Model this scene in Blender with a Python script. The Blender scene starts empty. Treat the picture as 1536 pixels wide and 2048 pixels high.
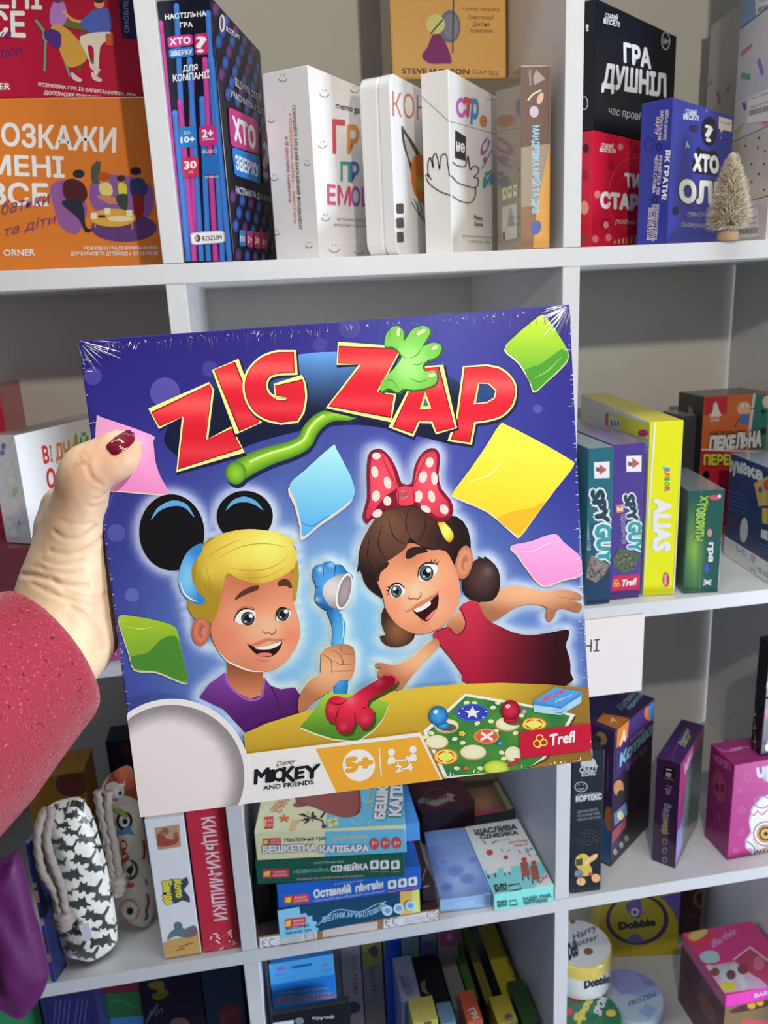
import bpy, bmesh, math, random
import numpy as np
from mathutils import Matrix, Vector
from mathutils.geometry import delaunay_2d_cdt
random.seed(7)
SC = bpy.context.scene
COL = SC.collection

# ------------------------------------------------------------------ camera
CAM = np.array((.0613, -.7117, 1.386)); YAW, PIT, ROLL, FPX = .1486, -.2666, -.0482, 1583.8
_cy, _sy, _cp, _sp = math.cos(YAW), math.sin(YAW), math.cos(PIT), math.sin(PIT)
FW = np.array((_sy*_cp, _cy*_cp, _sp)); _r = np.array((_cy, -_sy, 0)); _u = np.cross(_r, FW)
RT = math.cos(ROLL)*_r + math.sin(ROLL)*_u; UP = -math.sin(ROLL)*_r + math.cos(ROLL)*_u
cd = bpy.data.cameras.new('camera'); cam = bpy.data.objects.new('camera', cd); COL.objects.link(cam)
cd.sensor_fit = 'VERTICAL'; cd.sensor_height = 24; cd.lens = 24*FPX/2048
cd.clip_start = .01; cd.clip_end = 50
cam.matrix_world = Matrix(((RT[0], UP[0], -FW[0], CAM[0]), (RT[1], UP[1], -FW[1], CAM[1]), (RT[2], UP[2], -FW[2], CAM[2]), (0, 0, 0, 1)))
cd.dof.use_dof = True; cd.dof.focus_distance = .45; cd.dof.aperture_fstop = cd.lens/1.7
SC.camera = cam

# ------------------------------------------------------------------ light
SC.view_settings.view_transform = 'Standard'; SC.view_settings.look = 'None'
SC.view_settings.exposure = -.08; SC.view_settings.gamma = 1; SC.view_settings.use_curve_mapping = False
w = bpy.data.worlds.new('room_air'); SC.world = w; w.use_nodes = True
bg = w.node_tree.nodes['Background']; bg.inputs[0].default_value = (.80, .88, 1.0, 1); bg.inputs[1].default_value = .06
def light(name, kind, loc, power, col, size=.02, look=None):
    d = bpy.data.lights.new(name, kind); d.energy = power; d.color = col
    if kind == 'AREA':
        d.shape = 'RECTANGLE'; d.size, d.size_y = size
    else: d.shadow_soft_size = size
    o = bpy.data.objects.new(name, d); COL.objects.link(o); o.location = loc
    if look is not None:
        o.rotation_euler = (Vector(look) - Vector(loc)).to_track_quat('-Z', 'Y').to_euler()
    return o
light('spot_lamp', 'POINT', (.25, -.67, 1.61), 10.2, (1.0, .91, .76), .012)
light('window_daylight', 'AREA', (2.0, -1.15, .15), 38, (.74, .84, 1.0), (.9, .8), (.1, 0, .40)).data.spread = math.radians(115)
light('overhead_fill', 'AREA', (.35, -.55, 2.6), 14, (.88, .93, 1.0), (1.3, .35), (.35, -.35, 0))  # added cool fill from above to lift the lower shelf fronts, no fixture known

# ------------------------------------------------------------------ helpers
def lin(c):
    c = np.asarray(c, float)/255
    return np.where(c <= .04045, c/12.92, ((c+.055)/1.055)**2.4)
def ray(x, y): return FW*FPX + RT*(x-768) - UP*(y-1024)
def hit(x, y, p0, n):
    d = ray(x, y); p0 = np.asarray(p0, float); n = np.asarray(n, float)
    return CAM + d*((p0-CAM) @ n)/(d @ n)
def onz(x, y, z): return hit(x, y, (0, 0, z), (0, 0, 1))
def ony(x, y, yy, z=None):
    p = hit(x, y, (0, yy, 0), (0, 1, 0))
    if z is not None: p[2] = z
    return p
def hz(P, x, y):
    n = np.array((P[0]-CAM[0], P[1]-CAM[1], 0)); return hit(x, y, P, n)[2]
def mix(a, b, t): return tuple(a[i]+(b[i]-a[i])*t for i in range(3))
def smooth(pts, n=6, closed=True):
    P = np.array(pts, float); N = len(P); out = []
    rng = range(N) if closed else range(N-1)
    for i in rng:
        g = (lambda k: P[k % N]) if closed else (lambda k: P[min(max(k, 0), N-1)])
        p0, p1, p2, p3 = g(i-1), g(i), g(i+1), g(i+2)
        for j in range(n):
            t = j/n
            out.append(.5*((2*p1)+(-p0+p2)*t+(2*p0-5*p1+4*p2-p3)*t*t+(-p0+3*p1-3*p2+p3)*t**3))
    if not closed: out.append(P[-1])
    return [tuple(q) for q in out]
def ellipse(cx, cy, rx, ry, rot=0, n=28, a0=0, a1=360):
    r = math.radians(rot); out = []
    full = abs(a1-a0) >= 360
    for i in range(n if full else n+1):
        a = math.radians(a0+(a1-a0)*i/n); x, y = rx*math.cos(a), ry*math.sin(a)
        out.append((cx+x*math.cos(r)-y*math.sin(r), cy+x*math.sin(r)+y*math.cos(r)))
    return out

MATS = {}
def mat(key, col=(.8, .8, .8), rough=.5, coat=0, metal=0, attr=False, bump=None, spec=.5, sheen=0, noise=None, sss=0):
    if key in MATS: return MATS[key]
    m = bpy.data.materials.new(key); m.use_nodes = True; nt = m.node_tree; b = nt.nodes['Principled BSDF']
    b.inputs['Base Color'].default_value = (*col, 1); b.inputs['Roughness'].default_value = rough
    b.inputs['Metallic'].default_value = metal; b.inputs['Coat Weight'].default_value = coat
    b.inputs['Coat Roughness'].default_value = .06; b.inputs['Specular IOR Level'].default_value = spec
    if sheen: b.inputs['Sheen Weight'].default_value = sheen; b.inputs['Sheen Roughness'].default_value = .6
    if sss:
        b.inputs['Subsurface Weight'].default_value = sss; b.inputs['Subsurface Scale'].default_value = .004
        b.inputs['Subsurface Radius'].default_value = (1, .35, .2)
    tc = nt.nodes.new('ShaderNodeTexCoord')
    src = None
    if attr:
        a = nt.nodes.new('ShaderNodeAttribute'); a.attribute_name = 'Col'; src = a.outputs['Color']
    if noise:   # (scale, amount, colour): flecks and grain of the material itself
        n = nt.nodes.new('ShaderNodeTexNoise'); n.inputs['Scale'].default_value = noise[0]; n.inputs['Detail'].default_value = 5
        nt.links.new(tc.outputs['Object'], n.inputs['Vector'])
        r = nt.nodes.new('ShaderNodeMapRange'); r.inputs[1].default_value = .35; r.inputs[2].default_value = .7; r.inputs[4].default_value = noise[1]
        nt.links.new(n.outputs['Fac'], r.inputs[0])
        mx = nt.nodes.new('ShaderNodeMix'); mx.data_type = 'RGBA'
        if src: nt.links.new(src, mx.inputs[6])
        else: mx.inputs[6].default_value = (*col, 1)
        mx.inputs[7].default_value = (*noise[2], 1); nt.links.new(r.outputs[0], mx.inputs[0]); src = mx.outputs[2]
    if src: nt.links.new(src, b.inputs['Base Color'])
    if bump:
        n = nt.nodes.new('ShaderNodeTexNoise'); n.inputs['Scale'].default_value = bump[0]; n.inputs['Detail'].default_value = 3
        nt.links.new(tc.outputs['Object'], n.inputs['Vector'])
        bp = nt.nodes.new('ShaderNodeBump'); bp.inputs['Strength'].default_value = bump[1]; bp.inputs['Distance'].default_value = bump[2]
        nt.links.new(n.outputs['Fac'], bp.inputs['Height'])
        nt.links.new(bp.outputs[0], b.inputs['Coat Normal' if coat and bump[0] < 100 else 'Normal'])
    MATS[key] = m; return m
def print_mat(kind):
    if kind == 'film': return mat('print_under_film', rough=.35, coat=1, attr=True, spec=.25, bump=(28, .35, .002))
    if kind == 'gloss': return mat('print_gloss', rough=.28, attr=True, bump=(900, .02, .0004))
    if kind == 'matt': return mat('print_matt', rough=.6, attr=True, spec=.3)
    if kind == 'paper': return mat('print_paper', rough=.9, attr=True, spec=.2)
    if kind == 'metal': return mat('print_tin', rough=.25, attr=True, coat=.6)

def link(name, me, parent=None, label=None, cat=None, group=None, M=None, kind=None):
    o = bpy.data.objects.new(name, me); COL.objects.link(o)
    if parent is not None: o.parent = parent
    if M is not None: o.matrix_basis = Matrix(M)
    if label: o['label'] = label
    if cat: o['category'] = cat
    if group: o['group'] = group
    if kind: o['kind'] = kind
    return o
def mesh_bm(name, bm, mats, smooth_=False):
    me = bpy.data.meshes.new(name); bm.to_mesh(me); bm.free()
    for m in (mats if isinstance(mats, (list, tuple)) else [mats]): me.materials.append(m)
    if smooth_: me.shade_smooth()
    return me
def add_box(bm, x0, y0, z0, x1, y1, z1, bev=0, seg=2):
    r = bmesh.ops.create_cube(bm, size=1); vs = r['verts']
    for v in vs:
        v.co = Vector((x0 if v.co.x < 0 else x1, y0 if v.co.y < 0 else y1, z0 if v.co.z < 0 else z1))
    if bev:
        es = list({e for v in vs for e in v.link_edges})
        bmesh.ops.bevel(bm, geom=es, offset=bev, segments=seg, affect='EDGES', profile=.5)

# ---- lettering (built-in font) turned into flat meshes
_tc = bpy.data.curves.new('lettering', 'FONT'); _to = bpy.data.objects.new('lettering', _tc); COL.objects.link(_to)
_cache = {}
def glyphs(s, off=0., res=2, sp=1.):
    k = (s, off, res, sp)
    if k not in _cache:
        _tc.body = s; _tc.offset = off; _tc.resolution_u = res; _tc.space_character = sp
        _to.update_tag(); bpy.context.view_layer.update()
        me = _to.evaluated_get(bpy.context.evaluated_depsgraph_get()).to_mesh()
        V = np.array([v.co[:2] for v in me.vertices]).reshape(-1, 2); F = [list(p.vertices) for p in me.polygons]
        _cache[k] = (V, F)
    return _cache[k]

class Paint:
    """collects printed areas lying on the faces of one body; every point is found on the face itself"""
    def __init__(s, wl=215):
        s.V = []; s.Fc = []; s.C = []; s.k = 0; s.gain = .85/lin((wl,)*3); s.o = (0, 0, 1); s.face = 'F'; s.step = 1e-5
    def on(s, face, ox=0, oy=0, sc=1):
        s.face = face; s.o = (ox, oy, sc); return s
    def xf(s, p): return (s.o[0]+p[0]/s.o[2], s.o[1]+p[1]/s.o[2])
    def col(s, c): return np.minimum(lin(c)*s.gain, .92)
    def emit(s, pts, faces, cols, up=True):
        b = len(s.V)
        s.k += up
        for p in pts: s.V.append(s.place(*s.xf(p)))
        s.Fc += [[b+i for i in f] for f in faces]
        s.C += [s.col(c) for c in cols]
    def poly(s, pts, c, sm=0, grad=None, step=None, up=True):
        if sm: pts = smooth(pts, sm)
        v = [Vector(p) for p in pts]; n = len(v)
        if grad and step:
            a = np.array(pts); lo, hi = a.min(0), a.max(0)
            for i, x in enumerate(np.arange(lo[0]+step*.5, hi[0], step)):
                for y in np.arange(lo[1]+step*(.25 if i % 2 else .75), hi[1], step): v.append(Vector((x, y)))
        vv, _, ff, *_ = delaunay_2d_cdt(v, [], [list(range(n))], 1, 1e-5)
        g = grad or (lambda x, y: c)
        s.emit([tuple(q) for q in vv], [list(f)[::-1] for f in ff], [g(q.x, q.y) for q in vv], up)
    def ell(s, cx, cy, rx, ry, c, rot=0, c2=None, up=True, n=24):
        """ellipse; c2 = colour at the rim"""
        P = ellipse(cx, cy, rx, ry, rot, n)
        if c2 is None: s.emit(P, [list(range(len(P)))], [c]*len(P), up); return
        Q = ellipse(cx, cy, rx*.6, ry*.6, rot, n); m = mix(c, c2, .35)
        f = [[i, (i+1) % n, n+(i+1) % n, n+i] for i in range(n)] + [[n+i, n+(i+1) % n, 2*n] for i in range(n)]
        s.emit(P+Q+[(cx, cy)], f, [c2]*n+[m]*n+[c], up)
    def line(s, pts, w, c, closed=False, sm=0, up=True, c2=None):
        if sm: pts = smooth(pts, sm, closed)
        P = np.array(pts, float); N = len(P)
        W = np.full(N, float(w)) if np.isscalar(w) else np.interp(np.linspace(0, 1, N), np.linspace(0, 1, len(w)), w)
        L = []
        for i in range(N):
            a = P[(i-1) % N] if closed or i else P[i]; b = P[(i+1) % N] if closed or i < N-1 else P[i]
            t = b-a; t = t/(np.linalg.norm(t)+1e-9); m = 1.
            if closed or 0 < i < N-1:
                e = P[i]-a; e = e/(np.linalg.norm(e)+1e-9); m = min(1/max(abs(e @ t), .35), 2.2)
            nn = np.array((-t[1], t[0]))*W[i]*.5*m; L += [tuple(P[i]+nn), tuple(P[i]), tuple(P[i]-nn)]
        f = []
        for i in range(N if closed else N-1):
            a, b = 3*i, 3*((i+1) % N); f += [[a, a+1, b+1, b], [a+1, a+2, b+2, b+1]]
        cc = []
        for i in range(N): cc += [c2 or c, c, c2 or c]
        s.emit(L, f, cc, up)
    def rect(s, x0, y0, x1, y1, c, up=True): s.emit([(x0, y0), (x1, y0), (x1, y1), (x0, y1)], [[0, 1, 2, 3]], [c]*4, up)
    def quad(s, p, c, up=True): s.emit(p, [[0, 1, 2, 3]], [c]*4, up)
    def rrect(s, p, r, c, up=True):
        """quad with rounded corners, r = share of the side"""
        p = [np.array(q, float) for q in p]; out = []
        for i in range(4):
            a, b, d = p[i-1], p[i], p[(i+1) % 4]
            for t in (0, .33, .67, 1):
                k1, k2 = (1-t)**2, t*t; out.append(tuple(b+(a-b)*r*k1+(d-b)*r*k2))
        s.poly(out, c, up=up)
    def text(s, t, bl, br, tl, c, bold=.02, out=None, tr=None, sp=1., it=0, res=2):
        """lettering between base line bl-br, cap height up to tl"""
        bl, br, tl = (np.array(q, float) for q in (bl, br, tl))
        V0, F = glyphs(t, 0., res, sp); x0, x1 = V0[:, 0].min(), V0[:, 0].max()
        def put(off, cc):
            n = 8 if off > .03 else 5 if off > .012 else 1      # heavier strokes: the letter set several times, slightly shifted
            for i in range(n): one(V0+(off*math.cos(6.2832*i/n), off*math.sin(6.2832*i/n)) if n > 1 else V0, cc, .5 if i else 1)
        def one(V, cc, up):
            X = (V[:, 0]-x0)/(x1-x0); Yv = V[:, 1]/.728; X = X+it*Yv*.728/(x1-x0)
            if tr is None: P = bl+np.outer(X, br-bl)+np.outer(Yv, tl-bl)
            else:
                e = np.array(tr, float)-br
                P = bl+np.outer(X, br-bl)+(Yv[:, None])*((1-X)[:, None]*(tl-bl)+X[:, None]*e)
            s.emit([tuple(q) for q in P], [f[::-1] for f in F], [cc]*len(P), up)
        if out: put(bold+out[1], out[0])
        put(bold, c)
    def tl_text(s, t, x0, y0, x1, y1, c, bold=.02, **k):
        """upright text in the rectangle x0,y0 (cap top) - x1,y1 (base line)"""
        s.text(t, (x0, y1), (x1, y1), (x0, y0), c, bold, **k)
    def finish(s, name, shell_bm, shell_col, m, sm=False):
        """shell + print in one mesh; shell_col(face normal, centre) -> colour"""
        V, F, C = [], [], []; S = []
        shell_bm.normal_update()
        for f in shell_bm.faces:
            b = len(V); cc = s.col(shell_col(f.normal, f.calc_center_median()))
            for vv in f.verts: V.append(tuple(vv.co)); C.append(cc)
            F.append(list(range(b, b+len(f.verts)))); S.append(sm)
        shell_bm.free(); b = len(V)
        V += s.V; F += [[b+i for i in f] for f in s.Fc]; C += s.C; S += [False]*len(s.Fc)
        me = bpy.data.meshes.new(name); me.from_pydata(V, [], F)
        a = me.color_attributes.new('Col', 'FLOAT_COLOR', 'POINT')
        a.data.foreach_set('color', np.column_stack([np.array(C), np.ones(len(C))]).ravel())
        me.polygons.foreach_set('use_smooth', S); me.materials.append(m)
        if sm:
            bm = bmesh.new(); bm.from_mesh(me); bmesh.ops.remove_doubles(bm, verts=bm.verts[:b], dist=1e-6); bm.to_mesh(me); bm.free()
        return me

class Box(Paint):
    """cuboid carton. A,B: base corners of its main face as seen from outside; h: height or pixel of A's top;
    d: depth or pixel of the far left base corner"""
    def __init__(s, name, label, cat, A, B, h, d, cols, group=None, w=None, wl=215, m='gloss', up=None, bev=.0007, parent=None):
        super().__init__(wl); s.name, s.label, s.cat, s.group, s.m, s.bev = name, label, cat, group, m, bev
        A = np.array(A, float); B = np.array(B, float); s.parent = parent
        if up is None:
            B[2] = A[2]; up = np.array((0, 0, 1.))
        u = B-A; s.W = w or np.linalg.norm(u); u = u/np.linalg.norm(u)
        v = np.cross(up, u)
        s.H = (hz(A, *h)-A[2]) if isinstance(h, tuple) else h
        if isinstance(d, tuple):
            n = np.cross(ray(d[0], d[1]), (0, 0, 1.)); d = n @ (CAM-A)/(n @ v)
        s.D = d; s.A, s.u, s.v, s.w = A, u, v, np.array(up, float)
        s.R = np.array([u, v, s.w]); s.cl = s.R @ (CAM-A)
        s.cols = cols if isinstance(cols, dict) else {'F': cols}
        s.top = A[2]+s.H
    def place(s, x, y):
        d = s.R @ ray(x, y); ax, val = {'F': (1, 0), 'L': (0, 0), 'R': (0, s.W), 'T': (2, s.H), 'D': (2, 0)}[s.face]
        p = s.cl + d*((val-s.cl[ax])/d[ax]); e = 3e-5+s.k*s.step
        for i, L in enumerate((s.W, s.D, s.H)):
            if i != ax: p[i] = min(max(p[i], .0004), L-.0004)
        p[ax] = val + (e if s.face in 'RT' else -e)
        return tuple(p - np.array((s.W/2, s.D/2, 0)))
    def uv(s, face, u, v):
        """pixel of the point u,v (0-1, from lower left) of a face, for marks that are placed by share of the face"""
        W, D, H = s.W, s.D, s.H
        p = {'F': (u*W, 0, v*H), 'L': (0, (1-u)*D, v*H), 'R': (W, u*D, v*H), 'T': (u*W, v*D, H)}[face]
        q = s.A + s.R.T @ np.array(p) - CAM; z = q @ FW
        return (768+FPX*(q @ RT)/z, 1024-FPX*(q @ UP)/z)
    def M(s):
        c = s.A + s.u*s.W/2 + s.v*s.D/2
        return ((s.u[0], s.v[0], s.w[0], c[0]), (s.u[1], s.v[1], s.w[1], c[1]), (s.u[2], s.v[2], s.w[2], c[2]), (0, 0, 0, 1))
    def shell(s, n, c):
        k = s.cols; a = np.abs(n[:]); i = int(a.argmax()); f = k['F']
        key = (('R' if n.x > 0 else 'L') if i == 0 else ('B' if n.y > 0 else 'F') if i == 1 else ('T' if n.z > 0 else 'D'))
        return k.get(key, f)
    def done(s):
        bm = bmesh.new(); add_box(bm, -s.W/2, -s.D/2, 0, s.W/2, s.D/2, s.H, s.bev)
        me = s.finish(s.name, bm, s.shell, print_mat(s.m))
        s.ob = link(s.name, me, s.parent, s.label if not s.parent else None, s.cat if not s.parent else None, s.group, s.M() if s.parent is None else None)
        return s.ob
def sticker(b, name, face, pts, c, draw=None, label=None, lift=.0003):
    """a stuck-on label: own thin part on a box face"""
    k = b.k; n = len(b.V), len(b.Fc), len(b.C)
    b.k = lift/b.step; sv, sf, sc = b.V, b.Fc, b.C; b.V, b.Fc, b.C = [], [], []
    o = b.o; b.on(face, *o); b.rrect(pts, .04, c)
    if draw: draw(b)
    bm = bmesh.new(); me = b.finish(name, bm, b.shell, print_mat('paper')); b.V, b.Fc, b.C = sv, sf, sc; b.k = k
    b.stk = getattr(b, 'stk', []) + [(name, me, label)]
def done(b):
    o = b.done()
    for nm, me, lb in getattr(b, 'stk', []):
        link(nm, me, o, lb)
    return o
# ------------------------------------------------------------------ room
white = mat('white_laminate', (.71, .71, .71), .38, noise=(60, .35, (.66, .66, .665)), bump=(1400, .05, .0004))
edge = mat('white_edging', (.83, .83, .83), .42, noise=(25, .5, (.76, .76, .77)))
wallm = mat('wall_paint', (.88, .86, .80), .8, noise=(5, .6, (.82, .80, .75)), bump=(300, .15, .001))
floorm = mat('floor_tiles', (.12, .11, .10), .5, noise=(3, .6, (.09, .085, .08)))
def slab(name, x0, y0, z0, x1, y1, z1, m, bev=0):
    bm = bmesh.new(); add_box(bm, x0, y0, z0, x1, y1, z1, bev)
    return mesh_bm(name, bm, m)
link('floor', slab('floor', -3, -3.2, -.05, 4, .40, 0, floorm), kind='structure')
link('wall_back', slab('wall_back', -3, .322, 0, 4, .40, 2.75, wallm), kind='structure')
link('ceiling', slab('ceiling', -3, -3.2, 2.75, 4, .40, 2.80, mat('ceiling_paint', (.75, .75, .74), .9)), kind='structure')
# ------------------------------------------------------------------ shelving unit: 3 columns x 5 rows of open cells
PX, PZ, T, DEP = .35, .351, .0165, .312
Z1 = 1.42; Z2 = Z1-PZ; Z3 = Z2-PZ; Z4 = Z3-PZ; Z5 = Z4-PZ; Z0 = Z1+PZ
unit = link('shelving_unit', None, None, 'tall white open shelving unit of square cells against the back wall', 'shelving unit', M=Matrix.Translation((0.175, DEP/2, 0)))
def upart(name, x0, y0, z0, x1, y1, z1):
    dx, dy = .175, DEP/2
    link(name, slab(name, x0-dx, y0-dy, z0, x1-dx, y1-dy, z1, white, .0006), unit)
XL, XR = -PX-T/2, 2*PX+T/2
for z in (Z0, Z1, Z2, Z3, Z4, Z5): upart('shelf_board', XL, 0, z-T, XR, DEP, z-.0004)
upart('side_panel', XL-T, 0, 0, XL, DEP, Z0); upart('side_panel', XR, 0, 0, XR+T, DEP, Z0)
for x in (0, PX):
    for z in (Z0, Z1, Z2, Z3, Z4): upart('divider', x-T/2, .0006, z-PZ, x+T/2, DEP, z-T)
# V3 of the picture is the right side panel
# ------------------------------------------------------------------ top row
WH = (238, 236, 232)
G1 = 'games along the top shelf'
# two wide conversation games, one on the other, left cell
b = Box('board_game_box', 'wide orange conversation game box with a family drawn on it, lower of two', 'board game box',
        (-.245, .072, Z1), (-.0105, .072, Z1), (150, 228), .17, (222, 128, 52), G1, wl=232)
b.on('F', 0, 0, 2.743)
o_top = b.top
b.text('РОЗКАЖИ', (-75, 790), (630, 835), (-80, 672), WH, .03, tr=(635, 705))
b.text('МЕНІ', (-60, 955), (352, 972), (-65, 850), WH, .03, tr=(345, 862))
b.text('ВСЕ', (-60, 1118), (262, 1128), (-65, 1003), WH, .03, tr=(258, 1010))
b.poly([(275, 1030), (330, 990), (390, 1000), (440, 1060), (480, 1150), (440, 1260), (400, 1285), (330, 1240), (300, 1150)], (150, 95, 160), 4)
b.poly([(490, 1060), (520, 975), (600, 960), (700, 965), (760, 1000), (830, 1020), (840, 1130), (780, 1210), (640, 1190), (520, 1150)], (140, 95, 165), 4)
b.ell(680, 1250, 180, 78, (100, 65, 125))
b.poly([(500, 920), (525, 890), (530, 875), (540, 890), (552, 885), (550, 930), (545, 1000), (505, 1000)], (90, 85, 80), 3)
for x, y, r, hc in ((432, 960, 32, (50, 50, 50)), (572, 975, 34, (190, 85, 40)), (665, 985, 24, (70, 45, 35)), (745, 945, 30, (60, 40, 60))):
    b.ell(x, y+10, r*.8, r, (205, 140, 100)); b.ell(x, y-6, r, r*.75, hc)
b.poly([(345, 1060), (350, 1000), (400, 980), (460, 1010), (480, 1075), (440, 1120), (380, 1110)], (85, 40, 45), 4)
b.poly([(350, 1100), (450, 1110), (470, 1240), (510, 1260), (470, 1275), (430, 1200), (350, 1130)], (45, 50, 62), 3)
b.poly([(545, 1010), (600, 1005), (620, 1050), (600, 1075), (555, 1065)], (230, 215, 130), 3)
b.poly([(530, 1075), (610, 1075), (660, 1110), (600, 1120)], (205, 140, 100), 3)
b.poly([(650, 1010), (690, 1010), (695, 1065), (655, 1070)], (225, 215, 70), 3)
b.poly([(645, 1070), (700, 1070), (690, 1160), (640, 1110)], (60, 75, 70), 3)
b.poly([(715, 990), (780, 980), (810, 1040), (780, 1080), (720, 1070)], (60, 70, 120), 3)
b.poly([(730, 1070), (790, 1080), (780, 1190), (745, 1190)], (150, 45, 45), 3)
b.ell(620, 1195, 125, 50, (225, 175, 75)); b.ell(660, 1200, 70, 16, (240, 225, 180))
for x, y in ((515, 1185), (590, 1160), (710, 1170)): b.rect(x-16, y-18, x+16, y+16, (240, 232, 200))
b.rect(540, 1180, 578, 1195, (45, 50, 70)); b.line([(520, 1230), (525, 1250)], 8, (200, 150, 60)); b.line([(725, 1225), (728, 1260)], 8, (200, 150, 60))
b.text('батьки', (5, 1180), (268, 1120), (-2, 1110), (122, 70, 120), -.005, it=.3)
b.text('та діти', (15, 1300), (300, 1225), (8, 1250), (122, 70, 120), -.005, it=.3)
b.text('ORNER', (22, 1405), (192, 1402), (20, 1368), WH, .02)
b.text('РОЗМОВНА ГРА ІЗ ЗАПИТАННЯМИ', (462, 1372), (862, 1370), (462, 1352), WH, .02)
b.text('ДЛЯ БАТЬКІВ ТА ДІТЕЙ ВІД 6 ДО 12 РОКІВ', (388, 1402), (866, 1400), (388, 1382), WH, .02)
done(b)
b = Box('board_game_box', 'wide red conversation game box with a couple at a table, on the orange box', 'board game box',
        (-.243, .074, o_top+.0006), (-.0105, .074, o_top+.0006), .16, .165, (182, 26, 58), G1, wl=232)
b.on('F', 0, 0, 2.743)
b.text('МЕНІ', (-160, 38), (228, 48), (-160, -80), WH, .03)
b.text('ВСЕ', (-160, 190), (138, 202), (-160, 62), WH, .03, tr=(132, 66))
b.text('love', (-90, 230), (58, 212), (-95, 165), (70, 40, 110), 0, it=.3)
b.text('edition', (-90, 335), (116, 300), (-95, 270), (70, 40, 110), 0, it=.3)
b.text('ORNER', (-130, 492), (56, 492), (-130, 455), WH, .02)
b.line([(195, 110), (240, 170), (250, 220), (370, 240)], 14, (85, 175, 150), sm=3); b.line([(250, 225), (245, 390)], 11, (85, 175, 150)); b.line([(325, 240), (385, 420)], 11, (85, 175, 150))
b.poly([(340, 125), (400, 110), (530, 150), (520, 165), (400, 155)], (95, 120, 50), 3); b.line([(450, 160), (475, 290), (545, 420)], 14, (70, 110, 55)); b.line([(475, 280), (430, 390)], 12, (70, 110, 55))
b.poly([(275, 60), (300, 5), (345, 5), (370, 80), (345, 140), (280, 135)], (185, 130, 205), 4); b.ell(318, -5, 30, 22, (130, 60, 90))
b.line([(345, 60), (400, 110), (470, 120)], 16, (225, 165, 120), sm=3)
b.poly([(280, 150), (340, 140), (430, 220), (480, 320), (380, 370), (320, 260)], (215, 165, 70), 4); b.poly([(245, 170), (290, 160), (335, 190), (325, 270), (250, 215)], (85, 50, 130), 3)
b.poly([(490, 75), (530, 50), (600, 60), (605, 170), (500, 180), (440, 130)], (85, 105, 190), 4); b.ell(545, 20, 28, 28, (225, 165, 120)); b.ell(545, 0, 30, 18, (80, 45, 40))
b.poly([(440, 200), (600, 175), (600, 215), (550, 260), (540, 400), (515, 400), (515, 270), (480, 255), (500, 360), (475, 300)], (232, 222, 205), 3)
for x, y in ((420, 425), (520, 370), (530, 425)): b.poly([(x-28, y-30), (x+5, y-5), (x+30, y+12), (x+20, y+25), (x-20, y+10)], (235, 200, 210), 3)
b.rect(580, 185, 625, 250, (205, 90, 50))
b.text('РОЗМОВНА ГРА ІЗ ЗАПИТАННЯМИ, ЯКА', (210, 472), (745, 535), (212, 452), WH, .02)
b.text('ДОПОМОЖЕ ПОКОХАТИ ПО-НОВОМУ', (242, 518), (748, 570), (244, 497), WH, .02)
b.poly([(645, -60), (760, -60), (760, 215), (670, 205)], (40, 35, 85)); b.text('ОНОВЛЕНА', (708, 180), (700, -60), (683, 180), (190, 185, 205), .01)
done(b)

# dark party game standing at an angle
b = Box('party_game_box', 'dark party game box with pink and blue stripes on its spine', 'party game box',
        ony(469, 517, .006, Z1), ony(552.5, 515, .150, Z1), (425, -8), (369, 524), (20, 20, 38), G1, wl=228)
b.on('L', 0, 0, 2.743)
PK, BL = (205, 70, 160), (70, 130, 215)
for i, (xt, xb, yt, c) in enumerate(((880, 1000, 130, PK), (968, 1038, 35, BL), (1050, 1072, 400, PK), (960, 1040, 620, BL), (988, 1075, 560, PK), (1040, 1112, 330, BL), (1108, 1150, 545, BL), (1125, 1190, 330, PK), (1142, 1228, 75, BL), (1162, 1266, 330, BL))):
    b.line([(xt, yt), (xb-6, 1432)], 30, c, c2=mix(c, (20, 20, 50), .25)); b.ell(xt, yt, 15, 18, c)
b.text('НАСТІЛЬНА', (907, 108), (1132, 88), (905, 80), WH, .03); b.text('ГРА', (988, 152), (1058, 148), (986, 125), WH, .03)
b.rrect([(918, 203), (1055, 185), (1060, 248), (924, 265)], .2, (205, 60, 140)); b.text('ХТО', (935, 248), (1045, 238), (932, 212), WH, .04)
b.rrect([(925, 270), (1060, 255), (1064, 308), (930, 322)], .2, (50, 120, 200)); b.text('ЗВЕРХУ', (938, 308), (1056, 296), (936, 282), WH, .03)
b.rrect([(1066, 185), (1142, 180), (1146, 298), (1070, 303)], .2, (190, 45, 105)); b.text('?', (1082, 288), (1132, 284), (1078, 198), WH, .025)
b.text('ДЛЯ', (1005, 392), (1085, 385), (1003, 360), WH, .03); b.text('КОМПАНІЇ', (952, 448), (1150, 428), (950, 412), WH, .03)
for q, c, t, t2 in (([(983, 700), (1076, 692), (1080, 805), (988, 812)], (45, 125, 195), '10+', (995, 785, 1070, 778, 752)), ([(1092, 692), (1188, 685), (1194, 795), (1098, 803)], (190, 50, 125), '2+', (1112, 755, 1170, 750, 712)), ([(1000, 868), (1090, 860), (1094, 968), (1005, 975)], (200, 50, 85), '30', (1015, 928, 1078, 922, 886)), ([(1108, 855), (1200, 848), (1206, 955), (1114, 963)], (40, 110, 185), None, None)):
    b.rrect(q, .15, c)
    if t: b.text(t, (t2[0], t2[1]), (t2[2], t2[3]), (t2[0]-2, t2[4]), WH, .04)
b.text('ВІК', (1010, 738), (1048, 735), (1010, 722), WH, .0); b.text('гравців', (1112, 772), (1175, 767), (1112, 760), WH, .0); b.text('хв', (1036, 950), (1062, 948), (1036, 938), WH, .0)
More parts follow.
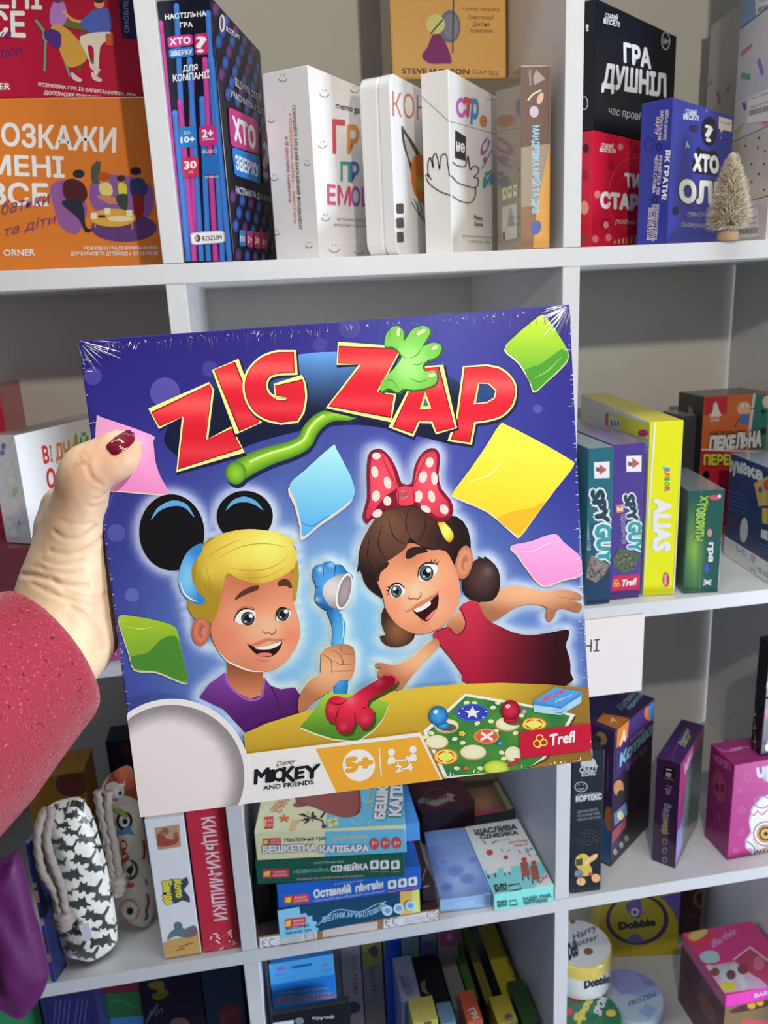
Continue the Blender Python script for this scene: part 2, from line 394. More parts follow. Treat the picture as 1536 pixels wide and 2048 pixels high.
b.text('ВІДЕО', (1112, 842), (1188, 836), (1112, 826), WH, .0); b.text('ПРАВИЛА', (1128, 980), (1200, 974), (1128, 968), WH, .0)
b.rrect([(1045, 1275), (1232, 1262), (1238, 1332), (1050, 1346)], .2, (180, 180, 180)); b.rrect([(1051, 1281), (1226, 1268), (1232, 1327), (1056, 1340)], .2, (240, 240, 238))
b.ell(1085, 1308, 17, 20, (90, 50, 120)); b.ell(1079, 1308, 9, 16, (215, 165, 70)); b.text('ROZUM', (1112, 1322), (1218, 1314), (1110, 1296), (40, 35, 55), .02)
b.on('F', 0, 0, 2.743)
b.k = 0
for r in range(17):
    for cidx in range(5):
        v = 1-(r+.5)/17; u = (cidx+.4+(.5 if r % 2 else 0))/5.4
        if (.27 < v < .66): continue
        x, y = b.uv('F', u, v); x2, _ = b.uv('F', u+.07, v); _, y2 = b.uv('F', u, v+.03)
        cc = BL if (r*3+cidx*2) % 4 else (170, 55, 140)
        b.ell(x*2.743, y*2.743, (x2-x)*2.743, abs(y-y2)*2.743, mix(cc, (30, 60, 120), .3), c2=(25, 25, 60), n=14)
b.k += 1
b.ell(1215, 128, 16, 48, (225, 215, 205)); b.ell(1213, 128, 8, 36, (100, 70, 110)); b.text('ROZUM', (1238, 170), (1308, 214), (1237, 142), WH, .02, tr=(1308, 190))
b.text('ВІДЧУЙ СЕБЕ', (1288, 470), (1425, 560), (1285, 425), (205, 205, 215), .02, tr=(1425, 528))
b.text('УЧАСНИКОМ ШОУ', (1262, 530), (1455, 640), (1258, 490), (205, 205, 215), .02, tr=(1455, 610))
b.rrect([(1248, 585), (1408, 660), (1412, 845), (1262, 800)], .12, (200, 55, 130)); b.text('ХТО', (1285, 765), (1398, 815), (1272, 640), WH, .05, tr=(1395, 705))
b.rrect([(1268, 805), (1422, 862), (1428, 1010), (1282, 960)], .12, (45, 125, 205)); b.text('ЗВЕРХУ', (1292, 928), (1418, 970), (1285, 850), WH, .04, tr=(1415, 905))
b.rrect([(1428, 720), (1490, 745), (1492, 1020), (1435, 1000)], .12, (105, 40, 80)); b.text('?', (1440, 970), (1480, 985), (1438, 770), (215, 205, 210), .025, tr=(1478, 790))
b.text('НАСТІЛЬНА ГРА ДЛЯ ДРУЗІВ', (1290, 1060), (1490, 1110), (1288, 1020), (210, 210, 215), .02, tr=(1490, 1085))
for i, c in enumerate(((60, 130, 205), (190, 60, 130), (190, 50, 80), (200, 55, 90))):
    x = 1308+i*40; b.rrect([(x, 1262+i*4), (x+34, 1265+i*4), (x+35, 1352+i*6), (x+1, 1345+i*6)], .15, c)
    b.text(('10', '2+', '30', 'хв')[i], (x+6, 1325+i*5), (x+29, 1328+i*5), (x+6, 1290+i*5), WH, .03)
done(b)

def face_doodle(b, x, y, r, c=(90, 88, 88)):
    b.line(ellipse(x, y, r, r, 0, 10, 20, 160), 3, c, up=False); b.line([(x-r*.4, y-r*.5), (x-r*.3, y-r*.2)], 3, c, up=False); b.line([(x+r*.3, y-r*.6), (x+r*.35, y-r*.25)], 3, c, up=False)
# white emotions game
b = Box('card_game_box', 'white film-wrapped card game box with coloured capital letters and pencil faces', 'card game box',
        ony(640, 513, .028, Z1), ony(732, 508.5, .098, Z1), (621, 129), (553, 517), (236, 234, 232), G1, w=.118, wl=228, m='film')
b.on('F', 500, 0, 2.438)
for s, bl, br, tl, tr, c in (('memo', (418, 528), (500, 545), (418, 496), (500, 513), (60, 58, 58)), ('games', (508, 548), (570, 560), (508, 515), (570, 528), (60, 58, 58))):
    b.text(s, bl, br, tl, c, .03, tr=tr)
b.text('Г', (405, 745), (462, 748), (403, 585), (205, 75, 85), .03, tr=(460, 590)); b.text('Р', (475, 748), (530, 748), (475, 612), (225, 150, 60), .03)
b.text('П', (442, 882), (486, 885), (442, 790), (70, 160, 150), .03); b.text('Р', (490, 888), (530, 888), (490, 792), (80, 115, 190), .03)
b.text('ЕМ', (378, 995), (490, 1002), (376, 900), (215, 80, 125), .03, tr=(488, 912)); b.text('ОЦІЇ', (495, 1002), (640, 1010), (493, 912), (165, 95, 180), .03)
b.text('інструмент для розвитку', (424, 1075), (620, 1085), (424, 1058), (150, 148, 146), 0); b.text('емоційного інтелекту', (408, 1102), (600, 1112), (408, 1085), (150, 148, 146), 0)
b.k += 1
for x, y, r in ((362, 450, 24), (510, 430, 22), (368, 1055, 22), (410, 1205, 26), (530, 1215, 24), (352, 700, 22)): face_doodle(b, x, y, r)
b.on('L', 500, 0, 2.438)
b.text('ПОБУДУЙТЕ МІЦНИЙ ЕМОЦІЙНИЙ ФУНДАМЕНТ', (207, 515), (240, 1120), (222, 515), (70, 90, 85), .02)
b.text('У ТЕПЕРІШНЬОМУ ДИТИНІ — ІНВЕСТУЙТЕ', (190, 550), (215, 1090), (202, 550), (225, 145, 95), .02); b.text('В ЇЇ ЩАСЛИВЕ МАЙБУТНЄ', (172, 668), (190, 990), (184, 668), (200, 60, 110), .02)
b.k += 1
for x, y, r in ((160, 375, 22), (105, 580, 16), (288, 1190, 18), (120, 860, 20), (280, 790, 16), (130, 1130, 16)): face_doodle(b, x, y, r)
done(b)

# white tin with rounded corners and a hinged lid
class RBox(Box):
    def __init__(s, *a, rad=.012, **k): s.rad = rad; super().__init__(*a, **k)
    def solid(s, y0, y1, inset=0):
        bm = bmesh.new(); hw, H, r = s.W/2-inset, s.H, s.rad; P = []
        for cx, cz, a0 in ((hw-r, r+inset, -90), (hw-r, H-r-inset, 0), (-hw+r, H-r-inset, 90), (-hw+r, r+inset, 180)):
            for i in range(7):
                a = math.radians(a0+15*i); P.append((cx+r*math.cos(a), cz+r*math.sin(a)))
        e = .0016; rings = [(y0, e), (y0+e, 0), (y1-e, 0), (y1, e)]; vs = []
        for y, ins in rings:
            vs.append([bm.verts.new((x*(1-ins/hw), y-s.D/2, H/2+(z-H/2)*(1-ins/(H/2)))) for x, z in P])
        n = len(P)
        for j in range(3):
            for i in range(n): bm.faces.new((vs[j][i], vs[j][(i+1) % n], vs[j+1][(i+1) % n], vs[j+1][i]))
        bm.faces.new(vs[0][::-1]); bm.faces.new(vs[3]); return bm
    def done(s):
        root = link(s.name, None, None, s.label, s.cat, s.group, s.M()); f = .42*s.D
        me = s.finish('lid', s.solid(0, f), s.shell, print_mat('metal')); link('lid', me, root)
        p = Paint(); p.gain = s.gain; link('base', p.finish('base', s.solid(f+.0004, s.D, .0004), s.shell, print_mat('metal')), root)
        return root
b = RBox('game_tin', 'white rounded game tin with a fox-orange splash and thin letters', 'game tin',
         ony(795, 506, .022, Z1), ony(850, 500, .078, Z1), (765, 142), (733, 507), (234, 233, 233), G1, w=.10, wl=226)
b.on('F', 500, 0, 2.438)
b.text('КОН', (695, 565), (860, 590), (693, 445), (200, 125, 90), -.02, tr=(860, 470))
b.poly([(738, 612), (765, 650), (800, 700), (835, 760), (870, 800), (870, 950), (820, 920), (790, 860), (770, 780), (745, 700)], (70, 72, 74), 3)
b.poly([(750, 650), (790, 720), (820, 780), (790, 800), (765, 740)], (205, 205, 205), 3)
b.poly([(800, 760), (870, 790), (870, 1010), (830, 980), (800, 940), (785, 860)], (215, 120, 45), 3); b.poly([(812, 860), (850, 880), (850, 930), (815, 915)], (200, 185, 40), 3)
b.line([(785, 985), (835, 1060)], 5, (80, 100, 110)); b.line([(800, 970), (845, 1080)], 5, (80, 100, 110)); b.line([(820, 960), (860, 1110)], 5, (80, 100, 110))
for y in (1015, 1085, 1155): b.rrect([(712, y-22), (748, y-24), (750, y+26), (714, y+28)], .2, (75, 72, 74))
done(b)

# white flip-top box with a hand drawn round its corner
b = Box('card_game_box', 'white flip-top card box with a hand drawn around its corner', 'card game box',
        ony(905, 503, .018, Z1), ony(1002, 497.5, .125, Z1), (897, 138), (852, 503), (236, 234, 230), G1, wl=228, m='film')
b.on('F', 500, 0, 2.438)
b.line([(970, 590), (1225, 662)], 3, (120, 120, 122))
for ch, bl, br, tl, c in (('С', (1010, 570), (1052, 565), (1005, 485), (190, 100, 190)), ('т', (1040, 560), (1080, 570), (1048, 452), (215, 75, 95)), ('р', (1078, 568), (1110, 578), (1085, 455), (60, 135, 200)), ('е', (1120, 610), (1150, 620), (1125, 545), (215, 130, 60)),
                          ('С', (1142, 760), (1172, 690), (1118, 740), (170, 95, 185)), ('у', (1128, 810), (1168, 770), (1140, 760), (130, 115, 190)), ('й', (1138, 915), (1178, 895), (1140, 850), (70, 160, 185))):
    b.text(ch, bl, br, tl, c, .05)
b.poly([(1000, 634), (1052, 668), (1050, 785), (998, 770)], (30, 28, 30)); b.text('не', (1005, 735), (1045, 745), (1003, 675), WH, .03, tr=(1045, 690))
b.text('Memo', (1092, 1070), (1132, 1076), (1092, 1045), (60, 58, 58), .02); b.text('Games', (1092, 1100), (1134, 1105), (1092, 1078), (60, 58, 58), .02)
b.text('інструмент для вибору дорослої', (1035, 1155), (1190, 1165), (1035, 1142), (150, 148, 146), 0); b.text('та добра про себе', (1060, 1180), (1168, 1188), (1060, 1166), (150, 148, 146), 0)
b.text('52', (1162, 462), (1182, 468), (1162, 440), (190, 130, 150), 0); b.text('картки', (1150, 485), (1192, 495), (1150, 472), (190, 130, 150), 0)
hand_a = [(978, 855), (1010, 890), (1050, 905), (1090, 915), (1110, 900), (1110, 870), (1090, 862), (1112, 840), (1108, 815), (1085, 812), (1072, 825), (1060, 760), (1048, 810), (1010, 808), (985, 790)]
b.line(hand_a, 5, (35, 33, 33), sm=4); b.line([(985, 955), (1020, 980), (1070, 988), (1095, 960), (1098, 915)], 5, (35, 33, 33), sm=4)
b.on('L', 500, 0, 2.438)
b.line([(838, 470), (970, 590)], 3, (150, 150, 150))
b.line([(870, 870), (868, 800), (880, 770), (895, 820), (892, 770), (905, 748), (915, 770), (925, 825), (930, 770), (945, 752), (960, 760), (965, 800), (975, 860)], 5, (35, 33, 33), sm=4)
b.line([(855, 860), (870, 850), (885, 878)], 5, (35, 33, 33), sm=3); b.line([(860, 870), (880, 900), (930, 935), (990, 955)], 5, (35, 33, 33), sm=4)
done(b)

# slim brown card box at the right end
b = Box('card_game_box', 'slim brown card box with a pale blue title down its spine', 'card game box',
        ony(1041.5, 496, .010, Z1), ony(1099.5, 494, .010, Z1), (1042, 131), .07, {'F': (150, 118, 92), 'L': (142, 124, 108), 'T': (150, 125, 100)}, G1, wl=228, m='film')
b.on('F', 500, 0, 2.438)
b.poly([(1322, 330), (1462, 320), (1462, 700), (1322, 720)], (118, 96, 86)); b.poly([(1322, 720), (1462, 700), (1462, 1000), (1322, 1010)], (165, 150, 130)); b.poly([(1400, 1000), (1462, 700), (1462, 1205), (1380, 1207)], (222, 165, 92))
b.poly([(1395, 340), (1440, 385), (1385, 415), (1380, 380)], (175, 160, 150)); b.text('правила', (1360, 340), (1362, 415), (1372, 340), (205, 195, 190), 0)
b.text('МАНДРІВКА МРІЙ ТА ДИВ', (1378, 615), (1376, 1040), (1410, 612), (165, 205, 220), .04)
b.ell(1415, 480, 14, 30, (230, 180, 150), 20); b.ell(1385, 545, 22, 28, (210, 190, 200)); b.ell(1395, 1110, 24, 36, (100, 110, 165), 15); b.line([(1355, 490), (1380, 460), (1420, 440)], 8, (230, 215, 190), sm=3)
b.on('L', 500, 0, 2.438)
for i in range(13): b.line([(1235, 660+i*16), (1318, 630+i*17)], 4, (165, 148, 132), up=False)
for x in (1232, 1258, 1284): b.rrect([(x, 920-(x-1232)*.3), (x+20, 912-(x-1232)*.3), (x+20, 970-(x-1232)*.3), (x, 976-(x-1232)*.3)], .1, (225, 225, 170)); b.ell(x+10, 940-(x-1232)*.3, 6, 12, (130, 150, 60))
b.poly([(1228, 1010), (1305, 990), (1305, 1160), (1228, 1175)], (205, 198, 188)); b.poly([(1262, 1020), (1278, 1015), (1290, 1100), (1255, 1105)], (140, 150, 140))
b.line([(1238, 1130), (1240, 1170)], 14, (60, 56, 54))
done(b)

# orange game at the back, standing on a lower carton
b2 = Box('game_carton', 'flat grey-brown carton under the orange fantasy game', 'game carton', (.222, .150, Z1), (.338, .150, Z1), ony(784, 160, .152)[2]-Z1-.0006, .10, (120, 112, 100), G1, wl=228); done(b2)
b = Box('fantasy_card_game_box', 'orange fantasy game box raised behind the white games', 'card game box',
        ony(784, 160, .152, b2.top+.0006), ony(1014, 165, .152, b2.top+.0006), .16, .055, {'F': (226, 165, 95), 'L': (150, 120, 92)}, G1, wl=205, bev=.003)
b.on('F', 500, 0, 2.438)
b.text('STEVE JACKSON', (744, 358), (1068, 362), (744, 332), (60, 48, 60), .03); b.text('GAMES', (1080, 362), (1212, 368), (1080, 338), (110, 88, 82), .0)
b.poly([(890, 170), (925, 165), (950, 200), (985, 300), (940, 310), (870, 308), (838, 272), (865, 230)], (125, 50, 110), 3); b.ell(975, 130, 52, 80, (110, 112, 128)); b.ell(978, 130, 38, 64, (128, 130, 146)); b.line([(992, -20), (988, 258)], 7, (70, 60, 60))
b.ell(905, 118, 46, 48, (205, 205, 130)); b.line([(880, 165), (940, 95)], 7, (60, 55, 60))
b.text('Джона', (1085, 128), (1170, 128), (1085, 105), (90, 62, 50), .01); b.text('Ковалика', (1075, 160), (1182, 160), (1075, 138), (90, 62, 50), .01); b.text('Ілюстрації', (1065, 92), (1190, 95), (1065, 72), (90, 62, 50), .01); b.text('гумор морага', (1040, 50), (1215, 55), (1040, 34), (90, 62, 50), .0)
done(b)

# right cell of the top row
RED, BLK = (196, 26, 52), (17, 17, 23)
A, B = ony(1181.5, 490, .030, Z1), ony(1335, 484, .135, Z1)
b = Box('party_game_box', 'red party game box with white letters under the black box', 'party game box', A, B, (1182, 260), .024, RED, G1, wl=226)
b.on('F', 1080, 0, 3.368)
b.text('СТАРИЙ', (412, 990), (492, 1000), (415, 965), WH, .03); b.text('ВЕСЕЛ!', (402, 1020), (508, 1032), (404, 995), WH, .03)
b.text('ТИ', (578, 1258), (670, 1262), (573, 1172), WH, .06, tr=(668, 1178)); b.text('СТАРИЙ', (410, 1395), (800, 1425), (412, 1298), WH, .07, tr=(800, 1330))
b.text('робив це?', (505, 1505), (720, 1520), (508, 1470), (235, 215, 210), -.01, it=.3)
for i in range(7): b.line([(500+i*28, 1640), (505+i*28, 1620-i*8)], 10, (225, 175, 150), up=False)
for x, y, r in ((600, 945, 26), (540, 990, 20), (655, 1000, 24), (480, 1110, 26), (385, 1310, 22), (440, 1510, 30), (460, 1600, 22), (370, 1610, 22)): b.ell(x, y, r, r*1.2, (165, 22, 45) if r > 22 else (215, 120, 115), n=10)
b.ell(443, 1515, 18, 24, (215, 150, 135)); b.line(ellipse(610, 1300, 150, 240, 8), 3, (220, 90, 100), closed=True)
b.on('L', 1080, 0, 3.368)
for x, y, r, c in ((310, 1000, 20, (60, 15, 25)), (300, 1400, 30, (225, 150, 130)), (300, 1180, 22, (150, 20, 40)), (300, 1610, 24, (150, 60, 60))): b.ell(x, y, r, r*1.6, c, n=12)
done(b); zb = b.top+.0006
A2, B2 = A.copy(), B.copy(); A2[2] = B2[2] = zb
b = Box('party_game_box', 'glossy black party game box with big white letters on top of the red box', 'party game box', A2, B2, (1192, -4), .024, BLK, G1, wl=226)
b.on('F', 1080, 0, 3.368)
b.text('СТАРИЙ', (437, 120), (522, 140), (440, 88), WH, .03); b.text('ВЕСЕЛ!', (428, 155), (536, 182), (430, 122), WH, .03)
b.text('ГРА', (568, 415), (745, 460), (566, 292), WH, .05, tr=(742, 335)); b.text('ДУШНІЛ', (420, 582), (846, 650), (436, 432), WH, .05, tr=(845, 505))
b.text('час провітрити', (458, 765), (800, 838), (460, 712), (200, 198, 195), -.01, it=.15, tr=(800, 780))
b.line(ellipse(845, 276, 27, 58), 7, (205, 205, 205), closed=True); b.text('18+', (828, 295), (864, 302), (828, 252), WH, .02)
b.on('L', 1080, 0, 3.368); b.text('!', (312, 210), (326, 208), (312, 165), WH, .03); b.line(ellipse(300, 695, 22, 44), 5, (215, 215, 215), closed=True)
done(b)
b = Box('party_game_box', 'royal blue party game box with a question mark on its face', 'party game box',
        ony(1334, 485, -.0 + .006, Z1), ony(1452, 481, .092, Z1), (1356, 193), (1273, 487), (50, 58, 150), G1, wl=226)
b.on('F', 1080, 0, 3.368)
b.text('СТАРИЙ', (980, 765), (1052, 778), (982, 735), WH, .03); b.text('ВЕСЕЛ!', (965, 800), (1068, 812), (967, 768), WH, .03)
b.ell(1138, 885, 54, 100, (15, 15, 20)); b.text('?', (1118, 950), (1165, 958), (1112, 835), WH, .025)
b.poly([(1025, 1150), (1030, 1080), (1062, 990), (1090, 1010), (1138, 1020), (1180, 1015), (1208, 1080), (1212, 1160), (1190, 1180), (1050, 1168)], (15, 15, 20), 2); b.text('ХТО', (1032, 1145), (1200, 1162), (1040, 1040), WH, .07, tr=(1198, 1060))
b.text('ОЛЕГ', (945, 1355), (1340, 1385), (942, 1215), (238, 232, 222), .06, out=((60, 55, 70), .03), tr=(1340, 1245))
b.text('гра-слово', (990, 1455), (1160, 1462), (992, 1420), (190, 185, 180), -.015, it=.3); b.text('балакучих', (948, 1525), (1110, 1535), (950, 1490), (190, 185, 180), -.015, it=.3)
b.poly([(1203, 785), (1290, 808), (1290, 890), (1235, 875), (1215, 895), (1212, 870), (1200, 868)], (225, 215, 195)); b.text('гра', (1215, 830), (1280, 842), (1215, 810), (90, 85, 90), .0)
b.poly([(975, 1005), (985, 945), (1010, 1000), (990, 990)], (165, 175, 180)); b.ell(1035, 865, 30, 26, (30, 32, 75), n=8); b.ell(912, 1420, 22, 30, (25, 25, 50), n=8)
for x, y in ((1120, 745), (1215, 930), (1240, 745), (960, 1280)): b.ell(x, y, 5, 7, (170, 175, 215), n=6)
b.on('L', 1080, 0, 3.368)
b.text('ЯК ГРАТИ?', (848, 1010), (820, 1345), (880, 1010), WH, .04)
b.text('БЕРІТЬ ТА ЗАЧИТУЙТЕ', (848, 740), (830, 945), (868, 740), (225, 215, 205), .02); b.text('ЗАПИТАННЯ', (815, 745), (795, 945), (835, 745), (225, 215, 205), .02); b.text('КАРТУ', (785, 790), (772, 905), (808, 790), (225, 215, 205), .02)
b.text('РУХАЙТЕСЬ ПО', (805, 1050), (785, 1310), (825, 1050), (225, 215, 205), .02); b.text('ЧЕРЗІ СЛОВА', (778, 1045), (758, 1300), (798, 1045), (225, 215, 205), .02)
b.text('КОМЕНТУЙТЕ,', (785, 1380), (765, 1625), (805, 1380), (225, 215, 205), .02); b.text('ОБГОВОРЮЙТЕ', (760, 1375), (742, 1620), (780, 1375), (225, 215, 205), .02); b.text('ВЕСЕЛІТЬСЯ', (735, 1400), (720, 1615), (755, 1400), (225, 215, 205), .02)
b.line(ellipse(738, 970, 32, 42), 5, (35, 40, 110), closed=True); b.line(ellipse(802, 990, 14, 22), 6, (20, 20, 40), closed=True); b.line(ellipse(772, 1345, 16, 24), 6, (20, 20, 40), closed=True)
done(b)

# stack of gift boxes in the corner, sides turned to the camera
def barcode(b, x, y, wd, ht, sk, c=(70, 66, 64)):
    random.seed(int(x)); i = 0; t = 0
    while t < wd:
        q = random.choice((2, 3, 5)); b.quad([(x+t, y+t*sk), (x+t+q, y+(t+q)*sk), (x+t+q, y+(t+q)*sk+ht), (x+t, y+t*sk+ht)], c, up=False); t += q+random.choice((2, 3, 4))
A, B = ony(1452, 483, .115, Z1), ony(1531, 480, .022, Z1); zb = Z1
GB = 'gift boxes stacked in the corner'
P0 = A; stack = []
for (lbl, yt, c) in (('bottom white box with a barcode label under the dotted box, corner stack', 412, (214, 204, 192)), ('cream dotted gift box, second from the bottom of the corner stack', 284, (212, 202, 178)),
                     ('pale gift box with coloured confetti strips and a price label, corner stack', 61, (212, 208, 212)), ('light blue box with a white label on top of the corner stack', -120, (120, 158, 205))):
    a, bb = A.copy(), B.copy(); a[2] = bb[2] = zb
    ht = hz(A, 1462, yt)-zb-.0006
    q = Box('gift_box', lbl, 'gift box', a, bb, ht, .10, c, GB, wl=226); zb += ht+.0006; stack.append(q)
q = stack[0]; q.on('F', 1380, 0, 4.096)
sticker(q, 'price_label', 'F', [(330, 1740), (560, 1700), (570, 1935), (335, 1975)], (228, 220, 205), lambda b: (b.text('гра настільна', (450, 1800), (552, 1785), (450, 1780), (80, 76, 72), 0), barcode(b, 400, 1870, 160, 50, -.06), b.text('399.00', (400, 1850), (545, 1832), (400, 1830), (80, 76, 72), 0)), 'white paper barcode label')
q = stack[1]; q.on('F', 1380, 0, 4.096); q.k += 1
for x, y in ((455, 1195), (565, 1130), (555, 1210), (615, 1238), (505, 1345), (420, 1330), (608, 1345), (562, 1425), (505, 1490), (608, 1555), (516, 1645), (455, 1590)): q.ell(x, y, 8, 12, (70, 58, 45), n=8, up=False)
q = stack[2]; q.on('F', 1380, 0, 4.096); q.k += 1
CF = [([(417, 430), (508, 350), (508, 385), (420, 468)], (205, 110, 130)), ([(548, 500), (572, 470), (608, 590), (585, 625)], (150, 110, 190)), ([(420, 592), (498, 608), (492, 660), (418, 642)], (95, 170, 150)), ([(425, 845), (450, 832), (465, 885), (445, 908)], (115, 80, 165)), ([(360, 1080), (440, 1000), (440, 1035), (370, 1115)], (205, 190, 110)), ([(585, 995), (639, 980), (639, 1025), (588, 1032)], (225, 140, 125))]
for p, c in CF: q.quad(p, c, up=False)
sticker(q, 'price_label', 'F', [(478, 800), (660, 715), (660, 990), (470, 1010)], (232, 226, 222), lambda b: (b.text('Печиво з побажан', (505, 815), (639, 770), (505, 798), (90, 86, 84), 0), b.text('Ціна 189.00', (500, 890), (639, 845), (500, 870), (90, 86, 84), 0), barcode(b, 485, 905, 160, 45, -.25)), 'white price label')
q = stack[3]; q.on('F', 1380, 0, 4.096)
sticker(q, 'price_label', 'F', [(532, -60), (680, -90), (680, 120), (540, 178)], (235, 230, 226), lambda b: (b.text('ТОВАР', (575, 25), (660, -5), (575, 5), (90, 86, 84), 0), barcode(b, 560, 60, 110, 40, -.3)), 'white price label')
for q in stack: done(q)
A3 = ony(1398, 470, .26, Z1); B3 = ony(1462, 470, .17, Z1)
q2 = Box('gift_box', 'second confetti gift box behind the corner stack', 'gift box', A3, B3, .253, .02, (200, 194, 192), GB, wl=226)
q2.on('F', 1380, 0, 4.096); q2.k += 1
for p, c in (([(115, 710), (185, 640), (185, 670), (118, 735)], (190, 110, 125)), ([(215, 760), (235, 745), (255, 850), (235, 860)], (140, 100, 170)), ([(300, 720), (325, 690), (325, 740), (300, 760)], (140, 130, 170))): q2.quad(p, c, up=False)
done(q2)

# bottle-brush tree
def brush_tree(x, y, z, h, r):
    root = link('bottle_brush_tree', None, None, 'small cream bottle-brush tree on a wooden foot at the shelf edge', 'ornamental tree', M=Matrix.Translation((x, y, z)))
    bm = bmesh.new(); bmesh.ops.create_cone(bm, cap_ends=True, segments=28, radius1=r*.52, radius2=r*.52, depth=.008, matrix=Matrix.Translation((0, 0, .004)))
    bmesh.ops.bevel(bm, geom=[e for e in bm.edges if abs(e.verts[0].co.z-e.verts[1].co.z) < 1e-6], offset=.0008, segments=2, affect='EDGES')
    link('wooden_foot', mesh_bm('wooden_foot', bm, mat('pale_wood', (.62, .42, .25), .6, noise=(90, .6, (.48, .31, .17)))), root)
    bm = bmesh.new(); rnd = random.Random(3)
    bmesh.ops.create_cone(bm, cap_ends=True, segments=10, radius1=.0014, radius2=.0008, depth=h-.010, matrix=Matrix.Translation((0, 0, .008+(h-.010)/2)))
    for i in range(8000):     # bristles, each a thin blade standing out from the twisted wire
        t = rnd.random()**1.35; zz = .014+t*(h-.018); rr = r*(1-t)**.68*(.78+.34*rnd.random())*(1 if t > .06 else .8+t*3)+.002; a = rnd.random()*6.283
        d = Vector((math.cos(a), math.sin(a), rnd.uniform(-.35, .45))); s = Vector((-math.sin(a), math.cos(a), rnd.uniform(-.6, .6))).normalized()*.00033
        p0 = Vector((0, 0, zz)); p1 = p0+d*rr*.6; p2 = p0+d*rr+Vector((rnd.uniform(-1, 1), rnd.uniform(-1, 1), rnd.uniform(-1, 1)))*.0016
        v = [bm.verts.new(q) for q in (p0-s, p0+s, p1+s, p1-s, p2+s*.6, p2-s*.6)]; bm.faces.new(v[:4]); bm.faces.new((v[3], v[2], v[4], v[5]))
    link('brush', mesh_bm('brush', bm, mat('cream_bristle', (.93, .88, .74), .4, noise=(120, .6, (.76, .60, .38)))), root)
p = ony(1450, 478, .004, Z1); brush_tree(p[0], p[1]-.004, Z1, hz(p, 1470, 300)-Z1, .0182)
# ------------------------------------------------------------------ second row, right cell
G2 = 'games on the middle shelf'
b = Box('spine_game_box', 'teal detective card game box, leftmost of the upright spines beside the held game', 'card game box',
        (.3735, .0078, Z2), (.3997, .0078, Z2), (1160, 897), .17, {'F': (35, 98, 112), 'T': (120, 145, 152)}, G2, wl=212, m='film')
b.on('F', 1100, 500, 2.7315)
b.poly([(160, 1700), (345, 1650), (330, 1930), (180, 1945)], (30, 55, 85)); b.poly([(160, 1500), (352, 1480), (345, 1700), (180, 1740)], (34, 78, 100))
b.quad([(240, 1160), (325, 1155), (325, 1245), (242, 1248)], WH); b.poly([(270, 1170), (312, 1200), (270, 1230)], (190, 85, 75)); b.poly([(250, 1185), (275, 1190), (272, 1212), (252, 1210)], (90, 95, 110))
b.text('SPY', (225, 1320), (258, 1490), (292, 1312), (28, 60, 70), .08, out=((235, 238, 238), .1)); b.text('GUY', (248, 1505), (268, 1705), (335, 1500), (52, 146, 150), .07, out=((235, 238, 238), .1))
b.text('Карколомна гра', (182, 1410), (203, 1640), (208, 1408), (150, 170, 180), .02)
b.poly([(190, 1760), (225, 1665), (325, 1720), (300, 1770), (250, 1818), (190, 1790)], (120, 118, 110), 0)
random.seed(1)
for i in range(40):
    x, y = random.uniform(205, 300), random.uniform(1700, 1790); b.ell(x, y, 7, 6, random.choice(((70, 90, 60), (160, 130, 150), (150, 140, 110), (60, 60, 70), (140, 80, 70))), n=6)
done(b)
b = Box('spine_game_box', 'violet detective card game box marked with a 2, between the teal and yellow boxes', 'card game box',
        (.4025, .0150, Z2), (.4362, .0150, Z2), (1238, 890), .175, {'F': (72, 52, 130), 'T': (112, 96, 150)}, G2, wl=212, m='film')
b.on('F', 1100, 500, 2.7315)
b.poly([(345, 1780), (492, 1770), (485, 1855), (335, 1865)], (190, 35, 70)); b.text('Trefl', (388, 1838), (465, 1828), (392, 1802), WH, .04, it=.15)
for x, y in ((355, 1828), (370, 1828), (362, 1812)): b.line(ellipse(x, y, 10, 10), 4, (225, 185, 60), closed=True)
b.quad([(417, 1125), (500, 1122), (498, 1210), (417, 1212)], WH); b.poly([(448, 1135), (490, 1165), (450, 1195)], (190, 85, 75)); b.poly([(425, 1155), (450, 1160), (448, 1180), (427, 1180)], (90, 95, 110))
b.text('SPY', (405, 1345), (428, 1480), (458, 1335), (28, 60, 70), .08, out=((235, 238, 238), .1)); b.text('GUY', (428, 1490), (432, 1645), (500, 1485), (52, 146, 150), .07, out=((235, 238, 238), .1))
b.quad([(358, 1395), (398, 1388), (406, 1430), (366, 1438)], (205, 120, 70)); b.text('2', (368, 1405), (368, 1428), (398, 1400), WH, .04)
b.text('Карколомна гра', (385, 1445), (392, 1605), (415, 1440), (150, 145, 175), .02)
b.poly([(340, 1690), (378, 1625), (490, 1660), (470, 1730), (405, 1770), (345, 1730)], (75, 92, 70), 0)
for i in range(40):
    x, y = random.uniform(365, 465), random.uniform(1655, 1745); b.ell(x, y, 7, 6, random.choice(((60, 80, 50), (110, 100, 90), (130, 120, 80), (45, 55, 50))), n=6)
done(b)

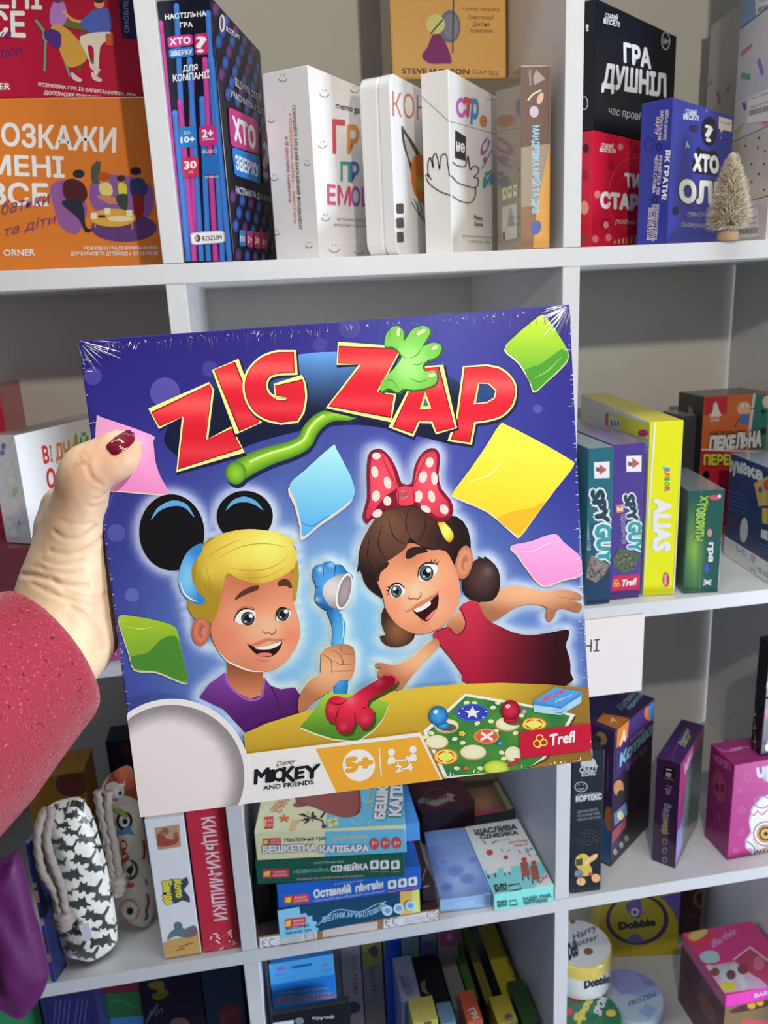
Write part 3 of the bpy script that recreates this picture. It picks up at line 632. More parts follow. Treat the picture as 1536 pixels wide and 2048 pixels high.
# bright yellow junior word game: lid and inner tray
A, B = onz(1285.5, 1192.5, Z2), onz(1349, 1188.5, Z2)
b = Box('word_game_box', 'tall yellow junior word game box with white inner edges', 'word game box', A, B, (1309, 844), .235, {'F': (240, 228, 30), 'T': (205, 195, 60), 'L': (240, 240, 240), 'R': (238, 238, 236)}, G2, wl=212)
b.on('F', 1100, 500, 2.7315)
for ch, y, c in zip('JUNIOR', (1180, 1203, 1232, 1248, 1268, 1296), ((70, 160, 205), (205, 60, 90), (225, 140, 50), (70, 160, 90), (95, 160, 60), (200, 70, 150))):
    b.text(ch, (628, y), (626, y+22 if ch != 'I' else y+8), (656, y), c, .05)
b.text('ALIAS', (572, 1365), (566, 1640), (660, 1355), (245, 245, 240), .07, it=.12)
b.ell(634, 1800, 18, 40, (190, 50, 95)); b.text('tactic', (626, 1770), (624, 1830), (642, 1770), WH, .02)
b.line([(572, 945), (503, 1890)], 12, (240, 240, 236)); b.line([(750, 935), (678, 1880)], 16, (238, 238, 236))
b.on('L', 1100, 500, 2.7315)
b.poly([(320, 885), (570, 960), (560, 1050), (310, 960)], (232, 218, 40)); b.poly([(306, 890), (322, 893), (318, 965), (302, 955)], (190, 50, 60)); b.ell(510, 1000, 28, 20, (190, 50, 95)); b.poly([(325, 905), (385, 925), (385, 985), (322, 965)], (235, 235, 235))
for x in (335, 352, 370): b.rect(x, 930, x+8, 962, (60, 60, 90))
done(b)
b = Box('small_card_game_box', 'short green card game box with a glowing yellow-green title', 'card game box',
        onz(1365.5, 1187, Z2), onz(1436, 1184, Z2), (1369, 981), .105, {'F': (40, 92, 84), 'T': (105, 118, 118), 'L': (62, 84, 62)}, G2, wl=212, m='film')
b.on('F', 1100, 500, 2.7315)
b.poly([(725, 1320), (960, 1310), (940, 1860), (715, 1880)], (0, 0, 0), grad=lambda x, y: mix((40, 86, 80), (150, 185, 70), max(0, 1-abs(x-785)/75)*max(0, 1-abs(y-1640)/290)), step=30)
b.text('ХТО', (822, 1345), (815, 1430), (862, 1345), (150, 195, 70), .06, out=((35, 70, 50), .09)); b.text('ГОВОРИТЬ?', (805, 1390), (790, 1590), (850, 1390), (160, 200, 80), .06, out=((35, 70, 50), .09))
b.ell(900, 1352, 32, 14, (200, 80, 110)); b.ell(925, 1345, 10, 9, (225, 200, 200)); b.ell(872, 1545, 14, 22, (190, 140, 140)); b.ell(855, 1740, 14, 26, (70, 90, 180)); b.text('гра', (868, 1600), (866, 1700), (898, 1600), (225, 230, 230), .05); b.text('Ж', (842, 1800), (838, 1830), (880, 1800), (225, 230, 230), .05)
b.line([(825, 1310), (815, 1880)], 3, (110, 145, 140))
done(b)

# large boxes at the back and the stack in the right corner
P = ony(1402, 900, .185, Z2); Q = ony(1600, 900, .185, Z2)
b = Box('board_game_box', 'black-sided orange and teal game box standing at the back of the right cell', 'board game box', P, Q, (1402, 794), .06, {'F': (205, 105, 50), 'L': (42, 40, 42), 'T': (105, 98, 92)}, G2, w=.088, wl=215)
b.on('F', 1100, 500, 2.7315)
b.poly([(1105, 780), (1300, 780), (1300, 1085), (1075, 1085)], (50, 120, 112)); b.line([(1117, 785), (1078, 1085)], 14, (225, 205, 190))
b.poly([(845, 800), (970, 798), (965, 895), (840, 900)], (195, 40, 55)); b.poly([(890, 870), (895, 840), (885, 860), (905, 828), (925, 860), (915, 845), (925, 880), (940, 905), (880, 910)], (235, 215, 205)); b.text('CRAZY', (870, 915), (930, 912), (870, 895), WH, .03); b.text('KONG', (878, 938), (925, 935), (878, 920), WH, .03)
b.ell(1060, 868, 38, 40, (232, 180, 140)); b.rect(1035, 895, 1085, 952, (60, 120, 190)); b.ell(1052, 850, 9, 10, WH); b.ell(1078, 848, 9, 10, WH); b.line([(1035, 920), (1015, 950), (1012, 975)], 5, (50, 30, 30)); b.line([(1090, 870), (1130, 860)], 5, (50, 40, 35))
b.ell(1190, 830, 30, 36, (225, 200, 190)); b.poly([(1150, 870), (1185, 880), (1160, 900)], (30, 40, 40)); b.ell(1165, 990, 16, 20, (30, 40, 40))
b.text('КАРТКОВА ГРА', (875, 1005), (1060, 1000), (875, 990), (60, 35, 30), .02)
b.text('ПЕКЕ', (870, 1088), (1005, 1082), (878, 1020), (240, 236, 230), .08, out=((40, 30, 30), .08)); b.text('ЛЬНА', (1015, 1082), (1150, 1068), (1020, 1005), (240, 236, 230), .08, out=((40, 30, 30), .08))
b.rect(805, 1088, 1300, 1096, (235, 215, 205)); b.poly([(805, 1096), (1300, 1096), (1300, 1500), (795, 1500)], (190, 40, 60)); b.text('ПЕРЕГРА', (840, 1172), (1080, 1172), (842, 1118), (215, 205, 60), .06, out=((30, 25, 30), .07)); b.ell(852, 1228, 18, 22, (25, 22, 25))
b.on('L', 1100, 500, 2.7315)
b.text('ПЕКЕЛЬНА', (762, 1000), (748, 1210), (785, 1005), (150, 140, 60), .02); b.poly([(752, 920), (760, 850), (780, 860), (790, 915), (775, 930)], (120, 116, 114))
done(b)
b = Box('game_carton', 'grey-lidded box behind the tall yellow box', 'game carton', ony(1362, 900, .20, Z2), ony(1398, 900, .20, Z2), hz(ony(1362, 900, .20, Z2), 1362, 832)-Z2, .05, {'F': (70, 70, 72), 'T': (150, 148, 142)}, G2, wl=215); done(b)
A, B = onz(1446, 1108, Z2), onz(1546, 1174, Z2)
b = Box('game_carton', 'white carton with small print at the bottom of the right corner stack', 'game carton', A, B, (1446, 1073), .10, {'F': (205, 205, 205)}, G2, wl=205, m='film')
b.on('F', 1100, 500, 2.7315)
b.text('СЕ', (1018, 1640), (1070, 1672), (1018, 1600), (70, 70, 72), .0); b.ell(1110, 1680, 14, 28, (190, 150, 160)); b.text('№14', (1095, 1752), (1125, 1770), (1095, 1730), (90, 90, 95), .0)
sticker(b, 'price_label', 'F', [(1130, 1670), (1191, 1706), (1191, 1815), (1125, 1772)], (232, 232, 232), lambda q: (barcode(q, 1135, 1728, 60, 30, .62),), 'white barcode label')
done(b); zt = b.top+.0006
A2, B2 = A.copy()+np.array((.001, 0, 0)), B.copy()+np.array((.001, 0, 0)); A2[2] = B2[2] = zt
b = Box('board_game_box', 'navy quiz box with a pale wavy title on the right corner stack', 'board game box', A2, B2, (1431, 905), .105, {'F': (26, 48, 100), 'T': (130, 140, 150)}, G2, wl=205, m='film')
b.on('F', 1100, 500, 2.7315)
b.text('Розума', (925, 1195), (1075, 1225), (918, 1120), (205, 220, 225), .05, it=.1); b.text('ка', (1085, 1235), (1160, 1262), (1080, 1165), (205, 220, 225), .05)
b.poly([(1115, 1275), (1191, 1235), (1191, 1395), (1140, 1400)], (200, 165, 90), 0); b.ell(1150, 1310, 12, 18, (70, 90, 130)); b.ell(1185, 1285, 18, 30, (190, 70, 80))
b.ell(1060, 1530, 22, 68, (190, 200, 195), 3); b.ell(1000, 1490, 26, 40, (70, 40, 80)); b.poly([(1160, 1410), (1191, 1412), (1191, 1500), (1160, 1490)], (225, 180, 60)); b.poly([(1155, 1525), (1191, 1535), (1191, 1590), (1152, 1570)], (215, 215, 215))
for i in range(5): b.line([(940, 1300+i*22), (1080, 1345+i*24)], 4, (70, 95, 145), up=False)
for i in range(3): b.line([(1135, 1600+i*20), (1191, 1620+i*21)], 5, (70, 90, 140), up=False)
sticker(b, 'price_label', 'F', [(1165, 985), (1250, 1010), (1250, 1065), (1160, 1040)], (215, 215, 212))
done(b)

# ------------------------------------------------------------------ second row, left cell
A = ony(66, 1089, .045); B = ony(262, 1050, .17, A[2])
lo = Box('game_box', 'maroon game box lying under the white drawing game, behind the wrist', 'board game box', ony(-30, 1150, .04, Z2), ony(245, 1145, .04, Z2), A[2]-Z2-.0006, .17, (92, 42, 48), G2, wl=190)
lo.on('F'); lo.text('гра', (55, 1172), (75, 1165), (40, 1140), (160, 80, 60), .03); done(lo)
b = Box('drawing_game_box', 'white game box with orange and green letters, behind the thumb', 'board game box', A, B, (29, 871), (14, 1089), {'F': (232, 230, 230), 'T': (205, 195, 195), 'L': (214, 210, 212)}, G2, wl=222, m='film')
b.on('F', 0, 820, 3.938)
for s, bl, br, tl, c in (('В', (348, 418), (390, 410), (330, 290), (205, 60, 50)), ('І', (402, 405), (415, 403), (388, 285), (215, 85, 50)), ('Д', (445, 392), (500, 380), (432, 272), (222, 120, 50)), ('Ч', (505, 380), (552, 368), (495, 258), (225, 150, 50)), ('Й', (640, 340), (700, 325), (630, 220), (110, 170, 80)), ('О', (375, 615), (440, 605), (362, 470), (205, 60, 50)), ('Д', (470, 590), (560, 575), (462, 450), (222, 120, 50)), ('АЙ', (580, 570), (720, 545), (570, 430), (150, 180, 80))):
    b.text(s, bl, br, tl, c, .04)
b.poly([(595, 172), (640, 340), (560, 355)], (170, 180, 60)); b.line([(570, 300), (625, 292)], 8, (232, 230, 230)); b.line([(565, 330), (632, 322)], 8, (232, 230, 230)); b.poly([(595, 172), (608, 220), (582, 224)], (120, 165, 80))
b.on('L', 0, 820, 3.938)
b.ell(28, 285, 18, 26, (110, 90, 170)); b.ell(20, 335, 20, 20, (120, 95, 175)); b.ell(118, 640, 16, 40, (160, 200, 150), 15)
for x, y in ((60, 430), (90, 560), (40, 700), (150, 850), (110, 960), (70, 900)): b.line(ellipse(x, y, 42, 55, 20), 2.5, (185, 180, 186), closed=True)
b.ell(150, 885, 8, 12, (150, 130, 150))
done(b)
r = Box('game_box', 'red game box whose side shows at the left picture edge, middle row', 'board game box', ony(-70, 860, .20, Z2), ony(12, 862, .20, Z2), hz(ony(12, 862, .20, Z2), 4, 772)-Z2, .08, (190, 40, 70), G2, wl=215, m='film'); done(r)
pb = Box('game_box', 'pink game box low behind the wrist beside the shelf post', 'board game box', onz(150, 1331, Z2), onz(270, 1318, Z2), hz(onz(150, 1331, Z2), 152, 1294)-Z2, .03, (150, 62, 112), G2, wl=180); pb.on('F'); pb.line([(222, 1300), (232, 1310), (228, 1295)], 2, (200, 150, 180)); done(pb)

# ------------------------------------------------------------------ third row, right cell
G3 = 'games on the lower right shelf'
b = Box('slim_card_game_box', 'tall black card game box with a small cartoon robot, beside the shelf post', 'card game box',
        onz(1140.5, 1787.5, Z3), onz(1201, 1779.5, Z3), hz(onz(1201, 1779.5, Z3), 1213, 1500)-Z3, .045, {'F': (32, 38, 44), 'T': (28, 30, 36)}, G3, wl=202)
b.on('F', 1100, 1180, 3.303)
LG = (170, 175, 178)
b.poly([(205, 1165), (215, 1120), (245, 1110), (290, 1115), (305, 1150), (300, 1165)], LG, 2); b.text('CRAZY', (195, 1208), (315, 1195), (195, 1170), LG, .04); b.text('KONG', (210, 1232), (298, 1222), (210, 1203), LG, .04)
b.line(ellipse(205, 1300, 40, 32), 5, LG, closed=True); b.line([(185, 1290), (195, 1288)], 4, LG); b.line([(215, 1288), (225, 1285)], 4, LG); b.line([(185, 1310), (205, 1318), (228, 1305)], 4, LG)
b.text('КОРТЕКС', (172, 1398), (340, 1380), (172, 1362), (190, 194, 196), .06); b.line([(180, 1350), (330, 1335)], 2, LG)
for i, (t, x) in enumerate((('ДОЗНАЙСЯ,', 318), ('НАСКІЛЬКИ ТВІЙ', 325), ('МОЗОК КРУТИЙ', 332))): b.text(t, (180, 1475+i*26), (x, 1455+i*26), (180, 1458+i*26), (140, 145, 150), .0)
for i in range(16):
    a = i*2.4; r = 12+i*3.6; b.line([(250+r*math.cos(a)*1.2, 1640+r*math.sin(a)*.9), (250+r*math.cos(a+.9)*1.2, 1640+r*math.sin(a+.9)*.9)], 2, (90, 96, 104), up=False)
b.ell(215, 1795, 50, 55, (200, 165, 80), 10); b.poly([(168, 1780), (215, 1770), (215, 1815), (172, 1822)], (70, 70, 60)); b.line([(245, 1790), (225, 1840)], 9, (205, 205, 200)); b.poly([(250, 1770), (305, 1740), (312, 1760), (290, 1785), (255, 1800)], (215, 170, 120), 3)
b.poly([(190, 1840), (260, 1815), (275, 1870), (220, 1890)], (190, 170, 70), 3); b.poly([(170, 1850), (215, 1855), (215, 1895), (165, 1890)], (95, 130, 150), 2); b.line([(200, 1880), (190, 1910)], 20, (170, 60, 90)); b.line([(255, 1870), (295, 1890)], 20, (170, 60, 90)); b.ell(205, 1925, 30, 26, (210, 165, 110)); b.ell(302, 1902, 28, 28, (210, 160, 110))
b.line([(205, 1400), (200, 2000)], 2, (60, 66, 72))
done(b)
b = Box('adventure_game_box', 'big purple adventure game box with an orange corner badge', 'board game box',
        onz(1221, 1734, Z3), onz(1297, 1652, Z3), (1233, 1463), .075, {'F': (50, 34, 62), 'L': (62, 42, 92), 'T': (58, 40, 84)}, G3, wl=222)
b.on('F', 1100, 1180, 3.303)
b.poly([(440, 940), (705, 690), (700, 900), (430, 1260)], (70, 45, 105)); b.poly([(445, 920), (522, 850), (512, 975), (440, 1045)], (215, 125, 45)); b.text('A', (462, 1030), (500, 990), (470, 940), (235, 205, 180), .05)
b.text('Котики', (462, 1165), (690, 925), (468, 1085), (130, 180, 195), .06, out=((50, 40, 90), .05)); b.text('проти всіх', (500, 1195), (640, 1060), (500, 1140), (120, 90, 130), .03); b.text('пригоди', (530, 1010), (620, 930), (530, 985), (180, 160, 180), .02)
b.ell(655, 815, 34, 50, (205, 120, 60)); b.ell(680, 800, 30, 60, (70, 130, 185)); b.ell(455, 1310, 36, 55, (190, 130, 80)); b.ell(470, 1360, 30, 40, (50, 45, 50)); b.poly([(420, 1480), (500, 1400), (510, 1480), (425, 1560)], (90, 120, 150)); b.ell(465, 1490, 20, 30, (205, 185, 140)); b.poly([(480, 1260), (680, 1040), (680, 1500), (430, 1760), (520, 1500)], (42, 34, 42), 2)
b.poly([(408, 1600), (500, 1500), (500, 1560), (405, 1680)], (140, 70, 70), 0)
for x, y in ((430, 1730), (470, 1685), (505, 1640)): b.ell(x, y, 15, 22, (165, 150, 165), n=10)
b.on('L', 1100, 1180, 3.303)
b.ell(340, 980, 36, 46, (180, 140, 90), -25); b.ell(320, 985, 16, 26, (70, 50, 60), -25); b.poly([(350, 1500), (400, 1560), (398, 1820), (340, 1780)], (60, 110, 160)); b.poly([(375, 1430), (405, 1450), (400, 1600), (360, 1520)], (190, 120, 60), 2); b.line([(385, 1100), (380, 1320)], 12, (110, 70, 120), sm=0)
b.on('T', 1100, 1180, 3.303)
b.poly([(310, 870), (350, 815), (525, 850), (450, 925)], (205, 120, 50)); b.text('Котики', (475, 800), (570, 690), (440, 770), (120, 140, 150), .04); b.text('проти', (530, 790), (620, 690), (500, 780), (130, 175, 185), .04); b.text('A', (400, 880), (440, 870), (390, 850), (235, 205, 180), .05)
done(b)
b = Box('slim_game_box', 'slim purple and pink game box turned edge-on, between two larger boxes', 'card game box',
        onz(1350, 1737, Z3), onz(1396, 1646, Z3), (1363, 1528), (1303, 1722), {'F': (150, 52, 120), 'L': (62, 28, 78), 'T': (64, 32, 88)}, G3, wl=222, m='film')
b.on('F', 1100, 1180, 3.303)
b.poly([(870, 1150), (1020, 860), (1015, 950), (905, 1180), (830, 1600), (825, 1835)], (185, 55, 115)); b.poly([(910, 1190), (1010, 990), (975, 1530), (850, 1790), (880, 1500)], (70, 90, 85), grad=lambda x, y: mix((60, 70, 75), (95, 130, 110), max(0, 1-abs(y-1350)/300)), step=30); b.poly([(835, 1620), (880, 1500), (870, 1700), (826, 1835)], (120, 120, 185))
b.text('Ведмеді', (890, 1220), (945, 1070), (888, 1160), (215, 190, 215), .03)
b.on('L', 1100, 1180, 3.303)
b.rrect([(752, 1165), (828, 1180), (820, 1255), (745, 1238)], .15, (20, 18, 24)); b.text('18', (768, 1180), (766, 1232), (805, 1188), (205, 200, 205), .02); b.line([(750, 1240), (820, 1255)], 4, (190, 150, 70))
b.text('Гра', (770, 1290), (766, 1345), (805, 1298), (165, 130, 175), .03); b.text('Ведмеді', (755, 1410), (740, 1600), (800, 1420), (150, 150, 170), .04); b.text('в лісі', (755, 1520), (745, 1610), (785, 1525), (190, 190, 70), .03)
for y in (1660, 1720, 1780): b.ell(758, y, 20, 24, (130, 120, 140), n=8); b.ell(758, y+4, 10, 12, (50, 40, 60), n=8)
b.on('T', 1100, 1180, 3.303); b.text('Ведмеді', (870, 1030), (920, 930), (850, 1010), (150, 175, 175), .04); b.text('лісу', (890, 1040), (930, 960), (875, 1030), (185, 190, 80), .04); b.line([(800, 1120), (880, 930)], 3, (130, 90, 140))
done(b)
MG = (178, 52, 128)
b = Box('craft_box', 'magenta box with an ornate skull drawing, under the black boxes', 'craft set box',
        onz(1454, 1720.5, Z3), onz(1552, 1701, Z3), (1472, 1531), (1409, 1661), {'F': MG, 'L': (142, 40, 104), 'T': (150, 48, 110)}, G3, w=.10, wl=222)
b.on('F', 1100, 1180, 3.303)
b.text('ЧЕРЕП', (1375, 1270), (1640, 1230), (1368, 1180), (205, 205, 215), .07)
sk = [(1440, 1350), (1390, 1370), (1330, 1440), (1312, 1530), (1325, 1600), (1290, 1650), (1290, 1700), (1330, 1740), (1380, 1760), (1480, 1755), (1560, 1740), (1560, 1350)]
b.poly(sk, (190, 180, 190), 0); b.poly([(x+10 if x < 1440 else x, y+8) for x, y in sk], (228, 222, 220))
b.ell(1425, 1610, 62, 62, (190, 140, 70)); b.ell(1425, 1610, 46, 46, (70, 50, 40)); b.ell(1425, 1610, 34, 34, (205, 165, 70)); b.ell(1425, 1610, 14, 14, (30, 25, 25)); b.line(ellipse(1425, 1610, 80, 80), 8, (120, 90, 130), closed=True)
b.line([(1320, 1470), (1345, 1490), (1370, 1460), (1400, 1485), (1440, 1450)], 6, (170, 90, 70)); b.line(ellipse(1400, 1400, 50, 40), 8, (150, 120, 160), closed=True); b.line([(1300, 1660), (1350, 1700), (1345, 1750)], 10, (90, 140, 190), sm=3); b.line([(1335, 1640), (1375, 1700)], 7, (225, 160, 60)); b.line([(1350, 1740), (1440, 1700)], 7, (205, 90, 60))
for i in range(4): b.line([(1355+i*24, 1755), (1372+i*24, 1715)], 8, (40, 36, 40), up=False)
PL = (205, 110, 165)
for x, y, r in ((1300, 1235, 26), (1262, 1450, 22), (1250, 1325, 14), (1260, 1600, 22), (1225, 1720, 18), (1320, 1720, 14)): b.line(ellipse(x, y, r, r, n=10), 4, PL, closed=True); b.line(ellipse(x, y, r*.45, r*.45, n=8), 4, PL, closed=True)
b.on('L', 1100, 1180, 3.303); b.ell(1120, 1300, 42, 110, (165, 70, 110), -8); b.ell(1105, 1300, 14, 30, (110, 30, 80)); b.ell(1140, 1310, 12, 30, (110, 30, 80)); b.text('ЧЕРЕП', (1085, 1130), (1190, 1190), (1082, 1085), (190, 110, 160), .05); b.line([(1090, 1550), (1110, 1470), (1130, 1560)], 5, (180, 90, 150))
b.on('T', 1100, 1180, 3.303); b.line([(1100, 1050), (1180, 1070), (1270, 1040), (1350, 1050)], 4, (200, 130, 175), sm=3); b.text('скарби', (1190, 1070), (1270, 1055), (1185, 1045), (205, 150, 185), .02)
done(b); zt = b.top+.0006
for i, (yt, lab) in enumerate(((1394, 'black gift box with pink letters directly on the magenta box'), (1281, 'black gift box topmost in the pile over the magenta box'))):
    A, B = onz(1520, 1512, zt), onz(1590, 1500, zt)
    if i: A, B = A0.copy(), B0.copy(); A[2] = B[2] = zt
    A0, B0 = A, B
    q = Box('gift_box', lab, 'gift box', A, B, hz(A, 1520, yt)-zt-.0006, (1500, 1500), {'F': (58, 62, 70), 'L': (24, 23, 26), 'T': (30, 30, 34)}, 'black boxes on the magenta box', wl=222, bev=.0012)
    q.on('F', 1100, 1180, 3.303); o = 0 if i else 385
    q.text('Я ТЕБЕ', (1425, 470+o), (1560, 445+o), (1422, 405+o), (205, 60, 110), .06); q.ell(1438, 630+o, 24, 22, (205, 60, 110)); q.text('люблю', (1450, 660+o), (1560, 640+o), (1450, 610+o), (215, 90, 140), .04)
    if not i: q.ell(1435, 1040, 14, 26, (225, 225, 225)); q.ell(1420, 1010, 12, 16, (30, 28, 30))
    q.on('L', 1100, 1180, 3.303)
    for k in range(4): yy = 370+o+k*88; q.line([(1350, yy), (1356, yy+62)], [3, 10, 14, 3], (150, 135, 138)); q.ell(1352, yy+70, 10, 9, (150, 135, 138))
    done(q); zt = q.top+.0006
# paper sign taped under the middle shelf
A, B = ony(1135, 1392, -.0012), ony(1283, 1381, -.0012); zt = Z2-T+.004
b = Box('paper_sign', 'pinkish paper sign with two black letters hanging under the middle shelf edge', 'paper sign', (A[0], -.0012, B[2]), (B[0], -.0012, B[2]), zt-B[2], .0006, (228, 212, 208), None, wl=214, m='paper', bev=.0001)
b.on('F', 1100, 1180, 3.303); b.text('НАСТІЛЬНІ', (-290, 455), (325, 405), (-285, 372), (62, 58, 58), -.005)
done(b)
# ------------------------------------------------------------------ third row, middle cell: lying boxes
G4 = 'boxes lying in the lower middle cell'
R = (190, 50, 60)
def logo(b, x0, y0, x1, y1, sk=0):
    b.quad([(x0, y0+sk), (x1, y0), (x1, y1), (x0, y1+sk)], R); w = x1-x0
    b.quad([(x0+w*.06, y0+sk+(y1-y0)*.25), (x0+w*.3, y0+sk*.8+(y1-y0)*.15), (x0+w*.26, y1+sk*.8-(y1-y0)*.15), (x0+w*.03, y1+sk-(y1-y0)*.2)], (225, 180, 70))
    b.text('RANOK', (x0+w*.42, (y0+y1)/2+sk*.5), (x1-w*.08, (y0+y1)/2), (x0+w*.42, y0+sk*.5+(y1-y0)*.2), WH, .0); b.text('CREATIVE', (x0+w*.38, y1+sk*.5-(y1-y0)*.12), (x1-w*.05, y1-(y1-y0)*.14), (x0+w*.38, (y0+y1)/2+sk*.5+(y1-y0)*.12), WH, .0)
KR = (150, 112, 72)
A, B = onz(518, 1897, Z3), onz(879.5, 1840, Z3)
b = Box('game_box', 'flat kraft-edged game box at the bottom of the lying stack, with conformity marks', 'board game box', A, B, (519, 1873), .20, {'F': KR, 'T': (60, 48, 46)}, G4, wl=200)
b.on('F', 480, 1500, 2.327); ze = b.top+.0006
for x0, y0, x1, y1 in ((92, 876, 358, 838), (668, 788, 922, 744)):
    b.quad([(x0, y0), (x1, y1), (x1, y1+44), (x0, y0+46)], (222, 216, 210))
b.quad([(385, 832), (640, 798), (640, 838), (385, 872)], (200, 190, 182))
for x, y in ((118, 900), (152, 895), (692, 802), (726, 797)): b.line(ellipse(x, y, 15, 17, 0, 10, 60, 300), 3.5, (75, 70, 70))
for x, y in ((118, 900), (692, 802)): b.line([(x-14, y), (x, y-1)], 3, (75, 70, 70))
for x, y in ((185, 878), (765, 785)):
    for i in range(4): b.line([(x, y+i*9), (x+105, y-12+i*9)], 2, (140, 134, 132), up=False)
for x, y in ((325, 868), (895, 768)): b.line(ellipse(x, y, 24, 20), 4, (165, 115, 100), closed=True); b.line(ellipse(x, y, 12, 10), 3, (165, 115, 100), closed=True)
done(b)
def lying(name, label, a, c, tl, d, cols, z, wl=195, m='gloss', cat='board game box', **k):
    return Box(name, label, cat, onz(*a, z), onz(*c, z), (tl[0], tl[1]) if isinstance(tl, tuple) else tl, d, cols, G4, wl=wl, m=m, **k)
# fishing game
b = lying('board_game_box', 'dark teal fishing game box with pale blue ends, just above the kraft box', (560, 1878), (841, 1824), (555, 1821), .17, {'F': (22, 66, 92), 'T': (30, 60, 84)}, ze)
b.on('F', 480, 1500, 2.327)
b.poly([(170, 745), (275, 728), (282, 765), (305, 758), (318, 775), (335, 770), (338, 795), (360, 800), (350, 825), (368, 830), (360, 850), (185, 882)], (120, 178, 205), 0)
b.poly([(745, 660), (800, 655), (800, 762), (745, 770)], (222, 165, 80)); b.poly([(800, 655), (846, 645), (844, 760), (800, 765)], (235, 205, 110))
logo(b, 208, 775, 306, 818, 12); b.text('настільна', (215, 838), (320, 822), (214, 820), (50, 80, 110), .02); b.text('весела гра', (215, 860), (330, 842), (214, 844), (50, 80, 110), .02)
b.line([(362, 815), (420, 760), (470, 742), (560, 752), (640, 715), (680, 705)], 4, (150, 185, 205), sm=4)
for i, (ch, x, y) in enumerate(zip('ВЕЛИКА', (385, 408, 430, 453, 476, 498), (802, 794, 788, 782, 779, 778))): b.text(ch, (x, y), (x+17, y-3), (x-1, y-25), (130, 170, 195), .04)
for i, (ch, x, y) in enumerate(zip('РИБОЛОВЛЯ', (518, 536, 554, 572, 590, 607, 624, 640, 655), (775, 778, 778, 776, 772, 766, 758, 750, 742))): b.text(ch, (x, y), (x+14, y-4), (x-1, y-24), (130, 170, 195), .04)
b.poly([(640, 715), (680, 702), (668, 712), (685, 720), (660, 718)], (150, 185, 205))
for x, y in ((685, 745), (738, 735), (792, 722)): b.ell(x, y, 25, 24, (165, 195, 235)); b.ell(x, y, 14, 12, (110, 140, 190))
done(b); z = b.top+.0006
# penguin game
b = lying('board_game_box', 'bright blue penguin game box in the middle of the lying stack', (557, 1817), (842, 1778), (552, 1771), .18, {'F': (30, 88, 175), 'T': (35, 85, 160)}, z)
b.on('F', 480, 1500, 2.327)
logo(b, 205, 668, 322, 708, 10); b.text('Останній', (345, 688), (515, 662), (343, 652), (205, 225, 238), .05, out=((60, 110, 170), .06)); b.text('пінгвін', (540, 660), (665, 640), (538, 626), (205, 225, 238), .05, out=((60, 110, 170), .06))
b.text('настільна гра', (440, 628), (570, 610), (440, 618), (150, 185, 225), .0); b.text('Нові виклики для усієї родини, хто останній!', (345, 706), (675, 660), (344, 696), (215, 175, 200), .0)
for x in (687, 735, 783): b.rrect([(x, 608-(x-687)*.15), (x+40, 602-(x-687)*.15), (x+42, 642-(x-687)*.15), (x+1, 648-(x-687)*.15)], .2, (215, 225, 235)); b.ell(x+20, 625-(x-687)*.15, 8, 11, (50, 80, 140)); b.line([(x, 660-(x-687)*.17), (x+42, 654-(x-687)*.17)], 5, (200, 80, 95))
done(b); z = b.top+.0006
bb = Box('game_box', 'blue game box with red print jutting out behind the green box', 'board game box', ony(800, 1745, .03, z), ony(842, 1733, .03, z), hz(ony(800, 1745, .03, z), 806, 1650)-z, .12, {'F': (70, 130, 185)}, G4, wl=195)
bb.on('F', 480, 1500, 2.327); bb.text('ГРА', (790, 500), (800, 420), (815, 505), R, .04); bb.line([(770, 540), (835, 520)], 5, WH); bb.ell(802, 515, 10, 14, (190, 60, 80))
# green family game
b = lying('board_game_box', 'dark green family game box under the capybara game', (515, 1769), (810, 1753), (513, 1721), .028, {'F': (28, 82, 66), 'T': (30, 70, 60)}, z, w=None)
b.D = .17
b.on('F', 480, 1500, 2.327)
logo(b, 105, 552, 228, 592, 4); b.text('НЕЗВИЧАЙНА', (250, 575), (415, 565), (250, 558), (120, 155, 150), .02); b.text('СІМЕЙКА', (425, 566), (596, 554), (424, 540), (230, 230, 225), .06, out=((20, 40, 40), .05))
b.text('настільна гра', (345, 530), (482, 523), (345, 518), (160, 180, 175), .0); b.text('Правила гри швидкі для всієї родини', (265, 605), (575, 588), (265, 595), (205, 160, 160), .0)
for x in (605, 652, 702): b.rrect([(x, 515), (x+40, 511), (x+42, 552), (x+1, 556)], .2, (215, 222, 215)); b.ell(x+20, 533, 9, 12, (60, 90, 80)); b.line([(x, 568), (x+40, 562)], 5, (200, 80, 85))
dz = b.top; done(b); done(bb); z = max(dz, 0)+.0006
# capybara game on top
b = lying('board_game_box', 'sand and sky-blue capybara game box, topmost of the lying stack', (514, 1721), (813, 1705), (510, 1665), .19, {'F': (216, 200, 160), 'T': (222, 206, 165), 'R': (96, 168, 195)}, z)
b.on('F', 480, 1500, 2.327)
b.poly([(395, 380), (790, 365), (780, 485), (395, 500)], (98, 172, 200))
logo(b, 106, 408, 190, 440, 4); b.text('Настільна гра', (208, 428), (398, 418), (208, 408), (70, 66, 66), .02); b.text('Гра, яка зробить вас щасливими', (425, 420), (590, 408), (425, 402), (200, 195, 130), .03)
b.text('БЕШКЕТНА', (108, 478), (355, 468), (106, 448), (238, 235, 228), .07, out=((90, 75, 65), .06)); b.text('КАПІБАРА', (372, 476), (598, 472), (372, 446), (238, 235, 228), .07, out=((70, 90, 105), .06))
for x in (626, 678, 730): b.ell(x, 436-(x-626)*.05, 22, 28, (190, 75, 75)); b.text('5+', (x-12, 440), (x+12, 438), (x-12, 425), WH, .02)
b.on('T', 480, 1500, 2.327)
b.poly([(395, 380), (405, 300), (440, 120), (800, 60), (785, 372)], (98, 172, 200), 0)
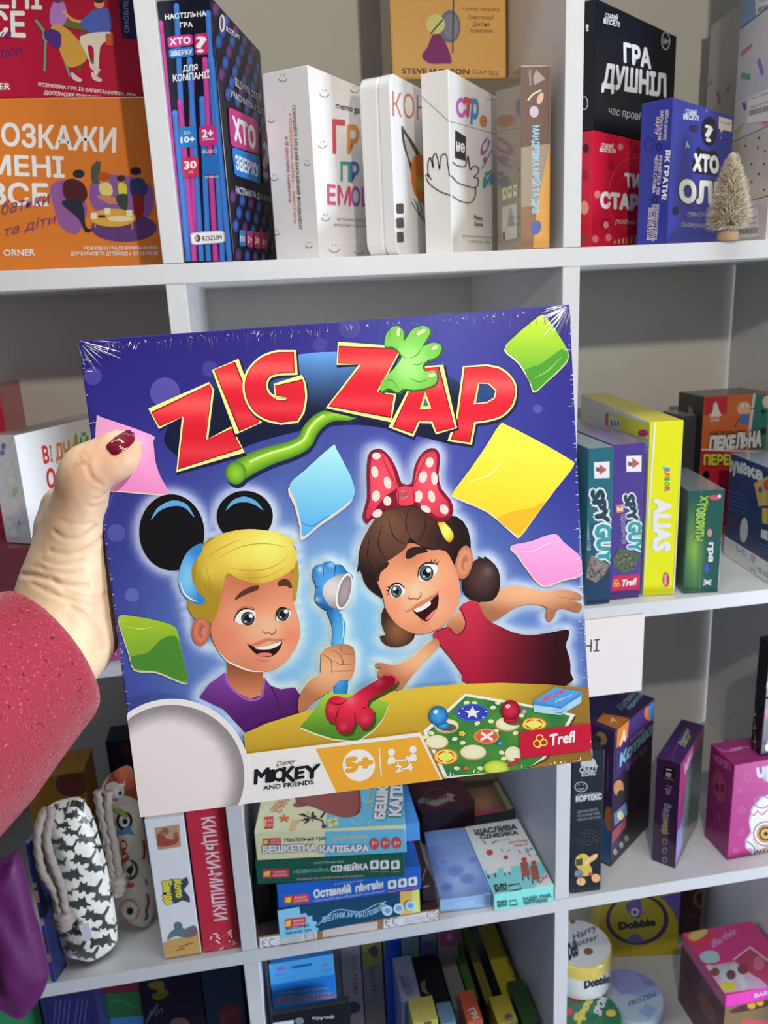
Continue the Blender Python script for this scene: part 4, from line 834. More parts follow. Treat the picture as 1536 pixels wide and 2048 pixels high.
b.poly([(260, 195), (420, 120), (545, 130), (562, 215), (560, 290), (500, 318), (420, 300), (330, 262), (300, 262), (270, 268), (245, 258), (262, 240)], (140, 80, 76), 3)
b.poly([(548, 190), (562, 215), (560, 290), (535, 312), (555, 260)], (105, 58, 58)); b.line([(262, 240), (300, 255), (340, 262)], 4, (95, 52, 52))
b.line([(388, 365), (382, 330), (330, 318)], [10, 7, 4], (70, 50, 50), sm=3)
for d in ((-62, -18), (-50, 14), (-20, -30), (15, -28), (30, -8), (-35, 30), (10, 22)): b.poly([(330, 315), (330+d[0]*.5-4, 315+d[1]*.7-6), (330+d[0], 318+d[1]), (330+d[0]*.5+6, 315+d[1]*.5+6)], (75, 45, 48))
b.line([(375, 318), (395, 292)], 9, (75, 45, 48)); b.line([(380, 360), (402, 355)], 12, (75, 45, 48))
b.poly([(405, 325), (450, 315), (458, 350), (415, 365)], (215, 205, 130)); b.line([(415, 340), (450, 332)], 3, (90, 80, 60)); b.line([(430, 322), (438, 358)], 3, (90, 80, 60))
logo(b, 112, 310, 155, 365, 4)
for d in ((0, -18), (18, -5), (12, 15), (-12, 15), (-18, -5)): b.line([(205, 320), (205+d[0]*1.3, 320+d[1])], 9, (205, 100, 60))
b.poly([(225, 385), (240, 330), (285, 322), (265, 345), (250, 385)], (205, 175, 125))
b.text('ВЕС', (140, 280), (190, 215), (160, 290), (220, 150, 120), .05); b.text('САН', (165, 285), (210, 225), (185, 295), (220, 140, 110), .05)
b.text('БЕШКЕТНА', (672, 322), (705, 20), (625, 322), (236, 236, 232), .07, out=((50, 70, 85), .06)); b.text('КАПІБАРА', (748, 308), (770, 10), (695, 308), (236, 236, 232), .07, out=((50, 70, 85), .06)); b.text('Настільна гра', (605, 265), (625, 130), (588, 265), (180, 170, 110), .03)
b.line([(520, 330), (540, 350), (560, 345)], 4, (150, 200, 215), sm=3); b.line([(600, 345), (620, 330), (640, 345)], 4, (150, 200, 215), sm=3); b.line([(570, 230), (590, 250), (620, 235)], 4, (150, 200, 215), sm=3)
done(b)
# dark box standing in the shade beside the stack
A = onz(522, 1870, ze); q = Box('game_box', 'black game box left of the fishing box on the kraft box', 'board game box', ony(518, 1872, .02, ze), ony(548, 1866, .02, ze), hz(ony(518, 1872, .02, ze), 514, 1775)-ze, .10, (16, 16, 19), G4, wl=200); done(q)
# card packs to the right of the stack
q = lying('card_pack', 'narrow dark card pack with white print between the stack and the blue card pack', (847, 1812), (874, 1806), .020, .10, {'F': (40, 30, 34), 'T': (58, 40, 42)}, ze+.0, cat='card pack')
q.A[1] += .004; q.on('T', 480, 1500, 2.327); q.text('гра', (865, 710), (900, 700), (860, 690), (200, 190, 185), .03); q.text('карти', (860, 665), (885, 655), (855, 645), (190, 170, 165), .03); q.line([(850, 620), (870, 560)], 4, (150, 120, 110)); done(q)
def pack(name, label, fa, fb, tl, top_far, cols, z, **k):
    return lying(name, label, fa, fb, tl, top_far, cols, z, cat='card pack', **k)
b = pack('card_pack', 'pale blue film-wrapped card pack lying on the shelf with a snowy cover', (880, 1826), (983, 1814), (876, 1800), .118, {'F': (130, 165, 225), 'T': (120, 150, 205), 'L': (110, 125, 175)}, Z3, m='film')
b.on('T', 480, 1500, 2.327)
b.poly([(850, 455), (1060, 425), (1165, 665), (920, 700)], (0, 0, 0), grad=lambda x, y: mix((92, 112, 165), (150, 172, 215), (math.sin(x*.02)+math.cos(y*.025+x*.01)+2)/4), step=28)
for x, y, r in ((945, 520, 30), (1000, 560, 46), (1060, 600, 40), (960, 640, 34), (1085, 510, 28)): b.ell(x, y, r, r*.7, (105, 120, 180), c2=(125, 148, 200))
b.on('F', 480, 1500, 2.327); b.text('FROZEN', (1000, 728), (1085, 716), (1000, 710), (165, 190, 235), .02)
done(b)
b = pack('card_pack', 'white and mint family card game pack lying face up at the shelf edge', (988, 1823), (1107, 1802), (987, 1790), .120, {'F': (120, 205, 195), 'T': (205, 212, 200), 'R': (150, 190, 180), 'L': (150, 185, 175)}, Z3, m='film')
b.on('T', 480, 1500, 2.327)
b.poly([(1135, 560), (1410, 520), (1470, 635), (1180, 680)], (120, 190, 190), 0); b.poly([(1370, 640), (1440, 565), (1470, 632), (1400, 645)], (222, 215, 210))
b.text('ЩАСЛИВА', (1098, 395), (1290, 368), (1090, 372), (60, 62, 60), .07); b.text('СІМЕЙКА', (1122, 415), (1296, 392), (1115, 398), (60, 62, 60), .07); b.text('гра для всієї родини', (1170, 430), (1260, 416), (1168, 423), (130, 130, 125), 0)
b.text('настільна', (1255, 436), (1340, 425), (1250, 424), (190, 90, 85), .02); b.text('сімейна гра', (1275, 452), (1340, 442), (1272, 440), (190, 90, 85), .02); b.text('2-6', (1328, 470), (1362, 464), (1325, 458), (70, 70, 70), .02)
b.text('FUN', (1185, 645), (1240, 635), (1180, 628), (50, 56, 56), .07); b.text('BOX', (1190, 662), (1245, 654), (1186, 645), (50, 56, 56), .07); b.line([(1250, 632), (1300, 622), (1308, 648), (1255, 658)], 4, (50, 56, 56), closed=True)
for x, y, s in ((1160, 470, 1), (1235, 495, .7), (1320, 505, .8), (1365, 520, .8)):
    b.ell(x, y-10*s, 18*s, 22*s, (215, 205, 195)); b.ell(x+2, y+8*s, 16*s, 14*s, (170, 70, 65)); b.poly([(x-20*s, y+25*s), (x+22*s, y+20*s), (x+40*s, y+100*s), (x-8*s, y+112*s)], (222, 220, 212) if x < 1300 else (150, 80, 75), 0); b.line([(x-8*s, y+112*s), (x, y+130*s)], 8*s, (60, 60, 60)); b.line([(x+24*s, y+106*s), (x+32*s, y+124*s)], 8*s, (60, 60, 60)); b.line([(x-14*s, y-30*s), (x-32*s, y-48*s)], 4*s, (60, 55, 55)); b.line([(x+12*s, y-32*s), (x+34*s, y-45*s)], 4*s, (60, 55, 55))
b.text('хіт', (1395, 625), (1435, 590), (1385, 612), (190, 90, 85), .04)
b.on('F', 480, 1500, 2.327); b.text('FUN', (1200, 715), (1240, 708), (1200, 703), (50, 76, 76), .06); b.text('BOX', (1202, 730), (1244, 723), (1201, 718), (50, 76, 76), .06); b.line([(1255, 702), (1288, 697), (1290, 718), (1256, 723)], 3, (50, 76, 76), closed=True)
b.text('РАДІЙ, ГРАЙ,', (1322, 700), (1450, 682), (1320, 686), (60, 90, 88), .04); b.text('ВИГРАВАЙ', (1325, 718), (1430, 703), (1323, 704), (60, 90, 88), .04)
done(b)
b = lying('card_pack', 'maroon card pack with a ribbon emblem and a barcode, behind the blue card pack', (842, 1690), (947, 1662), .045, .10, {'F': (46, 24, 32), 'T': (78, 38, 50), 'L': (50, 26, 34)}, Z3, cat='card pack')
b.A = onz(846, 1690, Z3); b.on('T', 480, 1500, 2.327)
b.poly([(818, 232), (845, 222), (900, 232), (960, 200), (990, 208), (978, 228), (995, 240), (960, 238), (900, 262), (850, 245), (822, 252)], (150, 140, 135)); b.text('Печатка', (850, 245), (955, 222), (848, 228), (70, 50, 55), .04)
b.line(ellipse(905, 220, 62, 42, -5), 3, (120, 90, 60), closed=True); b.text('НАСТІЛЬНА ГРА', (850, 325), (1025, 285), (846, 312), (165, 155, 155), .03); b.text('Джуніор', (905, 358), (960, 340), (902, 345), (160, 145, 145), .0, it=.2)
b.on('F', 480, 1500, 2.327); b.quad([(860, 392), (990, 372), (990, 425), (860, 438)], (205, 205, 205)); barcode(b, 865, 396, 118, 34, -.14)
done(b)
b = lying('card_pack', 'card pack with a sandy picture cover behind the mint card pack', (950, 1662), (1030, 1646), .022, .10, {'F': (50, 60, 66), 'T': (120, 96, 72), 'R': (45, 45, 45)}, Z3, cat='card pack', m='film')
b.on('T', 480, 1500, 2.327)
b.poly([(985, 150), (1205, 130), (1300, 320), (1075, 345)], (0, 0, 0), grad=lambda x, y: mix((70, 60, 45), (190, 130, 100), max(0, 1-math.hypot(x-1130, y-250)/110)), step=24)
b.poly([(1085, 290), (1215, 275), (1235, 310), (1100, 322)], (165, 60, 85), 2); b.poly([(1025, 158), (1175, 140), (1180, 165), (1035, 182)], (50, 44, 40), 1); b.poly([(1180, 150), (1210, 150), (1290, 300), (1265, 310)], (120, 130, 95), 0)
done(b)

# ------------------------------------------------------------------ third row, left cell
G5 = 'upright boxes beside the left post'
b = Box('card_game_box', 'white cat-gang game box with a sandy foot, left of the red box', 'board game box', (-.0895, .0070, Z3), (-.0508, .0070, Z3), (292, 1640), .18, {'F': (222, 222, 224)}, G5, wl=205, m='film')
b.on('F', 0, 1480, 3.072)
b.poly([(948, 540), (1102, 518), (1112, 655), (972, 678)], (175, 140, 105)); b.poly([(962, 585), (1000, 560), (1015, 600), (1060, 610), (1085, 580), (1100, 600), (1080, 640), (975, 658), (965, 620)], (150, 70, 55), 2); b.ell(1015, 560, 24, 22, (150, 90, 70)); b.ell(1080, 585, 16, 20, (150, 90, 70)); b.ell(1000, 575, 12, 9, (110, 120, 130))
b.poly([(1050, 850), (1085, 862), (1115, 858), (1150, 840), (1160, 880), (1130, 920), (1165, 965), (1168, 1000), (1120, 985), (1080, 1005), (1045, 1000)], (62, 70, 76), 0)
b.text('Кото', (1070, 862), (1085, 968), (1110, 858), (210, 195, 70), .08, out=((50, 55, 50), .05)); b.text('Банда', (1000, 870), (1020, 1008), (1050, 865), (210, 195, 70), .08, out=((50, 55, 50), .05))
b.poly([(1005, 1245), (1060, 1225), (1150, 1210), (1235, 1190), (1240, 1325), (1018, 1352)], (190, 150, 85), 0); b.poly([(1030, 1228), (1045, 1185), (1075, 1160), (1085, 1130), (1110, 1125), (1130, 1160), (1160, 1150), (1200, 1140), (1215, 1190), (1150, 1215), (1080, 1205)], (95, 115, 120), 3); b.ell(1095, 1140, 26, 24, (85, 115, 118)); b.poly([(1150, 1170), (1205, 1145), (1212, 1195), (1150, 1212)], (120, 95, 105), 2)
for x, y in ((1125, 1265), (1165, 1250), (1110, 1285)): b.line([(x-25, y+6), (x+25, y-6)], 7, (130, 95, 50))
done(b)
b = Box('card_game_box', 'red film-wrapped cats and mice game box with pale letters down its spine', 'board game box', (-.0488, .0072, Z3), (-.0098, .0072, Z3), (374, 1624), .18, {'F': (182, 42, 62)}, G5, wl=205, m='film')
b.on('F', 0, 1480, 3.072)
b.text('КИЦЬКИ-', (1238, 480), (1278, 820), (1318, 470), (215, 190, 195), .02); b.text('МИШКИ', (1282, 825), (1318, 1110), (1362, 815), (215, 190, 195), .02)
random.seed(5)
for i in range(26): x, y = random.uniform(1300, 1440), random.uniform(1180, 1300); b.line([(x, y), (x+random.uniform(-25, 25), y+random.uniform(-22, 22))], 8, (225, 215, 205) if i % 3 else (170, 90, 95))
done(b)

def M4(o, e1, e2, e3): return ((e1[0], e2[0], e3[0], o[0]), (e1[1], e2[1], e3[1], o[1]), (e1[2], e2[2], e3[2], o[2]), (0, 0, 0, 1))
class Pouch(Paint):
    """soft stuffed fabric pouch: outline traced on an upright plane y = yy, puffed to a real thickness"""
    def __init__(s, outline, yy, thick, c, wl=195, sm=4):
        super().__init__(wl); s.yy, s.th, s.c = yy, thick, c; s.out = np.array([ony(x, y, yy)[[0, 2]] for x, y in (smooth(outline, sm) if sm else outline)])
        s.org = np.array((s.out[:, 0].mean(), yy, s.out[:, 1].min()))
    def dist(s, p):
        a, b = s.out, np.roll(s.out, -1, 0); d = b-a; t = np.clip(((p-a)*d).sum(1)/((d*d).sum(1)+1e-12), 0, 1)
        return np.sqrt((((a+d*t[:, None])-p)**2).sum(1).min())
    def bulge(s, p):
        q = min(s.dist(p)/(s.th*1.2), 1); return s.th*.5*math.sqrt(max(0, 1-(1-q)**2))+getattr(s, 'fold', lambda x, z: 0)(*p)*q
    def place(s, x, y):
        p = ony(x, y, s.yy-s.th*.4)
        for _ in range(2): p = ony(x, y, s.yy-s.bulge(p[[0, 2]]))
        p[1] = s.yy-s.bulge(p[[0, 2]])-.0003-s.k*1e-5; return tuple(p-s.org)
    def body(s, name, m, step=.004):
        v = [Vector(p) for p in s.out]; n = len(v); lo, hi = s.out.min(0), s.out.max(0)
        for x in np.arange(lo[0], hi[0], step):
            for z in np.arange(lo[1], hi[1], step): v.append(Vector((x, z)))
        vv, _, ff, *_ = delaunay_2d_cdt(v, [], [list(range(n))], 1, 1e-6); bm = bmesh.new()
        P = [np.array((q.x, q.y)) for q in vv]; bu = [s.bulge(p) for p in P]
        f = [bm.verts.new(np.array((p[0], s.yy-h, p[1]))-s.org) for p, h in zip(P, bu)]; k = [f[i] if bu[i] < 1e-4 else bm.verts.new(np.array((p[0], s.yy+h, p[1]))-s.org) for i, (p, h) in enumerate(zip(P, bu))]
        for t in ff:
            bm.faces.new([f[i] for i in t])
            try: bm.faces.new([k[i] for i in t][::-1])
            except ValueError: pass
        bmesh.ops.recalc_face_normals(bm, faces=bm.faces)
        me = s.finish(name, bm, lambda a, b: s.c, m, True); return me
def tube(pts, r, seg=8, org=(0, 0, 0), twist=0):
    """round cord through 3D points"""
    P = np.array(pts, float); bm = bmesh.new(); rings = []
    for i, p in enumerate(P):
        t = P[min(i+1, len(P)-1)]-P[max(i-1, 0)]; t /= np.linalg.norm(t); a = np.cross(t, (0, 1, 0.01)); a /= np.linalg.norm(a); b = np.cross(t, a)
        rr = r[i] if hasattr(r, '__len__') else r
        rings.append([bm.verts.new(p-np.array(org)+rr*(1+.16*twist*math.sin(3*(2*math.pi*j/seg)+i*1.1))*(math.cos(2*math.pi*j/seg)*a+math.sin(2*math.pi*j/seg)*b)) for j in range(seg)])
    for u, v in zip(rings, rings[1:]):
        for j in range(seg): bm.faces.new((u[j], u[(j+1) % seg], v[(j+1) % seg], v[j]))
    bm.faces.new(rings[0][::-1]); bm.faces.new(rings[-1]); return bm
def path3(pts, yy, n=8):
    return [ony(x, y, d) for (x, y), d in zip(smooth(pts, n, False), np.interp(np.linspace(0, 1, (len(pts)-1)*n+1), np.linspace(0, 1, len(yy)), yy))]
satin = mat('printed_satin', rough=.38, attr=True, sheen=.3, bump=(45, .5, .004)); cotton = mat('printed_cotton', rough=.85, attr=True, bump=(60, .5, .004))
cordm = mat('beige_cord', (.40, .33, .28), .9, noise=(700, .7, (.26, .21, .17)))
def trunk(x, y, s, fl, p):
    """one small cat silhouette of the fabric print"""
    pts = [(-62, 22), (-64, 14), (-48, 6), (-44, -8), (-40, -30), (-30, -20), (-18, -20), (-8, -30), (-6, -12), (10, -14), (34, -12), (46, -26), (56, -52), (66, -50), (60, -24), (52, -6), (54, 8), (62, 26), (50, 30), (40, 18), (14, 20), (6, 32), (-6, 30), (-8, 20), (-22, 18), (-30, 30), (-42, 30), (-42, 18)]
    c, sn = math.cos(.15), math.sin(.15)
    s *= 1.22; p.poly([(x+fl*s*(a*c-b*sn), y+s*(a*sn+b*c)) for a, b in pts], (32, 30, 32), 2)
# cat-print pouch
o4 = (0, 1550, 4.113)
pts = [(360, 380), (420, 310), (560, 262), (660, 255), (720, 300), (780, 420), (840, 620), (900, 860), (950, 1120), (972, 1330), (965, 1430), (880, 1510), (770, 1562), (660, 1545), (540, 1500), (470, 1300), (410, 1000), (370, 700), (340, 500)]
P = Pouch([(o4[0]+x/o4[2], o4[1]+y/o4[2]) for x, y in pts], .024, .044, (196, 194, 180))
P.fold = lambda x, z: .0022*math.sin(z*90+x*40)
P.on('F', *o4)
for x, y, s, fl in ((640, 300, .9, 1), (500, 330, .9, 1), (600, 390, .9, -1), (720, 440, .8, 1), (530, 470, .8, -1), (720, 585, 1.1, 1), (600, 525, .9, 1), (490, 600, .8, -1), (560, 650, 1, 1), (690, 750, 1.25, 1), (830, 655, .7, 1), (800, 820, 1.1, 1), (500, 770, .7, 1), (590, 875, 1.35, -1), (735, 985, 1.35, 1), (850, 1065, 1.05, 1), (565, 1020, .6, 1), (650, 1110, 1.35, -1), (790, 1210, 1.35, 1), (600, 1265, .7, 1), (900, 1295, .95, 1), (640, 1340, .9, 1), (525, 1370, .6, -1), (850, 1415, 1.4, -1), (620, 1465, 1.2, 1), (720, 1525, 1.2, 1), (800, 1320, .5, 1), (440, 1020, .8, 1)): trunk(x, y, s, fl, P)
org = P.org; pm = P.body('fabric_body', satin)
root = link('drawstring_pouch', None, None, 'white drawstring pouch printed with black cats, holding a corded neck', 'pouch', 'fabric pouches on the lower left shelf', M=Matrix.Translation(org))
root.location.z = max(org[2], Z3+.0006)
link('fabric_body', pm, root)
for k, q in enumerate((((385, 345), (345, 430), (318, 560), (330, 720), (360, 860), (410, 940), (470, 1050), (510, 1200)), ((430, 330), (410, 480), (395, 600), (430, 750), (480, 880), (520, 1000), (535, 1120), (560, 1210)))):
    link('cord', mesh_bm('cord', tube(path3([(o4[0]+x/o4[2], o4[1]+y/o4[2]) for x, y in q], (.012, -.002, -.007, -.009, -.006)), .0042, 9, org, 1), cordm, True), root)
link('cord_end', mesh_bm('cord_end', tube(path3([(o4[0]+x/o4[2], o4[1]+y/o4[2]) for x, y in ((515, 1180), (535, 1230), (540, 1275))], (-.008, -.005)), [.006, .008, .0085]+[.009]*6+[.0095]*8, 9, org, 1), cordm, True), root)
ptab = [ony(o4[0]+x/o4[2], o4[1]+y/o4[2], .0005)-org for x, y in ((660, 1290), (740, 1268), (770, 1390), (705, 1420))]
bm = bmesh.new(); a = [bm.verts.new(q) for q in ptab]; c = [bm.verts.new(q-np.array((0, .0008, 0))) for q in ptab]; bm.faces.new(a); bm.faces.new(c[::-1])
for i in range(4): bm.faces.new((a[i], c[i], c[(i+1) % 4], a[(i+1) % 4]))
lt = link('fabric_tag', mesh_bm('fabric_tag', bm, mat('white_ribbon', (.72, .72, .76), .7)), root); lt['label'] = 'white ribbon tag'
for (xa, ya), (xb, yb), d1 in (((372, 780), (528, 1505), .008), ((700, 300), (955, 1240), .02)):
    bm = bmesh.new(); p0, p1 = ony(o4[0]+xa/o4[2], o4[1]+ya/o4[2], .034), ony(o4[0]+xb/o4[2], o4[1]+yb/o4[2], .034); e = np.array((.0022, 0, 0)); y0 = np.array((0, -.012, 0))
    v = [bm.verts.new(q-org) for q in (p0-e, p0+e, p1+e, p1-e, p0-e+y0, p0+e+y0, p1+e+y0, p1-e+y0)]
    for f in ((0, 1, 2, 3), (7, 6, 5, 4), (0, 4, 5, 1), (1, 5, 6, 2), (2, 6, 7, 3), (3, 7, 4, 0)): bm.faces.new([v[i] for i in f])
    link('cardboard_backing', mesh_bm('cardboard_backing', bm, mat('kraft_card', (.30, .21, .13), .85)), root)
# owl-print pouch behind it
YO = onz(293, 1849, Z3)[1]
o5 = (0, 1480, 3.072)
pts = [(640, 260), (720, 190), (800, 170), (850, 300), (880, 500), (905, 700), (945, 900), (940, 1080), (900, 1135), (820, 1120), (760, 1080), (720, 1000), (690, 800), (650, 560), (610, 380)]
P = Pouch([(o5[0]+x/o5[2], o5[1]+y/o5[2]) for x, y in pts], YO, .050, (190, 184, 172)); P.fold = lambda x, z: .002*math.sin(z*70-x*50); P.on('F', *o5)
P.poly([(640, 300), (700, 200), (790, 180), (850, 260), (850, 370), (760, 340), (700, 380)], (160, 75, 45), 3); P.poly([(700, 235), (740, 215), (745, 250), (710, 262)], (60, 150, 190), 0)
for x, y, r, ring, in ((800, 270, 34, (225, 220, 210)), (735, 325, 30, (225, 220, 210)), (765, 500, 46, (30, 30, 34)), (795, 800, 52, (60, 75, 45)), (795, 1050, 56, (190, 95, 50))):
    P.ell(x, y, r*1.1, r*1.25, ring); P.ell(x, y, r*.72, r*.85, (222, 220, 226)); P.ell(x+4, y+4, r*.35, r*.4, (24, 22, 26))
P.poly([(690, 560), (720, 590), (790, 575), (830, 590), (800, 540), (830, 520), (760, 545)], (70, 120, 165), 2); P.poly([(680, 430), (740, 420), (790, 470), (770, 480), (720, 450)], (130, 155, 60), 2)
P.poly([(735, 640), (765, 615), (785, 650), (770, 690), (800, 720), (745, 760), (750, 690)], (165, 55, 45), 2); P.poly([(745, 890), (790, 880), (830, 885), (810, 910), (770, 905)], (190, 70, 50), 2); P.poly([(745, 1000), (790, 960), (850, 980), (860, 1040), (840, 1080), (770, 1100)], (0, 0, 0), 2) if False else None
for pth, c in (([(880, 620), (890, 690), (882, 740)], (150, 50, 50)), ([(905, 950), (915, 1000), (900, 1050)], (150, 50, 60)), ([(900, 1050), (905, 1085), (890, 1110)], (60, 100, 110)), ([(895, 860), (905, 900)], (120, 110, 150))): P.line(pth, 16, c, sm=3)
org2 = P.org.copy(); pm = P.body('fabric_body', cotton)
root2 = link('drawstring_pouch', None, None, 'white drawstring pouch printed with round owl eyes, behind the cat-print pouch', 'pouch', 'fabric pouches on the lower left shelf', M=Matrix.Translation(org2))
link('fabric_body', pm, root2); root2.location.z = max(org2[2], Z3+.0006)
for q in (((600, 320), (615, 400), (640, 520), (670, 660), (690, 780), (705, 850)), ((665, 325), (660, 400), (675, 520), (700, 640), (720, 760), (730, 840))):
    link('cord', mesh_bm('cord', tube(path3([(o5[0]+x/o5[2], o5[1]+y/o5[2]) for x, y in q], (YO-.034, YO-.034, YO-.032)), .0046, 9, org2, 1), cordm, True), root2)
link('cord_end', mesh_bm('cord_end', tube(path3([(o5[0]+x/o5[2], o5[1]+y/o5[2]) for x, y in ((712, 830), (722, 880), (712, 915))], (YO-.032, YO-.030)), [.007, .009]+[.0105]*12+[.011]*3, 9, org2, 1), cordm, True), root2)
# mustard box with a brown oval behind the cat pouch
A = ony(92, 1790, .115, Z3); B = ony(206, 1778, .115, Z3)
b = Box('gift_box', 'mustard yellow box with a brown oval, behind the cat-print pouch', 'gift box', A, B, hz(A, 94, 1545)-Z3, .05, {'F': (165, 118, 40), 'T': (170, 125, 50)}, None, wl=195)
b.on('F', 0, 1480, 3.072); b.ell(450, 265, 110, 82, (112, 58, 46), -8); done(b)
b = Box('game_box', 'dark navy box deep in the shadow above the owl pouch', 'board game box', ony(222, 1560, .24, Z3), ony(330, 1548, .24, Z3), hz(ony(222, 1560, .24, Z3), 220, 1482)-Z3, .04, (24, 22, 58), None, wl=200); b.on('F', 0, 1480, 3.072); b.ell(770, 60, 36, 42, (80, 40, 34)); done(b)
# blue-edged picture book between the purple and the cat pouch
A = ony(108, 1950, .002, Z3); B = ony(101, 1962, -.006, Z3)
b = Box('picture_book', 'thin picture book with a blue printed edge between the purple and cat-print pouches', 'book', ony(100, 1947, .002, Z3), ony(108, 1946, .0005, Z3), hz(ony(100, 1947, .002, Z3), 36, 1690)-Z3, .022, {'F': (45, 70, 150), 'L': (120, 140, 170), 'R': (26, 30, 62), 'T': (90, 100, 130)}, None, wl=195)
b.on('F', 0, 1480, 3.072)
for y0, y1, c in ((650, 700, (60, 60, 90)), (760, 830, (40, 60, 140)), (870, 900, (190, 170, 120)), (920, 990, (215, 150, 120)), (1080, 1130, (180, 160, 190)), (1180, 1290, (90, 60, 110)), (1300, 1350, (190, 120, 130))): b.quad([(100, y0), (400, y0+20), (400, y1+20), (100, y1)], c)
done(b)
# purple satin pouch hanging over the shelf edge
o6 = (0, 1550, 4.113)
pts = [(-160, 760), (0, 705), (90, 650), (130, 620), (160, 680), (205, 800), (250, 980), (290, 1150), (340, 1330), (400, 1560), (405, 1650), (340, 1820), (230, 1960), (165, 1985), (120, 1970), (0, 1900), (-200, 1830)]
P = Pouch([(o6[0]+x/o6[2], o6[1]+y/o6[2]) for x, y in pts], -.036, .05, (84, 14, 78), wl=212)
P.fold = lambda x, z: .005*math.sin(x*170+z*32)+.004*math.sin(x*95-z*60)+.002*math.sin(x*310+z*90)
o3 = P.org.copy(); pm = P.body('fabric_body', mat('plain_satin', rough=.5, attr=True, sheen=.05, spec=.3, bump=(900, .1, .0004)))
o = link('satin_pouch', pm, None, 'plain purple satin pouch bulging over the shelf edge at the lower left', 'pouch', M=Matrix.Translation(o3))

# ------------------------------------------------------------------ fourth row
G6 = 'games crowded on the dim bottom shelf'
def std(label, x0, x1, yb, ytop, y, d, c, name='card_game_box', z=None, xt=None, wl=185, face='F', group=G6, **k):
    """upright box on the bottom shelf: left/right pixel columns at height yb, top pixel, distance y"""
    z = Z4 if z is None else z
    a, e = ony(x0, yb, y), ony(x1, yb, y); a[2] = e[2] = z
    return Box(name, label, 'board game box', a, e, hz(a, xt or x0, ytop)-z, d, c, group, wl=wl, **k)
b = std('sky-blue dinosaur quiz box with a hanging tab, front left of the bottom middle cell', 548, 676, 2030, 1969, .03, .045, {'F': (36, 110, 190), 'T': (40, 120, 200)}, 'hanging_game_box', wl=190)
b.on('F', 480, 1880, 5.12)
b.text('ДИНО ЗОВАНКИ', (375, 640), (960, 585), (372, 592), (120, 45, 90), .05, out=((150, 185, 225), .04)); b.text('розвивальні картки', (405, 555), (905, 500), (405, 530), (130, 150, 170), .02); b.ell(415, 740, 50, 30, (150, 125, 120)); b.poly([(720, 745), (850, 680), (960, 665), (960, 745)], (170, 130, 150), 2); b.line([(330, 665), (1010, 610)], 8, (60, 130, 200))
hb = done(b); T1 = hb
# hang tab rising from its top, with a slot through it
a0, a1 = b.A+np.array((0, .003, b.H)), b.A+b.u*b.W+np.array((0, .003, b.H)); ht = hz(b.A, 540, 1929)-b.top
W = b.W; bm = bmesh.new()
xs = (-W/2, -W*.16, W*.16, W/2); zs = (b.H, b.H+ht*.62, b.H+ht*.74, b.H+ht)
for i in range(3):
    for j in range(3):
        if i == 1 and j == 1: continue
        add_box(bm, xs[i], -b.D/2, zs[j], xs[i+1], -b.D/2+.0008, zs[j+1])
bmesh.ops.remove_doubles(bm, verts=bm.verts, dist=1e-6); b.V, b.Fc, b.C = [], [], []; b.k = 0
b.face = 'F'; b.H += ht
b.text('30', (375, 318), (460, 308), (372, 282), (150, 60, 120), .04); b.text('карток', (360, 365), (465, 355), (360, 348), (70, 110, 190), .0); b.text('5+', (855, 268), (910, 262), (853, 240), (150, 60, 120), .04); b.text('років', (850, 320), (940, 312), (850, 305), (70, 110, 190), .0)
link('hang_tab', b.finish('hang_tab', bm, lambda n, c: (66, 140, 210), print_mat('gloss')), hb)
b = std('black game box with white print in front of the sky-blue dinosaur box', 545, 702, 2046, 2030, -.018+.02, .008, {'F': (16, 18, 22), 'T': (22, 24, 28)}, wl=165)
b.on('T'); b.on('F', 480, 1880, 5.12); b.quad([(330, 850), (550, 820), (550, 900), (330, 900)], (150, 160, 175)); b.text('Крутий', (745, 815), (960, 800), (745, 785), (140, 145, 150), .03); b.ell(610, 830, 46, 36, (90, 95, 100)); done(b)
std_list = [
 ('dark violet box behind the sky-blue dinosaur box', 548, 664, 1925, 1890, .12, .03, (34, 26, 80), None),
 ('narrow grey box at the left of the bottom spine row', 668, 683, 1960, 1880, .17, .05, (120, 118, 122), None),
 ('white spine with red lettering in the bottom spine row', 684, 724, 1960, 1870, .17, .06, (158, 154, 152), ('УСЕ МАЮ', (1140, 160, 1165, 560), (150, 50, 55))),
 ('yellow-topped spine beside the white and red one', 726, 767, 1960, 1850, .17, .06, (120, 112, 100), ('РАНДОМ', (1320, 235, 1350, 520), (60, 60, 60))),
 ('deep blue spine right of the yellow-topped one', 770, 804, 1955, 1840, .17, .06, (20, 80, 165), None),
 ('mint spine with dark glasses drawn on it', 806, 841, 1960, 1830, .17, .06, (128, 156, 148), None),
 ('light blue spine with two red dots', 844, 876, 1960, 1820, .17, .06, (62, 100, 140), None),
 ('white spine with a pink top, right end of the spine row', 878, 918, 1960, 1815, .17, .06, (142, 126, 130), None)]
